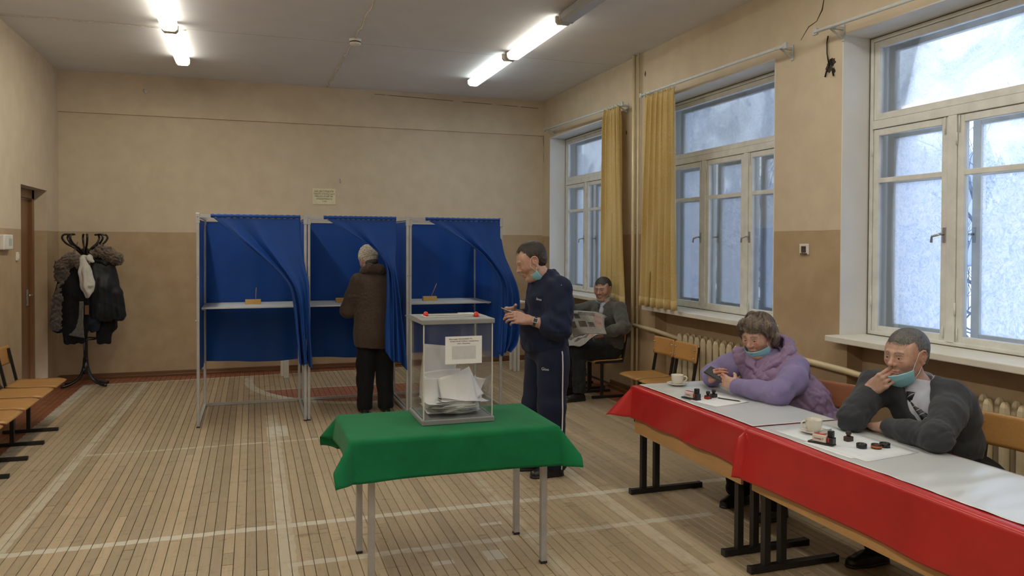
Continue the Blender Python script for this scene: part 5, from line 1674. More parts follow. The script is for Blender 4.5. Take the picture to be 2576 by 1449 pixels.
def hand(wrist, d, t, side, curls, thumb=(.6, .3, .4), sc=1.05, spread=.10, forearm=None, h=.0024, fr=.062):
    """wrist; d towards the knuckles, t towards the thumb; side +1 left hand, -1 right hand.
    curls: four (mcp, pip, dip) bends in radians, index first"""
    d = norm(d); t = np.array(t, float); t = norm(t - d * (t @ d))
    n = np.cross(d, t) if side < 0 else np.cross(t, d)     # back of the hand
    w = np.array(wrist, float)
    G = lambda x, y, z: w + sc * (x * t + y * d + z * n)
    R = .22 * sc
    pts = [w - R, w + R] + ([np.array(forearm) - .06, np.array(forearm) + .06] if forearm is not None else [])
    pts = np.array(pts); f = Field(pts.min(0), pts.max(0), h)
    if forearm is not None: f.cone(w, forearm, .027 * sc, .040 * sc, .02)
    kx = (.0285, .0094, -.0100, -.0285); ky = (.088, .092, .088, .078)
    seg = ((.043, .026, .021), (.048, .030, .022), (.044, .028, .021), (.034, .021, .019))
    rad = (.0092, .0094, .0088, .0078)
    f.cone(G(.010, .0, 0), G(-.010, .0, 0), .0215 * sc, .0205 * sc, .012)
    for i in range(4):
        f.cone(G(kx[i] * .55, .008, -.002), G(kx[i], ky[i], 0), .0165 * sc, .0118 * sc, .012)
    f.ell(G(.020, .040, -.010), np.array((.020, .030, .015)) * sc, np.stack([t, d, n]), .014)
    f.ell(G(-.022, .040, -.008), np.array((.014, .034, .014)) * sc, np.stack([t, d, n]), .012)
    tips = []
    for i in range(4):
        a = (kx[i] * spread * 9) * .6
        base = norm(d + t * a * .55)
        p = G(kx[i], ky[i], 0); th = 0
        pr = rad[i] * 1.06
        f.ell(p + n * .002, (np.ones(3) * pr * 1.12) * sc, None, .006)
        for j in range(3):
            th += curls[i][j]
            q = p + sc * seg[i][j] * (math.cos(th) * base - math.sin(th) * n)
            r1 = rad[i] * (1.0, .93, .86)[j]; r2 = rad[i] * (.93, .86, .74)[j]
            f.cone(p, q, r1 * sc, r2 * sc, .003)
            p = q
        tips.append(p)
    # thumb
    a, b_, c_ = thumb
    td = norm(t * .75 + d * .65 - n * a)
    p = G(.018, .018, -.006)
    for j, (ln, r1, r2) in enumerate(((.046, .0150, .0120), (.034, .0112, .0102), (.028, .0100, .0080))):
        q = p + sc * ln * td
        f.cone(p, q, r1 * sc, r2 * sc, .006 if j else .012); p = q
        td = norm(td + (b_ if j == 0 else c_) * (d * .8 - n * .3 - t * .5))
    return f.skin(1)

def body_core(parts, lo, hi, h=.012):
    f = Field(lo, hi, h)
    for q in parts:
        if q[0] == 'c': f.cone(*q[1:5], k=q[5] if len(q) > 5 else .03)
        else: f.ell(q[1], q[2], q[3] if len(q) > 3 else None, q[4] if len(q) > 4 else .03)
    f.f += .016
    return f

def shoe(parent, heel, toe, m=M_shoe, w=.045, hh=.07, name='shoe'):
    heel, toe = np.array(heel, float), np.array(toe, float); d = norm(toe - heel)
    lo = np.minimum(heel, toe) - .08; hi = np.maximum(heel, toe) + .14
    f = Field(lo, hi, .0055)
    z = np.array((0, 0, 1.0))
    f.chain([heel + z * .030 + d * .03, heel * .45 + toe * .55 + z * .026, toe - d * .04 + z * .022], [w * .78, w * .92, w * .80], .02)
    f.cone(heel + d * .045 + z * .045, heel + d * .055 + z * (hh + .02), w * .80, w * .74, .02)
    f.cone(heel + d * .07 + z * .055, toe - d * .09 + z * .040, w * .75, w * .62, .03)
    f.cut((0, 0, heel[2] + .004), (0, 0, -1), .003)
    o = skin_obj(name, f.skin(1), m, parent)
    f = Field(lo, hi, .006)
    f.chain([heel + z * .004 + d * .03, heel * .45 + toe * .55 + z * .004, toe - d * .04 + z * .004], [w * .84, w * .98, w * .86], .02)
    f.cut((0, 0, heel[2] + .018), (0, 0, 1), .003); f.cut((0, 0, heel[2] + .001), (0, 0, -1), .002)
    skin_obj('sole', f.skin(0), M_black, o)
    return o

def frame_axes(F):
    F = norm(F); L_ = norm(np.cross((0, 0, 1), F)); return np.stack([L_, F, np.cross(F, L_)])

def at(parent, o):
    o.matrix_parent_inverse = Matrix.Translation(-parent.location); return o

def collar_band(neck, A, r, z0, z1, gap, lean, thick=.005):
    """stand-up collar round a neck: open by `gap` radians at the front, `lean` raises the back"""
    Lv, Fv = A[0], A[1]; nu = 40
    P = np.zeros((nu, 4, 3))
    for i in range(nu):
        a = PI / 2 + gap / 2 + (2 * PI - gap) * i / (nu - 1)
        for j in range(4):
            v = j / 3
            rr = r * (1.12 - .12 * v)
            P[i, j] = neck + (Lv * math.cos(a) + Fv * math.sin(a)) * rr + np.array((0, 0, z0 + (z1 - z0) * v - lean * math.sin(a)))
    return MB().grid(P, thick=thick)

def skin_text(body, size, m, name, parent, VQ, point, xdir, ext=.0012, off=.004):
    V, Q = VQ; Nn = vnormals(V, Q)
    k = np.argsort(np.linalg.norm(V - np.array(point), axis=1))[:40]
    c = V[k].mean(0); n = norm(Nn[k].mean(0)); x = norm(np.array(xdir, float) - n * (np.array(xdir, float) @ n)); y = np.cross(n, x)
    o = text_mesh(body, size, m, name, None)
    M_ = Matrix.Identity(4)
    p_ = c + n * off
    for i in range(3): M_[i][0], M_[i][1], M_[i][2], M_[i][3] = x[i], y[i], n[i], p_[i]
    o.parent = parent; o.matrix_parent_inverse = Matrix.Translation(-parent.location); o.matrix_basis = M_
    return o
# ------------------------------------------------------------------ man in the grey cardigan
def cardigan_man():
    F = (-.87, -.49, 0); A = frame_axes(F); Lv, Fv = A[0], A[1]
    T = thing('person', 'man in charcoal cardigan and tie resting his chin on his hand at the nearer desk', 'person', (3.50, 3.05, 0))
    neck = np.array((3.335, 3.215, .965)); Hd = Head((3.270, 3.225, 1.122), (-.975, -.10, -.10), (0.05, 0, 1), 1.13)
    Ls, Rs = np.array((3.400, 3.060, .910)), np.array((3.215, 3.375, .930))
    Le, Re = np.array((3.045, 2.815, .795)), np.array((2.965, 3.270, .795))
    Lw, Rw = np.array((3.060, 3.150, .775)), np.array((3.105, 3.305, .925))
    torso = [('e', (3.46, 3.13, .52), (.17, .15, .14), A), ('e', (3.42, 3.14, .68), (.165, .145, .16), A), ('e', (3.375, 3.145, .83), (.195, .14, .16), A), ('c', Ls, Rs, .075, .075, .05), ('c', neck, (3.36, 3.19, .88), .065, .10, .04)]
    legs = [('c', (3.45, 2.97, .50), (3.10, 2.88, .50), .095, .075), ('c', (3.10, 2.88, .50), (3.20, 2.93, .10), .070, .048), ('c', (3.42, 3.16, .50), (3.10, 3.25, .50), .095, .075), ('c', (3.10, 3.25, .50), (3.16, 3.28, .10), .070, .048)]
    arms = [('c', Ls, Le, .055, .045), ('c', Le, Lw, .042, .030), ('c', Rs, Re, .055, .045), ('c', Re, Rw, .042, .030)]
    core = body_core(torso + legs + arms, (2.85, 2.65, .02), (3.75, 3.6, 1.05)).skin(1)
    lh = hand(Lw, (.10, 1, -.12), (1, -.1, 0), 1, [(.35, .5, .3)] * 4, forearm=Le * .5 + Lw * .5, sc=1.1)
    r_ = np.array((.42, -.90, 0))
    dk = norm(.74 * r_ + .67 * np.array((0, 0, 1)))
    tk = norm(-.67 * r_ + .74 * np.array((0, 0, 1)))
    rh = hand(Rw, dk, tk, -1, [(.42, .34, .15), (.44, .36, .15), (.46, .38, .15), (.50, .40, .15)], thumb=(2.2, .5, .1), forearm=Re * .35 + Rw * .65, sc=1.14)
    hf = Hd.field(neck, heavy=.35)
    skin_obj('body', [hf.skin(1), core, lh, rh], M_skin, T, col=Hd.colour(brow=(.09, .075, .065), stubble=.5, red=.6))
    Hd.eyes(T, .0036, .0014, look=(-.0022, -.0008))
    Hd.hair('hair', T, M_hair_grey, .008, line=(.122, .098, .1), low=-.03, bald=.75, seed=4, length=.020)
    Hd.mask(T, z0=-.080, z1=-.146, tilt=.020, out=.010, gone=(-1,), u0=-.20, u1=.86)
    # shirt shows in the open front
    sh = Field((3.1, 2.85, .55), (3.6, 3.45, 1.06), .0075)
    for q in torso[:3]: sh.ell(q[1], np.array(q[2]) + .006, A, .04)
    sh.cone(neck + (0, 0, .015), (3.37, 3.18, .86), .082, .125, .03)
    sh.cut(neck + (0, 0, .022), (0.30, 0.10, 1), .006)
    skin_obj('shirt', sh.skin(1), M_shirt, T, lambda V: .002 * wav(V, .06, 3))
    # collar points
    cb = collar_band(neck, A, .077, -.012, .040, .9, .022)
    ck = neck + Fv * .072 + np.array((0, 0, -.010))
    for s in (-1, 1):
        tip = ck + Lv * s * .050 + Fv * .030 - np.array((0, 0, .062))
        a = ck + Lv * s * .006 + Fv * .014 + np.array((0, 0, -.012)); b_ = neck + Lv * s * .080 + Fv * .02 + np.array((0, 0, .038)); c_ = neck + Lv * s * .092 + Fv * .030 - np.array((0, 0, .012)); e_ = neck + Lv * s * .074 - Fv * .045 + np.array((0, 0, .052)); g_ = neck + Lv * s * .090 - Fv * .050 + np.array((0, 0, .012))
        for tri in ((a, tip, c_, b_), (b_, c_, g_, e_)):
            P = np.zeros((2, 2, 3)); P[0, 0], P[1, 0], P[1, 1], P[0, 1] = tri
            cb.grid(P, thick=.004)
    at(T, cb.build('shirt_collar', M_shirt, T))
    # tie with pale stripes
    m, nt, b = new_mat('striped_tie')
    tc = nt.nodes.new('ShaderNodeTexCoord'); sp = nt.nodes.new('ShaderNodeSeparateXYZ'); nt.links.new(tc.outputs['Object'], sp.inputs[0])
    dg = math_node(nt, 'ADD', math_node(nt, 'MULTIPLY', sp.outputs[2], 26.0), math_node(nt, 'MULTIPLY', sp.outputs[1], 26.0))
    st = math_node(nt, 'LESS_THAN', math_node(nt, 'FRACT', dg), .10)
    nt.links.new(mixc(nt, st, (.012, .014, .022), (.42, .42, .42)), b.inputs['Base Color']); b.inputs['Roughness'].default_value = .45
    k0 = neck + Fv * .098 + np.array((0, 0, -.028))
    kb = MB(); kb.tube([k0, k0 + Fv * .012 - np.array((0, 0, .040))], [.025, .016], 10)
    knot = at(T, kb.build('tie_knot', m, T))
    pts = [k0 + Fv * .010 - np.array((0, 0, .038)), np.array((3.335, 3.115, .83)) + Fv * .115, np.array((3.375, 3.10, .72)) + Fv * .145, np.array((3.39, 3.09, .62)) + Fv * .155]
    pts = [k0 + Fv * .010 - np.array((0, 0, .038)), np.array((3.375, 3.145, .83)) + Fv * .158, np.array((3.44, 3.09, .70)) + Fv * .172, np.array((3.46, 3.08, .60)) + Fv * .172]
    P = np.zeros((7, 20, 3))
    for j in range(20):
        p = lerp_curve(pts, j / 19); w_ = .016 + .026 * j / 19
        for i in range(7):
            u = i / 6 * 2 - 1; P[i, j] = p + Lv * u * w_ + Fv * .007 * (1 - u * u)
    at(T, MB().grid(P, thick=.004).build('tie', m, T))
    # cardigan
    f = Field((2.82, 2.6, .44), (3.82, 3.62, 1.08), .0085)
    f.ell((3.465, 3.125, .53), (.185, .165, .13), A, .03).ell((3.43, 3.13, .68), (.190, .165, .17), A, .05).ell((3.385, 3.14, .83), (.213, .158, .165), A, .05)
    f.cone(Ls, Rs, .088, .088, .05).cone(neck + (.035, .01, -.005), (3.40, 3.17, .88), .078, .11, .05)
    f.chain([Ls, Ls * .5 + Le * .5 + (.02, 0, .01), Le, Le * .5 + Lw * .5, Lw - (0, .03, 0)], [.090, .080, .066, .056, .045], .035)
    f.chain([Rs, Re, Re * .55 + Rw * .45, Re * .22 + Rw * .78], [.088, .066, .058, .046], .035)
    # open neck: a deep V
    v0 = neck + Fv * .05 + np.array((0, 0, .06))
    f.cone(v0 - Fv * .0, np.array((3.375, 3.145, .80)) + Fv * .20, .070, .052, .01, True)
    f.cone(np.array((3.375, 3.145, .80)) + Fv * .20, np.array((3.45, 3.085, .66)) + Fv * .225, .052, .030, .01, True)
    f.cone(neck + (.0, .0, .03), neck + (-.03, 0, .16), .084, .11, .01, True)
    f.cut((0, 0, .462), (0, 0, -1), .01)
    def dsp(V):
        ab = np.minimum(np.linalg.norm(V - Le, axis=1), np.linalg.norm(V - Re, axis=1))
        cr = np.exp(-(ab / .12) ** 2)
        return .0035 * wav(V, .11, 8) + .0045 * cr * wav(V, .045, 9) + .0028 * np.clip(wav(V, .07, 10, 2, (1, 1, .5)), 0, 2)
    skin_obj('cardigan', f.skin(1), M_cardigan, T, dsp)
    cu = MB(); 
    for w0, w1, r0 in ((Lw - (0, .075, 0), Lw - (0, .028, 0), .047), (Re * .34 + Rw * .66, Re * .16 + Rw * .84, .048)):
        cu.tube([w0, (np.array(w0) + w1) / 2, w1], [r0, r0 + .001, r0 - .004], 18, cap=False)
    at(T, cu.build('cuff', M_cardigan, T))
    f = Field((2.95, 2.75, .06), (3.75, 3.4, .68), .011)
    for q in legs: f.cone(q[1], q[2], q[3] + .02, q[4] + .025, .03)
    f.ell((3.50, 3.05, .50), (.20, .17, .13), A, .05)
    skin_obj('trousers', f.skin(1), M_black_cloth, T, lambda V: .004 * wav(V, .09, 5))
    shoe(T, (3.235, 3.30, 0), (2.965, 3.30, 0)); shoe(T, (3.28, 2.93, 0), (3.02, 2.90, 0))
    return T
cardigan_man()

# ------------------------------------------------------------------ woman in the lilac vest
def lilac_woman():
    F = (-.87, -.49, 0); A = frame_axes(F); Lv, Fv = A[0], A[1]
    T = thing('person', 'woman in hooded lilac quilted vest looking at her phone at the farther desk', 'person', (3.43, 4.20, 0))
    neck = np.array((3.235, 4.325, .950)); Hd = Head((3.165, 4.345, 1.102), (-.90, -.30, -.32), (-.06, 0, 1), 1.12)
    Ls, Rs = np.array((3.325, 4.175, .905)), np.array((3.155, 4.510, .915))
    Le, Re = np.array((3.030, 3.960, .792)), np.array((3.010, 4.640, .805))
    Lw, Rw = np.array((2.935, 4.275, .790)), np.array((2.915, 4.525, .800))
    torso = [('e', (3.43, 4.20, .52), (.20, .17, .14), A), ('e', (3.35, 4.25, .68), (.20, .17, .16), A), ('e', (3.265, 4.31, .82), (.20, .15, .15), A), ('c', Ls, Rs, .07, .07, .05)]
    legs = [('c', (3.40, 4.08, .50), (3.05, 4.00, .49), .105, .08), ('c', (3.05, 4.00, .49), (3.08, 4.05, .10), .07, .05), ('c', (3.36, 4.32, .50), (3.02, 4.32, .49), .105, .08), ('c', (3.02, 4.32, .49), (3.02, 4.34, .10), .07, .05)]
    arms = [('c', Ls, Le, .055, .045), ('c', Le, Lw, .042, .028), ('c', Rs, Re, .055, .045), ('c', Re, Rw, .042, .028)]
    core = body_core(torso + legs + arms, (2.85, 3.8, .02), (3.7, 4.8, 1.03)).skin(1)
    # both hands round the phone
    pc = np.array((2.905, 4.430, .842))
    lh = hand(Lw, (-.22, .93, .28), (.25, -.18, .95), 1, [(.30, .75, .45), (.35, .8, .45), (.45, .8, .45), (.55, .8, .45)], thumb=(.8, .5, .4), forearm=Le * .45 + Lw * .55, sc=1.02)
    rh = hand(Rw, (-.10, -.62, .30), (.25, .35, .90), -1, [(.35, .8, .5), (.4, .85, .5), (.5, .9, .5), (.6, .9, .5)], thumb=(1.1, .5, .4), forearm=Re * .45 + Rw * .55, sc=1.0)
    hf = Hd.field(neck, heavy=1.0, female=True)
    skin_obj('body', [hf.skin(1), core, lh, rh], M_skin, T, col=Hd.colour(brow=(.16, .10, .075), lip=(.42, .13, .12), red=.9, base=SK * 1.08))
    Hd.eyes(T, .0032, .0022)
    Hd.mask(T, z0=-.064, z1=-.134, out=-.001, wide=.081)
    # bob: side-swept locks over a rounded cap
    f = Field(Hd.H - .20, Hd.H + .20, .0040); c = Hd.s
    P = Hd.p
    f.ell(P(0, -.024, .042), np.array((.088, .104, .092)) * c, Hd.ax, 0)
    f.ell(P(0, -.070, -.010), np.array((.080, .060, .085)) * c, Hd.ax, .03)
    f.ell(P(0, .130, -.020), np.array((.062, .085, .070)) * c, Hd.ax, .012, True)
    f.ell(P(.012, .130, .030), np.array((.040, .060, .034)) * c, Hd.ax, .012, True)
    f.ell(P(0, .06, -.10), np.array((.10, .075, .085)) * c, Hd.ax, .015, True)
    f.chain([P(-.020, .062, .108), P(.030, .066, .098), P(.064, .040, .066), P(.082, .012, .022), P(.086, -.012, -.035), P(.078, -.030, -.070)], np.array((.018, .018, .020, .018, .020, .012)) * c, .02)
    f.chain([P(-.025, .062, .108), P(-.052, .062, .080), P(-.075, .040, .035), P(-.084, .018, -.015), P(-.078, .0, -.055)], np.array((.018, .020, .019, .018, .010)) * c, .02)
    for x in (-1, 1):
        f.chain([P(x * .03, -.02, .125), P(x * .085, -.01, .06), P(x * .094, -.03, -.01), P(x * .085, -.05, -.065)], np.array((.020, .022, .022, .012)) * c, .02)
    f.ell(P(.082, .010, -.012), np.array((.020, .020, .024)) * c, Hd.ax, .006, True)
    VQ = f.skin(1)
    ho = skin_obj('hair', VQ, M_hair_bob, T, lambda V: .0022 * wav(V, .030, 6, 2.5, (1.6, 1.6, .5)))
    def flow(q):
        d = np.zeros_like(q); d[:, 2] = -.8; d[:, 0] = np.where(q[:, 0] > -.022, 1.0, -.8) * np.clip((q[:, 2] - .0) / .08, 0, 1) * 2.0
        d[:, 1] = np.where(q[:, 1] > .0, -.25, -.5); return d
    Hd.strands(VQ, ho, M_hair_bob, 6500, .055, flow, 6, lift=.05, width=.0012)
    # fleece sleeves
    f = Field((2.82, 3.78, .68), (3.55, 4.85, 1.02), .008)
    f.chain([Ls, Ls * .5 + Le * .5 + (.03, -.02, .0), Le, Le * .5 + Lw * .5, Lw * .93 + Le * .07], [.088, .088, .070, .060, .050], .035)
    f.chain([Rs, Rs * .5 + Re * .5, Re, Re * .5 + Rw * .5, Rw * .92 + Re * .08], [.085, .082, .068, .056, .047], .035)
    f.cone(neck, Fv * .03 + np.array((3.235, 4.325, .86)), .080, .085, .03)
    f.cut((0, 0, .728), (0, 0, -1), .008)
    def dsp(V):
        ab = np.minimum(np.linalg.norm(V - Le, axis=1), np.linalg.norm(V - Re, axis=1))
        return .004 * wav(V, .13, 18) + .006 * np.exp(-(ab / .10) ** 2) * np.clip(wav(V, .06, 19), -.4, 1.6)
    skin_obj('fleece', f.skin(1), M_lilac, T, dsp)
    cu = MB()
    for e_, w_, r0 in ((Le, Lw, .050), (Re, Rw, .048)):
        cu.tube([w_ * .80 + e_ * .20, w_ * .90 + e_ * .10, w_ * 1.0 + e_ * .0], [r0 + .003, r0 + .002, r0 - .010], 18, cap=False)
    at(T, cu.build('cuff', M_lilac, T))
    # quilted vest
    f = Field((2.95, 3.85, .42), (3.75, 4.75, 1.06), .0075)
    f.ell((3.445, 4.19, .53), (.235, .212, .15), A, .03).ell((3.37, 4.24, .68), (.232, .212, .17), A, .05).ell((3.285, 4.30, .81), (.220, .196, .160), A, .05)
    f.cone(Ls + (-.0, .01, .0), Rs, .092, .092, .05).cone(neck + (.02, 0, -.01), (3.28, 4.30, .86), .095, .13, .05)
    # arm holes
    for S_, E_ in ((Ls, Le), (Rs, Re)):
        o_ = norm(S_ - (Ls + Rs) / 2)
        f.cone(S_ + o_ * .085 - np.array((0, 0, .02)), S_ + o_ * .30 - np.array((0, 0, .05)), .092, .15, .012, True)
        f.cone(S_ + o_ * .06 + Fv * .03 - np.array((0, 0, .02)), E_, .078, .070, .012, True)
    f.cone(neck + (0, 0, .015), neck + Fv * .03 + np.array((0, 0, .15)), .066, .10, .01, True)
    f.cut((0, 0, .445), (0, 0, -1), .01)
    def quilt(V):
        q = V - np.array((3.35, 4.25, .7)); a = np.arctan2(q @ Lv, q @ Fv) * .19; z = q[:, 2]
        k = .075
        s1, s2 = np.abs(np.sin(PI * (a + z * .8 + .006 * np.sin(40 * z)) / k)), np.abs(np.sin(PI * (a - z * .8) / k))
        back = np.clip(.45 - .9 * (q @ Fv) / .2, .45, 1)
        return back * (.017 * (np.minimum(s1, s2) ** .5 - .5)) + .004 * wav(V, .05, 31)
    VV = f.skin(1); skin_obj('quilted_vest', VV, M_vest, T, quilt)
    # hood lying behind the neck and round the collar
    f = Field(neck - .26, neck + .26, .0065)
    B = -Fv
    pts = [neck + Fv * .125 + Lv * .030 + np.array((0, 0, -.075)), neck + Fv * .085 + Lv * .085 + np.array((0, 0, -.02)), neck + Lv * .125 + B * .01 + np.array((0, 0, .035)), neck + B * .085 + Lv * .075 + np.array((0, 0, .085)), neck + B * .115 + np.array((0, 0, .095)),
           neck + B * .085 - Lv * .075 + np.array((0, 0, .085)), neck - Lv * .125 + B * .01 + np.array((0, 0, .035)), neck + Fv * .085 - Lv * .085 + np.array((0, 0, -.02)), neck + Fv * .125 - Lv * .030 + np.array((0, 0, -.075))]
    f.chain(pts, [.022, .034, .044, .054, .058, .054, .044, .034, .022], .03)
    f.ell(neck + B * .135 + np.array((0, 0, .03)), (.125, .070, .100), A, .04)
    f.ell(neck + B * .03 + np.array((0, 0, .085)), (.085, .085, .085), A, .02, True)
    skin_obj('hood', f.skin(1), M_vest, T, lambda V: .004 * wav(V, .06, 33) + .002 * wav(V, .03, 34))
    z = MB()
    zp = [neck + Fv * .135 + np.array((0, 0, -.085)), np.array((3.285, 4.30, .81)) + Fv * .182, np.array((3.37, 4.24, .70)) + Fv * .203, np.array((3.40, 4.22, .60)) + Fv * .205]
    z.tube(smooth_curve(zp, 24), .006, 6); z.tube([zp[0] + Lv * .008, zp[1] + Lv * .010, zp[2] + Lv * .01], .004, 6)
    at(T, z.build('zip', M_black_cloth, T))
    skin_text('Dare', .022, M_vest, 'chest_mark', T, VV, tuple(np.array((3.305, 4.235, .792)) + Fv * .19), tuple(Lv), off=.010)
    f = Field((2.85, 3.85, .06), (3.7, 4.6, .68), .011)
    for q in legs: f.cone(q[1], q[2], q[3] + .02, q[4] + .03, .03)
    f.ell((3.43, 4.20, .50), (.21, .19, .13), A, .05)
    skin_obj('trousers', f.skin(1), M_black_cloth, T, lambda V: .004 * wav(V, .09, 5))
    shoe(T, (3.10, 4.35, 0), (2.86, 4.30, 0)); shoe(T, (3.17, 4.06, 0), (2.93, 4.00, 0), w=.048, hh=.13, name='boot')
    # phone
    ph = thing('mobile_phone', 'black phone held in both hands by the woman in lilac', 'phone', tuple(pc))
    ax_ = norm((-.055, .135, .050)); nz = np.array((-.35, -.50, .80)); nz = norm(nz - ax_ * (nz @ ax_)); ay_ = np.cross(nz, ax_)
    ph.rotation_euler = Matrix([[ax_[i], ay_[i], nz[i]] for i in range(3)]).to_euler()
    MB().box((-.078, -.038, -.006), (.078, .038, .006), .0055).build('case', M_phone, ph)
    MB().box((-.068, -.033, .006), (.068, .033, .0066)).build('screen', mat('dark_screen', (.012, .018, .024), .05, coat=.8), ph)
    return T
lilac_woman()

# ------------------------------------------------------------------ man in the navy tracksuit
def tracksuit_man():
    F = (-.985, .17, 0); A = frame_axes(F); Lv, Fv = A[0], A[1]
    T = thing('person', 'standing man in navy tracksuit with mask under his chin, typing on a phone', 'person', (2.08, 5.39, 0))
    neck = np.array((2.050, 5.395, 1.435)); Hd = Head((1.942, 5.385, 1.575), (-.885, .13, -.44), (-.3, 0, 1), 1.12)
    Ls, Rs = np.array((2.105, 5.215, 1.370)), np.array((2.075, 5.575, 1.375))
    Le, Re = np.array((2.075, 5.145, 1.095)), np.array((2.035, 5.640, 1.11))
    Lw, Rw = np.array((1.868, 5.215, 1.158)), np.array((1.845, 5.470, 1.190))
    torso = [('e', (2.085, 5.39, 1.25), (.185, .135, .20), A), ('e', (2.05, 5.39, 1.04), (.175, .155, .18), A), ('e', (2.08, 5.39, .92), (.17, .14, .13), A), ('c', Ls, Rs, .07, .07, .05)]
    legs = [('c', (2.075, 5.29, .88), (2.035, 5.28, .50), .095, .062), ('c', (2.035, 5.28, .50), (2.10, 5.285, .08), .055, .038), ('c', (2.065, 5.49, .88), (2.00, 5.48, .50), .095, .062), ('c', (2.00, 5.48, .50), (2.055, 5.475, .08), .055, .038)]
    arms = [('c', Ls, Le, .052, .043), ('c', Le, Lw, .044, .030), ('c', Rs, Re, .052, .043), ('c', Re, Rw, .044, .030)]
    core = body_core(torso + legs + arms, (1.7, 5.0, .02), (2.4, 5.8, 1.52)).skin(1)
    lh = hand(Lw, (-.93, .10, .14), (-.05, .45, .85), 1, [(.35, .7, .4), (.4, .75, .4), (.5, .8, .4), (.6, .8, .4)], thumb=(.5, .5, .4), forearm=Le * .55 + Lw * .45, sc=1.10)
    rh = hand(Rw, (-.70, -.50, .06), (-.2, -.1, .9), -1, [(.4, .8, .45), (.45, .85, .45), (.55, .85, .4), (.65, .85, .4)], thumb=(.9, .6, .4), forearm=Re * .5 + Rw * .5, sc=1.06)
    hf = Hd.field(neck, heavy=.3)
    skin_obj('body', [hf.skin(1), core, lh, rh], M_skin, T, col=Hd.colour(brow=(.06, .04, .03), stubble=.5, red=.5))
    Hd.eyes(T, .0026, .0026)
    Hd.hair('hair', T, M_hair_brown, .008, line=(.112, .112, .1), low=-.045, bald=1.25, seed=14)
    Hd.mask(T, z0=-.080, z1=-.146, out=-.010, wide=.078, back=.022)
    # jacket
    f = Field((1.78, 4.98, .80), (2.40, 5.80, 1.52), .0085)
    f.ell((2.092, 5.39, 1.25), (.205, .150, .21), A, .03).ell((2.050, 5.39, 1.05), (.192, .178, .165), A, .06).ell((2.065, 5.39, .95), (.185, .168, .10), A, .05)
    f.cone(neck + (.02, 0, .0), Ls - (0, -.02, 0), .062, .074, .06).cone(Ls, Rs, .076, .076, .07).cone(neck + (.015, 0, .01), (2.085, 5.39, 1.34), .074, .15, .08)
    f.chain([Ls - (0, -.015, .02), Ls * .5 + Le * .5 + (.01, 0.01, 0), Le + (.005, 0, 0), Le * .60 + Lw * .40], [.080, .082, .074, .064], .06)
    f.chain([Rs, Re, Re * .50 + Rw * .50], [.082, .070, .056], .03)
    f.cone(neck + Fv * .03 + np.array((0, 0, .02)), neck + Fv * .07 + np.array((0, 0, .16)), .060, .10, .008, True)
    f.cut((0, 0, .895), (0, 0, -1), .012)
    def dsp(V):
        e = np.minimum(np.linalg.norm(V - Le, axis=1), np.linalg.norm(V - Re, axis=1))
        low = np.exp(-((V[:, 2] - .95) / .06) ** 2)
        return .006 * wav(V, .15, 41) + .007 * np.exp(-(e / .16) ** 2) * np.clip(wav(V, .06, 42), -.5, 2) + .003 * low * wav(V, .05, 43, 1.5, (1, 1, .5))
    VJ = f.skin(1); skin_obj('jacket', VJ, M_navy, T, dsp)
    # collar flap, waistband and the rolled sleeve ends
    f = Field(neck - .14, neck + .14, .005)
    f.chain([neck + Fv * .080 + np.array((0, 0, -.020)), neck + Fv * .055 + Lv * .055 + np.array((0, 0, .010)), neck + Lv * .074 - Fv * .01 + np.array((0, 0, .032)), neck - Fv * .064 + Lv * .040 + np.array((0, 0, .052)), neck - Fv * .074 + np.array((0, 0, .056)),
             neck - Fv * .064 - Lv * .040 + np.array((0, 0, .052)), neck - Lv * .074 - Fv * .01 + np.array((0, 0, .032)), neck + Fv * .055 - Lv * .055 + np.array((0, 0, .010)), neck + Fv * .085 - Lv * .012 + np.array((0, 0, -.020))], [.012, .018, .020, .020, .020, .020, .020, .018, .012], .02)
    skin_obj('collar', f.skin(1), M_navy, T)
    cu = MB()
    for a_, b_, r0 in ((Le * .66 + Lw * .34, Le * .54 + Lw * .46, .066), (Re * .6 + Rw * .4, Re * .46 + Rw * .54, .058)):
        cu.tube([a_, (a_ + b_) / 2, b_, b_ * 1.0], [r0 - .004, r0 + .004, r0, r0 - .012], 20, cap=False)
    at(T, cu.build('rolled_cuff', M_navy, T))
    # trousers
    f = Field((1.80, 5.08, .02), (2.36, 5.72, 1.02), .0085)
    f.ell((2.075, 5.39, .92), (.178, .155, .11), A, .04)
    f.chain([(2.085, 5.285, .86), (2.070, 5.275, .50), (2.100, 5.280, .10)], [.125, .100, .088], .04)
    f.chain([(2.070, 5.495, .86), (2.020, 5.485, .50), (2.060, 5.480, .10)], [.125, .098, .086], .02)
    f.cut((0, 0, .045), (0, 0, -1), .008)
    V, Q = f.skin(1)
    skin_obj('trousers', (V, Q), M_navy_tr, T, lambda V: .005 * wav(V, .13, 45, 1.6, (1, 1, .6)) + .004 * np.exp(-((V[:, 2] - .10) / .06) ** 2) * wav(V, .05, 46))
    st = []
    for zz in np.linspace(.93, .07, 30):
        m_ = np.abs(V[:, 2] - zz) < .012
        xs = 2.105 + .012 * (1 - zz)
        m_ &= np.abs(V[:, 0] - xs) < .02
        if m_.any(): st.append((xs, V[m_, 1].min() - .010, zz))
    sm = np.array(st); k_ = np.ones(5) / 5
    sm[2:-2, 1] = np.convolve(sm[:, 1], k_, 'valid')
    P = np.zeros((3, len(sm), 3))
    for i in range(3): P[i] = sm + np.array(((i - 1) * .0045, (.0012 if i != 1 else 0), 0))
    at(T, MB().grid(P, thick=.003).build('side_stripe', M_white_trim, T))
    sp = MB(); q0 = Ls + np.array((0, -.02, .078))
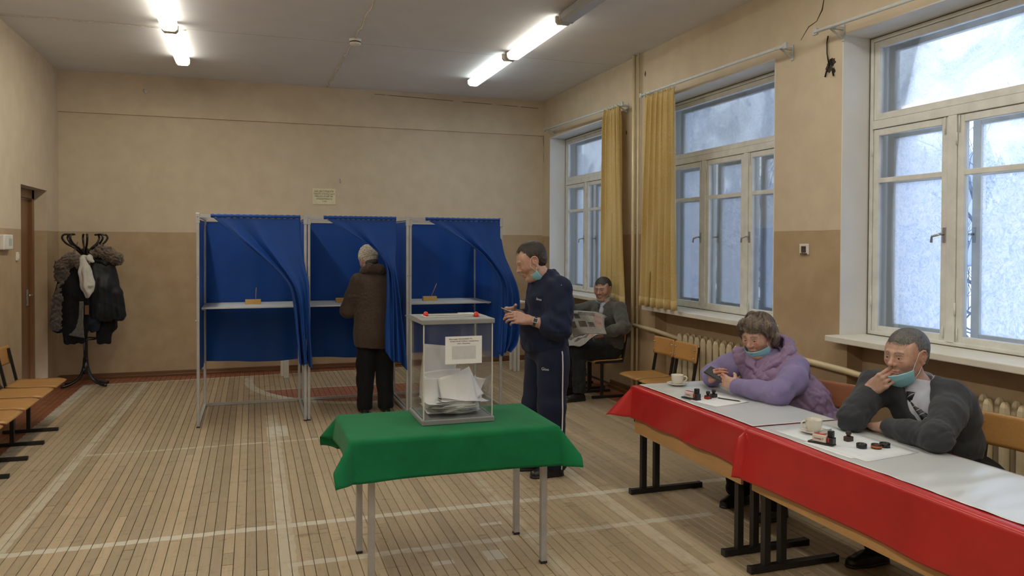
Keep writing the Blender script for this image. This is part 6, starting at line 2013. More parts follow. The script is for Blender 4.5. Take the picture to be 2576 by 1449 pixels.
    sp.tube([neck + Lv * .085 + np.array((.02, 0, .018)), Ls + np.array((.015, .04, .070)), Ls + np.array((.0, -.045, .070)), Ls + np.array((-.02, -.078, .035))], .0022, 6)
    at(T, sp.build('shoulder_piping', M_white_trim, T))
    az = math.atan2(Lv[1], Lv[0])
    skin_text('adioos', .026, M_white_trim, 'chest_mark', T, VJ, (1.965, 5.27, 1.30), (1, -.35, -.15))
    skin_text('Gioo', .030, M_white_trim, 'thigh_mark', T, (V, Q), (1.99, 5.20, .80), (1, -.2, 0), off=.006)
    # watch on the left wrist
    wp = Lw * .80 + Le * .20
    d_ = norm(Le - Lw)
    wb_ = MB(); wb_.tube([wp - d_ * .009, wp + d_ * .009], .0385, 20, cap=False); wb_.tube([wp - d_ * .009, wp + d_ * .009], .0365, 20, cap=False)
    w_o = at(T, wb_.build('watch', M_watchstrap, T))
    fc = MB(); nn = norm(np.array((-.1, -.95, .25)) - d_ * (np.array((-.1, -.95, .25)) @ d_))
    fc.bar(wp + nn * .040 - d_ * .019, wp + nn * .040 + d_ * .019, .034, .010, nn); fc.build('watch_case', M_steel, w_o)
    fd = MB(); fd.bar(wp + nn * .0455 - d_ * .014, wp + nn * .0455 + d_ * .014, .026, .002, nn); fd.build('watch_face', M_watchstrap, w_o)
    shoe(T, (2.165, 5.285, 0), (1.905, 5.28, 0)); shoe(T, (2.125, 5.478, 0), (1.865, 5.49, 0))
    ph = thing('mobile_phone', 'black phone in the hands of the standing man in the tracksuit', 'phone', (1.760, 5.325, 1.212))
    ph.rotation_euler = (R_(0), R_(22), R_(-12))
    MB().box((-.07, -.036, -.0055), (.07, .036, .0055), .005).build('case', M_phone, ph)
    MB().box((-.060, -.031, .0055), (.060, .031, .0062)).build('screen', mat('lit_phone_screen', (.16, .22, .28), .08, coat=.6), ph)
    return T
tracksuit_man()

# ------------------------------------------------------------------ man reading the newspaper
def reader():
    F = (-.90, -.44, 0); A = frame_axes(F); Lv, Fv = A[0], A[1]
    T = thing('person', 'seated man in grey jacket reading an open newspaper under the window', 'person', (3.80, 7.95, 0))
    neck = np.array((3.755, 7.91, 1.045)); Hd = Head((3.715, 7.925, 1.195), (-.74, -.62, -.12), (0, 0, 1), 1.10)
    Ls, Rs = np.array((3.83, 7.735, .985)), np.array((3.665, 8.085, .985))
    Le, Re = np.array((3.80, 7.56, .80)), np.array((3.53, 8.30, .93))
    Lw, Rw = np.array((3.56, 7.60, .735)), np.array((3.47, 8.24, .975))
    torso = [('e', (3.80, 7.96, .53), (.17, .14, .13), A), ('e', (3.79, 7.94, .72), (.165, .135, .18), A), ('e', (3.765, 7.92, .90), (.18, .125, .15), A), ('c', Ls, Rs, .065, .065, .05), ('c', neck, (3.76, 7.92, .95), .055, .09, .04)]
    legs = [('c', (3.76, 7.88, .51), (3.38, 7.80, .53), .090, .070), ('c', (3.38, 7.80, .53), (3.36, 7.75, .10), .062, .042), ('c', (3.73, 8.05, .51), (3.34, 8.06, .53), .090, .070), ('c', (3.34, 8.06, .53), (3.40, 8.06, .10), .062, .042)]
    arms = [('c', Ls, Le, .05, .042), ('c', Le, Lw, .04, .028), ('c', Rs, Re, .05, .042), ('c', Re, Rw, .04, .028)]
    core = body_core(torso + legs + arms, (3.2, 7.4, .02), (4.02, 8.45, 1.12)).skin(1)
    lh = hand(Lw, (-.85, .25, -.05), (0, .3, .9), 1, [(.5, .8, .4)] * 4, forearm=Le * .5 + Lw * .5)
    rh = hand(Rw, (-.55, .50, .35), (.2, -.2, .9), -1, [(.4, .8, .4)] * 4, forearm=Re * .5 + Rw * .5)
    hf = Hd.field(neck, h=.0032)
    skin_obj('body', [hf.skin(1), core, lh, rh], M_skin, T, col=Hd.colour(brow=(.05, .035, .03), stubble=.4, red=.7, base=SK * .92))
    Hd.eyes(T, .0030, .0020)
    Hd.hair('hair', T, M_hair_dkgrey, .008, line=(.112, .082, .1), low=-.03, seed=24)
    Hd.mask(T, z0=-.110, z1=-.170, out=-.012, wide=.076, tilt=.02, ear=False, back=.02)
    f = Field((3.3, 7.38, .50), (4.05, 8.42, 1.12), .010)
    f.ell((3.81, 7.95, .60), (.19, .165, .16), A, .04).ell((3.795, 7.94, .74), (.185, .158, .18), A, .05).ell((3.77, 7.92, .90), (.195, .145, .15), A, .05)
    f.cone(Ls, Rs, .075, .075, .05).cone(neck + (.01, 0, 0), (3.77, 7.92, .94), .066, .11, .04)
    f.chain([Ls, Le, Le * .5 + Lw * .5, Lw * .85 + Le * .15], [.080, .070, .060, .047], .03)
    f.chain([Rs, Re, Rw * .85 + Re * .15], [.078, .062, .045], .03)
    f.cone(neck + Fv * .04 + np.array((0, 0, .03)), np.array((3.77, 7.92, .86)) + Fv * .19, .058, .026, .008, True)
    f.cut((3.8, 0, .515), (.15, 0, -1), .01)
    skin_obj('jacket', f.skin(1), M_jacket_grey, T, lambda V: .004 * wav(V, .10, 51) + .005 * np.exp(-(np.linalg.norm(V - Le, axis=1) / .13) ** 2) * wav(V, .05, 52))
    cb = MB()
    for s in (-1, 1):
        a = neck + Fv * .085 + Lv * s * .012 + np.array((0, 0, -.035)); b_ = neck + Lv * s * .075 + Fv * .02 + np.array((0, 0, .040)); c_ = neck + Lv * s * .105 + Fv * .055 + np.array((0, 0, -.02)); e_ = neck + Lv * s * .06 - Fv * .05 + np.array((0, 0, .055)); g_ = neck + Lv * s * .09 - Fv * .06 + np.array((0, 0, .015)); t_ = neck + Lv * s * .070 + Fv * .105 + np.array((0, 0, -.075))
        for tri in ((a, t_, c_, b_), (b_, c_, g_, e_)):
            P = np.zeros((2, 2, 3)); P[0, 0], P[1, 0], P[1, 1], P[0, 1] = tri; cb.grid(P, thick=.007)
    at(T, cb.build('jacket_collar', M_jacket_grey, T))
    sc_ = Field(neck - .12, neck + .12, .006)
    sc_.chain([neck + Fv * .062 + np.array((0, 0, -.02)), neck + Lv * .062 + np.array((0, 0, .012)), neck - Fv * .055 + np.array((0, 0, .03)), neck - Lv * .062 + np.array((0, 0, .012)), neck + Fv * .062 + np.array((0, 0, -.02))], [.022] * 5, .02)
    sc_.cone(neck + Fv * .055 + np.array((0, 0, -.02)), neck + Fv * .075 + np.array((0, 0, -.10)), .03, .035, .02)
    skin_obj('shirt', sc_.skin(1), M_shirt, T)
    f = Field((3.2, 7.62, .05), (4.0, 8.22, .68), .010)
    for q in legs: f.cone(q[1], q[2], q[3] + .018, q[4] + .03, .03)
    f.ell((3.80, 7.96, .52), (.19, .16, .11), A, .05); f.cut((0, 0, .085), (0, 0, -1), .008)
    skin_obj('trousers', f.skin(1), M_dark_tr, T, lambda V: .004 * wav(V, .10, 55) + .003 * wav(V, .05, 56))
    shoe(T, (3.43, 7.755, 0), (3.16, 7.70, 0)); shoe(T, (3.46, 8.07, 0), (3.20, 8.07, 0))
    return T
reader()
def newsprint():
    m, nt, b = new_mat('newsprint')
    tc = nt.nodes.new('ShaderNodeTexCoord'); uv = tc.outputs['UV']
    sp = nt.nodes.new('ShaderNodeSeparateXYZ'); nt.links.new(uv, sp.inputs[0])
    col = (0.46, 0.45, 0.42)
    c = mixc(nt, 0.0, col, col)
    tx = noise(nt, 1.0, 2, vec=uv, stretch=(70, 9, 1))
    lines = math_node(nt, 'LESS_THAN', math_node(nt, 'FRACT', math_node(nt, 'MULTIPLY', sp.outputs[1], 42)), .5)
    txm = math_node(nt, 'MULTIPLY', lines, ramp(nt, tx, [(.42, 0), (.5, 1)]))
    gut = math_node(nt, 'GREATER_THAN', math_node(nt, 'FRACT', math_node(nt, 'MULTIPLY', sp.outputs[0], 5)), .08)
    c = mixc(nt, math_node(nt, 'MULTIPLY', math_node(nt, 'MULTIPLY', txm, gut), .55), c, (.14, .14, .14))
    def blk(c, x0, x1, y0, y1, k, amt=.85):
        mm = math_node(nt, 'MULTIPLY', math_node(nt, 'MULTIPLY', math_node(nt, 'GREATER_THAN', sp.outputs[0], x0), math_node(nt, 'LESS_THAN', sp.outputs[0], x1)), math_node(nt, 'MULTIPLY', math_node(nt, 'GREATER_THAN', sp.outputs[1], y0), math_node(nt, 'LESS_THAN', sp.outputs[1], y1)))
        pic = ramp(nt, noise(nt, 7, 4, vec=uv), [(.35, scl(k, .5)), (.65, scl(k, 1.8))])
        return mixc(nt, math_node(nt, 'MULTIPLY', mm, amt), c, pic)
    c = blk(c, .05, .30, .60, .84, (.10, .10, .09)); c = blk(c, .40, .56, .64, .84, (.045, .045, .045)); c = blk(c, .56, .90, .78, .93, (.14, .14, .14))
    c = blk(c, .46, .66, .30, .54, (.07, .045, .04)); c = blk(c, .12, .36, .30, .54, (.13, .10, .07)); c = blk(c, .70, .86, .30, .50, (.09, .09, .09)); c = blk(c, .88, .97, .35, .9, (.42, .20, .17), .5)
    nt.links.new(c, b.inputs['Base Color']); b.inputs['Roughness'].default_value = .85
    tr = nt.nodes.new('ShaderNodeBsdfTranslucent'); nt.links.new(c, tr.inputs[0])
    mx = nt.nodes.new('ShaderNodeMixShader'); mx.inputs[0].default_value = .2
    nt.links.new(b.outputs[0], mx.inputs[1]); nt.links.new(tr.outputs[0], mx.inputs[2]); nt.links.new(mx.outputs[0], nt.nodes['Material Output'].inputs[0])
    return m
M_news = newsprint()
def uv_grid(o, nu, nv):
    me = o.data; uvl = me.uv_layers.new(name='UVMap'); n = nu * nv
    for l in me.loops:
        k = l.vertex_index % n; uvl.data[l.index].uv = ((k // nv) / (nu - 1), (k % nv) / (nv - 1))
t = thing('newspaper', 'open newspaper held up by the seated man in the grey jacket', 'newspaper', (3.42, 7.75, .8))
nu, nv = 30, 22; P = np.zeros((nu, nv, 3))
tl, tr_, bl, br = [np.array(q) for q in ((3.34, 8.15, .945), (3.52, 7.58, .980), (3.37, 7.92, .660), (3.50, 7.46, .750))]
for i in range(nu):
    u = i / (nu - 1)
    for j in range(nv):
        v = j / (nv - 1)
        p = (bl * (1 - u) + br * u) * (1 - v) + (tl * (1 - u) + tr_ * u) * v
        p = p + np.array((-.06, -.02, 0)) * math.sin(PI * u) * v + np.array((-.035, 0, .02)) * math.sin(PI * u * 1.0) + np.array((.05, .01, -.012)) * max(0, (v - .85) / .15) ** 2
        if u > .85: p = p + np.array((.04, -.012, -.05 * v)) * ((u - .85) / .15) ** 2
        p = p + np.array((.008, 0, 0)) * math.sin(9 * u + 5 * v)
        P[i, j] = p - np.array((3.42, 7.75, .8))
o = MB().grid(P, thick=.0015).build('upright_page', M_news, t); uv_grid(o, nu, nv)
P = np.zeros((nu, nv, 3))
for i in range(nu):
    u = i / (nu - 1)
    for j in range(nv):
        v = j / (nv - 1)
        a = np.array((3.18, 8.02, .600)) * (1 - u) + np.array((3.32, 7.50, .640)) * u
        b_ = bl * (1 - u) + br * u
        p = a * (1 - v) + b_ * v
        p[2] += .035 * math.sin(PI * v) + .014 * math.sin(7 * u + 4 * v) + .010 * math.sin(13 * u - 6 * v) - .035 * (1 - v) ** 2 * (1 - u)
        P[i, j] = p - np.array((3.42, 7.75, .8))
o = MB().grid(P, thick=.0015).build('folded_page', M_news, t); uv_grid(o, nu, nv)

# ------------------------------------------------------------------ woman voting, seen from behind
def voter():
    F = (-.12, .99, 0); A = frame_axes(F); Lv, Fv = A[0], A[1]
    T = thing('person', 'person in brown coat and knitted hat standing in the middle booth', 'person', (1.16, 7.86, 0))
    neck = np.array((1.145, 7.865, 1.405)); Hd = Head((1.112, 7.905, 1.520), (-.25, .90, -.35), (-.12, 0, 1), 1.05)
    Ls, Rs = np.array((1.005, 7.86, 1.315)), np.array((1.315, 7.88, 1.315))
    Le, Re = np.array((.905, 7.915, 1.020)), np.array((1.375, 8.02, 1.04))
    Lw, Rw = np.array((1.000, 8.18, 1.100)), np.array((1.20, 8.24, 1.105))
    torso = [('e', (1.16, 7.87, 1.20), (.165, .11, .18), A), ('e', (1.16, 7.86, .98), (.16, .12, .18), A), ('c', Ls, Rs, .055, .055, .05)]
    legs = [('c', (1.09, 7.86, .85), (1.075, 7.88, .48), .085, .06), ('c', (1.075, 7.88, .48), (1.07, 7.86, .08), .052, .036), ('c', (1.25, 7.86, .85), (1.265, 7.88, .48), .085, .06), ('c', (1.265, 7.88, .48), (1.275, 7.86, .08), .052, .036)]
    arms = [('c', Ls, Le, .045, .038), ('c', Le, Lw, .036, .026), ('c', Rs, Re, .045, .038), ('c', Re, Rw, .036, .026)]
    core = body_core(torso + legs + arms, (.80, 7.65, .02), (1.5, 8.4, 1.48)).skin(1)
    lh = hand(Lw, (.45, .85, -.05), (.85, -.4, .2), 1, [(.4, .6, .3)] * 4, forearm=Le * .5 + Lw * .5, sc=.95)
    rh = hand(Rw, (-.35, .9, -.05), (-.85, -.3, .2), -1, [(.5, .7, .4)] * 4, forearm=Re * .5 + Rw * .5, sc=.95)
    skin_obj('body', [Hd.field(neck, h=.0034).skin(1), core, lh, rh], M_skin, T, col=Hd.colour())
    Hd.eyes(T)
    # knitted hat with a turned-up band
    c = Hd.s; f = Field(Hd.H - .17, Hd.H + .19, .0036)
    f.ell(Hd.p(0, -.018, .046), np.array((.090, .106, .092)) * c, Hd.ax, 0); f.ell(Hd.p(0, -.03, .10), np.array((.055, .06, .050)) * c, Hd.ax, .04)
    f.cut(Hd.p(0, -.02, -.030), -Hd.U - .10 * Hd.F, .006)
    def knit(V):
        q = Hd.loc(V); a = np.arctan2(q[:, 0], q[:, 1]) * .09; z = q[:, 2]
        cable = np.abs(np.sin(PI * (a / .024 + .5 * np.sin(z * 90)))) * np.abs(np.sin(PI * z / .02))
        band = np.exp(-((z - .012) / .005) ** 2) * .008
        return .0045 * cable - band + .0016 * wav(V, .009, 61)
    m, nt, b = new_mat('cream_grey_knit')
    n1 = noise(nt, 55, 4, dist=1.5)
    nt.links.new(ramp(nt, n1, [(.34, (.16, .14, .11)), (.46, (.50, .46, .38)), (.66, (.66, .62, .53))]), b.inputs['Base Color']); b.inputs['Roughness'].default_value = .9
    bump(nt, b, n1, .6, .003)
    skin_obj('knitted_hat', f.skin(0), m, T, knit)
    hb = Field(Hd.H - .15, Hd.H + .12, .004); hb.ell(Hd.p(0, -.055, -.030), np.array((.066, .045, .035)) * c, Hd.ax, 0)
    skin_obj('hair', hb.skin(1), M_hair_dkgrey, T, lambda V: .002 * wav(V, .02, 62))
    # coat
    f = Field((.78, 7.62, .60), (1.52, 8.28, 1.50), .0085)
    f.ell((1.16, 7.87, 1.22), (.185, .135, .17), A, .03).ell((1.155, 7.865, 1.02), (.178, .150, .22), A, .08)
    f.ell((1.145, 7.865, .78), (.195, .165, .26), A, .10)
    f.cone(Ls, Rs, .074, .074, .06).cone(neck + (0, 0, .0), (1.16, 7.87, 1.30), .076, .12, .05)
    f.chain([Ls, Ls * .5 + Le * .5, Le, Le * .4 + Lw * .6], [.082, .080, .074, .056], .03)
    f.chain([Rs, Re, Re * .4 + Rw * .6], [.080, .070, .054], .03)
    f.cut((1.1, 7.86, .655), (-.08, 0, -1), .008)
    def dsp(V):
        e = np.linalg.norm(V - np.array((1.02, 7.80, 1.10)), axis=1)
        return .0035 * wav(V, .16, 63) + .006 * np.exp(-(e / .14) ** 2) * wav(V, .06, 64, 1.5, (.6, 1, 1.5))
    skin_obj('coat', f.skin(1), M_coat_brown, T, dsp)
    f = Field(neck - .17, neck + .17, .006)
    f.chain([neck + Fv * .09 + Lv * .05 - np.array((0, 0, .05)), neck + Lv * .09 + np.array((0, 0, .015)), neck - Fv * .075 + Lv * .05 + np.array((0, 0, .045)), neck - Fv * .085 - Lv * .05 + np.array((0, 0, .038)), neck - Lv * .10 + np.array((0, 0, .005)), neck + Fv * .09 - Lv * .05 - np.array((0, 0, .05))], [.026, .036, .044, .044, .038, .026], .03)
    skin_obj('coat_collar', f.skin(1), M_coat_brown, T, lambda V: .003 * wav(V, .05, 66))
    f = Field((.93, 7.68, .02), (1.45, 8.06, .95), .009)
    f.ell((1.165, 7.865, .82), (.165, .135, .12), A, .04)
    f.chain([(1.095, 7.865, .80), (1.080, 7.87, .48), (1.070, 7.86, .06)], [.105, .092, .078], .03); f.chain([(1.245, 7.865, .80), (1.262, 7.87, .48), (1.278, 7.86, .06)], [.105, .092, .080], .012)
    f.cut((0, 0, .03), (0, 0, -1), .008)
    skin_obj('trousers', f.skin(1), M_black_cloth, T, lambda V: .005 * wav(V, .12, 67))
    shoe(T, (1.07, 7.79, 0), (1.045, 8.03, 0)); shoe(T, (1.28, 7.79, 0), (1.29, 8.03, 0))
    return T
voter()
# ------------------------------------------------------------------ coat rack and what hangs on it
M_ebony = mat('black_bentwood', (.010, .009, .009), .28, .2, 20)
rx, ry = -1.865, 10.25
t = thing('coat_rack', 'black bentwood coat rack in the corner, hung with winter coats', 'coat rack', (rx, ry, 0))
p = MB(); p.tube([(0, 0, .16), (0, 0, 1.60)], .024, 14); p.lathe([(.0, .14), (.030, .15), (.034, .22), (.026, .30)]); p.lathe([(.026, 1.44), (.044, 1.50), (.050, 1.58), (.042, 1.62), (0, 1.63)])
p.build('pole', M_ebony, t)
for k in range(4):
    a = math.radians((-30, 35, 150, 205)[k]); d = np.array((math.cos(a), math.sin(a) * .8, 0))
    MB().tube(smooth_curve([d * .012 + (0, 0, .34), d * .03 + (0, 0, .20), d * .09 + (0, 0, .085), d * .20 + (0, 0, .028), d * .27 + (0, 0, .018)], 16), .016, 10).build('foot', M_ebony, t)
for k in range(8):
    a = 2 * PI * (k + .35) / 8; d = np.array((math.cos(a), math.sin(a), 0))
    MB().tube(smooth_curve([d * .03 + (0, 0, 1.55), d * .10 + (0, 0, 1.625), d * .19 + (0, 0, 1.68), d * .235 + (0, 0, 1.745), d * .215 + (0, 0, 1.785), d * .165 + (0, 0, 1.785)], 18), [.014] * 6 + [.012] * 12, 9).build('hook', M_ebony, t)
for z in (.56, 1.10):
    MB().tube([(.12 * math.cos(2 * PI * q / 16), .12 * math.sin(2 * PI * q / 16), z) for q in range(16)], .009, 8, closed=True).build('ring', M_ebony, t)

M_parka = cloth('black_parka_shell', (.008, .009, .012), rough=.5, spec=.3, sheen=.02)
M_coatblack = cloth('black_wool_coat', (.006, .006, .007), sheen=.02)
M_jeans = cloth('dark_denim', (.014, .020, .034), sheen=.03)
M_tweedgrey = cloth('grey_wool', (.10, .095, .085), var=.35, scale=60)
M_scarf = cloth('cream_shirt_cotton', (.52, .50, .45), rough=.75)
def fur_mat(name, a, b_):
    m, nt, b = new_mat(name)
    n = noise(nt, 30, 7, rough=.7, dist=2.5); n2 = noise(nt, 8, 4)
    nt.links.new(mixc(nt, .45, ramp(nt, n, [(.38, a), (.62, b_)]), ramp(nt, n2, [(.35, scl(a, .6)), (.65, b_)])), b.inputs['Base Color'])
    b.inputs['Roughness'].default_value = .9; b.inputs['Sheen Weight'].default_value = .4
    bump(nt, b, n, .9, .012)
    return m
M_fur = fur_mat('brown_fur', (.035, .022, .015), (.22, .15, .10))
M_furlining = fur_mat('mottled_fur_lining', (.030, .022, .018), (.13, .098, .07))

def hung(name, label, cat, loc_, group=None): return thing(name, label, cat, loc_, 0, group)
Y = 10.13
def fold_disp(seed, amp=.009, wl=.085): return lambda V: amp * wav(V, wl, seed, .7, (1, 1, .10)) + .003 * wav(V, .12, seed + 1)
# coat with the fur lining showing, on the door side
t = hung('winter_coat', 'dark coat with brown fur collar and mottled lining on the rack, closest to the door', 'coat', (-1.98, Y, 1.1), 'coats on the rack')
f = Field((-2.24, 9.92, .60), (-1.72, 10.34, 1.60), .010)
f.chain([(-1.93, Y, 1.44), (-1.95, Y - .02, 1.15), (-1.97, Y - .02, .78)], [.085, .145, .165], .05)
f.chain([(-2.02, Y, 1.40), (-2.07, Y - .01, 1.10), (-2.115, Y, .74)], [.065, .078, .090], .03)
f.cut((-2.0, 0, .665), (.12, 0, -1), .01)
skin_obj('shell', f.skin(1), M_coatblack, t, fold_disp(71))
f = Field((-2.26, 9.90, .60), (-1.90, 10.30, 1.50), .010)
f.chain([(-2.02, Y - .08, 1.34), (-2.09, Y - .085, 1.05), (-2.115, Y - .09, .76)], [.045, .062, .078], .03)
f.cut((-2.1, 0, .69), (.1, 0, -1), .01)
skin_obj('fur_lining', f.skin(1), M_furlining, t, lambda V: .010 * wav(V, .05, 73) + .006 * wav(V, .02, 74))
f = Field((-2.22, 9.85, 1.12), (-1.72, 10.36, 1.66), .008)
f.chain([(-2.08, Y - .06, 1.29), (-2.06, Y - .07, 1.42), (-1.98, Y - .08, 1.50), (-1.88, Y - .09, 1.46), (-1.82, Y - .08, 1.42)], [.060, .070, .066, .062, .045], .03)
skin_obj('fur_collar', f.skin(1), M_fur, t, lambda V: .014 * wav(V, .035, 75, 2.5) + .008 * wav(V, .016, 76, 2.5))
lp = MB(); lp.tube([(-1.99, Y - .02, 1.50), (-1.96, Y + .01, 1.60), (-1.93, Y + .04, 1.70)], .005, 6); lp.tube([(-1.965, Y - .02, 1.50), (-1.945, Y + .01, 1.60), (-1.925, Y + .04, 1.70)], .004, 6)
at(t, lp.build('hanging_loop', M_fur, t))
# long plain black coat below
t = hung('winter_coat', 'plain black coat hanging in front of the pole below the cream shirt', 'coat', (-1.87, 10.08, 1.0), 'coats on the rack')
f = Field((-2.10, 9.90, .44), (-1.66, 10.30, 1.52), .010)
f.chain([(-1.865, 10.09, 1.42), (-1.90, 10.08, 1.10), (-1.93, 10.08, .70), (-1.94, 10.09, .56)], [.07, .115, .118, .112], .05)
f.cone((-1.82, 10.06, 1.30), (-1.80, 10.06, .95), .055, .06, .03); f.cone((-1.90, Y, .5), (-1.74, Y - .04, 1.12), .012, .012, .01, True)
f.cut((0, 0, .535), (.0, 0, -1), .01)
skin_obj('shell', f.skin(1), M_coatblack, t, fold_disp(78, .014))
# parka with fur hood
t = hung('winter_coat', 'black parka with fur-trimmed hood hanging on the window side of the rack', 'coat', (-1.65, Y, 1.1), 'coats on the rack')
f = Field((-1.86, 9.90, .66), (-1.34, 10.36, 1.60), .010)
f.chain([(-1.70, Y, 1.44), (-1.67, Y, 1.18), (-1.655, Y, .90)], [.085, .145, .150], .05)
f.chain([(-1.60, Y - .01, 1.40), (-1.53, Y - .02, 1.10), (-1.475, Y - .02, .84)], [.070, .078, .075], .03)
f.chain([(-1.76, Y - .04, 1.40), (-1.74, Y - .06, 1.1), (-1.73, Y - .06, .88)], [.06, .068, .066], .02)
f.cut((-1.6, 0, .775), (-.06, 0, -1), .01)
skin_obj('shell', f.skin(1), M_parka, t, fold_disp(80))
f = Field((-1.84, 9.86, 1.28), (-1.38, 10.40, 1.70), .008)
f.chain([(-1.74, Y - .05, 1.56), (-1.66, Y - .08, 1.595), (-1.58, Y - .08, 1.565), (-1.51, Y - .07, 1.51), (-1.485, Y - .05, 1.47)], [.045, .058, .062, .058, .040], .03)
skin_obj('fur_trim', f.skin(1), M_fur, t, lambda V: .014 * wav(V, .035, 82, 2.5) + .008 * wav(V, .016, 83, 2.5))
f = Field((-1.84, 9.9, 1.30), (-1.40, 10.36, 1.62), .010); f.ell((-1.64, Y, 1.47), (.14, .10, .085), None, .03)
skin_obj('hood', f.skin(1), M_parka, t, lambda V: .008 * wav(V, .07, 84))
lp = MB(); lp.tube([(-1.70, Y - .02, 1.62), (-1.705, Y + .03, 1.70)], .005, 6); at(t, lp.build('hanging_loop', M_parka, t))
# dark trousers and the other garments underneath
t = hung('hung_trousers', 'black trousers hanging lowest beneath the parka', 'trousers', (-1.66, 10.2, .7))
f = Field((-1.80, 10.06, .42), (-1.50, 10.34, .95), .009); f.cone((-1.66, 10.19, .92), (-1.665, 10.19, .52), .09, .075, .02); f.cone((-1.60, 10.2, .92), (-1.575, 10.2, .70), .08, .06, .02); f.cut((0, 0, .505), (0, 0, -1), .008)
skin_obj('legs', f.skin(1), M_black_cloth, t, fold_disp(86, .008))
t = hung('hung_jeans', 'dark blue denim garment bunched beside the rack pole under the parka', 'garment', (-1.77, 10.12, .75))
f = Field((-1.90, 9.98, .58), (-1.62, 10.26, .98), .009); f.chain([(-1.74, 10.11, .94), (-1.76, 10.11, .76), (-1.74, 10.11, .69)], [.07, .085, .06], .03); f.cut((-1.75, 0, .655), (.3, 0, -1), .01)
skin_obj('cloth', f.skin(1), M_jeans, t, fold_disp(88, .010))
t = hung('grey_scarf', 'grey wool scarf end hanging by the rack pole under the coats', 'scarf', (-1.86, 10.09, .75))
P = np.zeros((8, 24, 3))
for i in range(8):
    for j in range(24):
        v = j / 23; u = i / 7 * 2 - 1
        P[i, j] = (-1.855 - .05 * v ** 3 + u * (.018 + .06 * v ** 3), 9.962 + .01 * math.sin(6 * v + 2 * u), 1.02 - .40 * v - .02 * u * v)
at(t, MB().grid(P, thick=.012).build('cloth', M_tweedgrey, t))
# cream shirt / scarf slung over the top
t = hung('cream_shirt', 'cream shirt slung over the top of the coat rack', 'shirt', (-1.80, 10.0, 1.35))
f = Field((-1.93, 9.86, 1.00), (-1.66, 10.16, 1.58), .007)
f.chain([(-1.84, 9.985, 1.49), (-1.82, 9.970, 1.36), (-1.785, 9.965, 1.20), (-1.79, 9.970, 1.07)], [.040, .058, .062, .022], .03)
f.chain([(-1.83, 10.0, 1.52), (-1.77, 9.985, 1.52), (-1.735, 9.975, 1.475)], [.028, .030, .020], .02)
skin_obj('cloth', f.skin(1), M_scarf, t, lambda V: .010 * wav(V, .055, 90, .8, (1, 1, .12)))
t = hung('leather_tag', 'small reddish leather purse hanging in front of the rack pole', 'purse', (-1.80, 9.97, .92))
MB().box((-.022, -.012, -.055), (.022, .012, .055), .006).build('pouch', mat('brown_leather', (.12, .045, .025), .5), t)
MB().tube([(.005, 0, .05), (.012, .0, .14), (-.005, .01, .26)], .003, 6).build('strap', M_black, t)

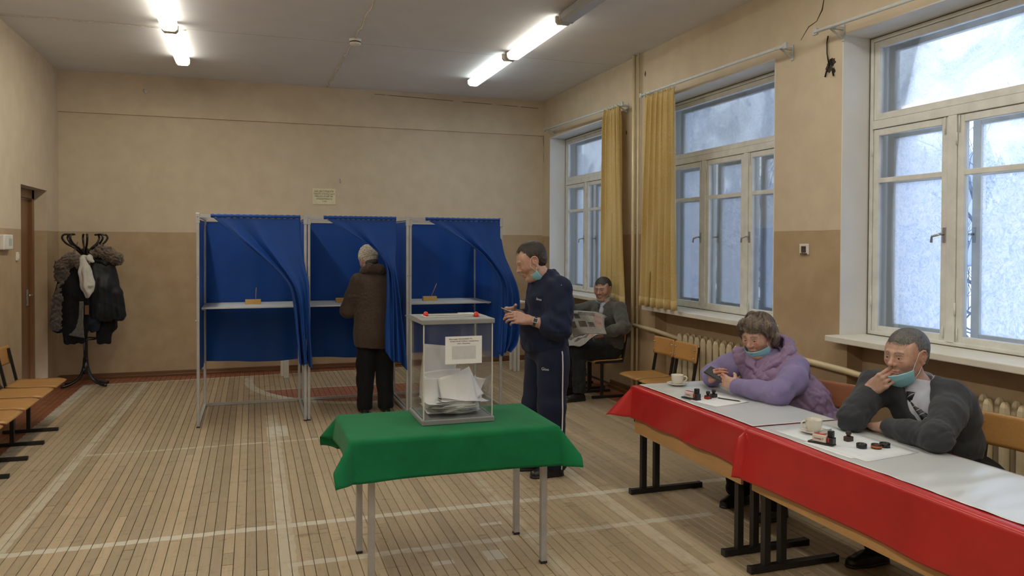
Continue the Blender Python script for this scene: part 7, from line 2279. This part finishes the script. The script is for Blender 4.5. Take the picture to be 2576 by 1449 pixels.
# ------------------------------------------------------------------ outside: snow, bushes and a wooded slope
M_snow = mat('snow', (.80, .84, .90), .8, .04, 2)
snow = MB()
nx, ny = 40, 40; P = np.zeros((nx, ny, 3))
for i in range(nx):
    for j in range(ny):
        x = 4.62 + 60 * (i / (nx - 1)) ** 1.6; y = -25 + 85 * j / (ny - 1)
        z = -.25 + .12 * math.sin(.8 * x + .5 * y) * math.sin(.6 * y) + max(0, x - 26) * .20 + .5 * math.sin(.3 * y + 1) * max(0, min(1, (x - 20) / 10))
        P[i, j] = (x, y, z)
snow.grid(P); o = snow.build('ground_snow', M_snow); struct(o)
M_bark = mat('frosty_bark', (.10, .125, .19), .9, .25, 10)
M_twig = mat('hoarfrost_twigs', (.15, .21, .33), .9, .3, 10)
def tree(x, y, hgt, seed, label, bushy=False):
    r = random.Random(seed)
    t = thing('frosted_shrub' if bushy else 'bare_tree', label, 'shrub' if bushy else 'tree', (x, y, -.2 + max(0, x - 26) * .2), 0, 'frosted trees and shrubs outside')
    br, tw = MB(), MB()
    def grow(p, d, ln, rad, lvl):
        q = p + d * ln; mid = p + d * ln * .5 + np.array((r.uniform(-1, 1), r.uniform(-1, 1), 0)) * ln * .06
        (br if lvl < 2 else tw).tube([p, mid, q], [rad, rad * .85, rad * .65], 5 if lvl < 2 else 4, cap=False)
        if lvl >= 4: return
        for k in range(r.choice((2, 3, 3)) if lvl < 3 else r.choice((2, 3))):
            nd = norm(d * .75 + np.array((r.uniform(-1, 1), r.uniform(-1, 1), r.uniform(-.3, .9))) * .8)
            grow(p + d * ln * r.uniform(.45, 1.0), nd, ln * r.uniform(.55, .8), rad * .55, lvl + 1)
    if bushy:
        for k in range(6): grow(np.array((r.uniform(-.4, .4), r.uniform(-.4, .4), 0)), norm((r.uniform(-.7, .7), r.uniform(-.7, .7), 1)), hgt * .42, .022, 1)
    else:
        for k in range(2): grow(np.array((0, 0, .0)), norm((r.uniform(-.2, .2), r.uniform(-.2, .2), 1)), hgt * .38, .07, 0)
    br.build('trunk', M_bark, t) if br.v else None
    tag(tw.build('twigs', M_twig, t), kind='stuff')
spots = [(7.8, 7.2, 2.6, 1), (9.4, 9.7, 3.0, 1), (7.2, 9.9, 2.6, 1), (9.0, 12.9, 3.2, 1), (12.0, 7.4, 5.0, 0), (13.0, 15.4, 5.5, 0), (8.2, 15.8, 3.0, 1), (7.4, 4.7, 2.5, 1), (9.6, 5.6, 4.4, 0), (13.5, 11.2, 5.6, 0), (10.2, 17.5, 3.4, 1), (13.5, 18.5, 6.0, 0), (12.0, 22.0, 3.6, 1), (14.0, 26.0, 6.0, 0), (7.9, 12.4, 2.4, 1)]
for k, (x, y, hg, b_) in enumerate(spots):
    tree(x, y, hg, 100 + k, 'frosted leafless shrub beyond the windows' if b_ else 'frosted bare tree beyond the windows', bool(b_))
# wooded slope far behind
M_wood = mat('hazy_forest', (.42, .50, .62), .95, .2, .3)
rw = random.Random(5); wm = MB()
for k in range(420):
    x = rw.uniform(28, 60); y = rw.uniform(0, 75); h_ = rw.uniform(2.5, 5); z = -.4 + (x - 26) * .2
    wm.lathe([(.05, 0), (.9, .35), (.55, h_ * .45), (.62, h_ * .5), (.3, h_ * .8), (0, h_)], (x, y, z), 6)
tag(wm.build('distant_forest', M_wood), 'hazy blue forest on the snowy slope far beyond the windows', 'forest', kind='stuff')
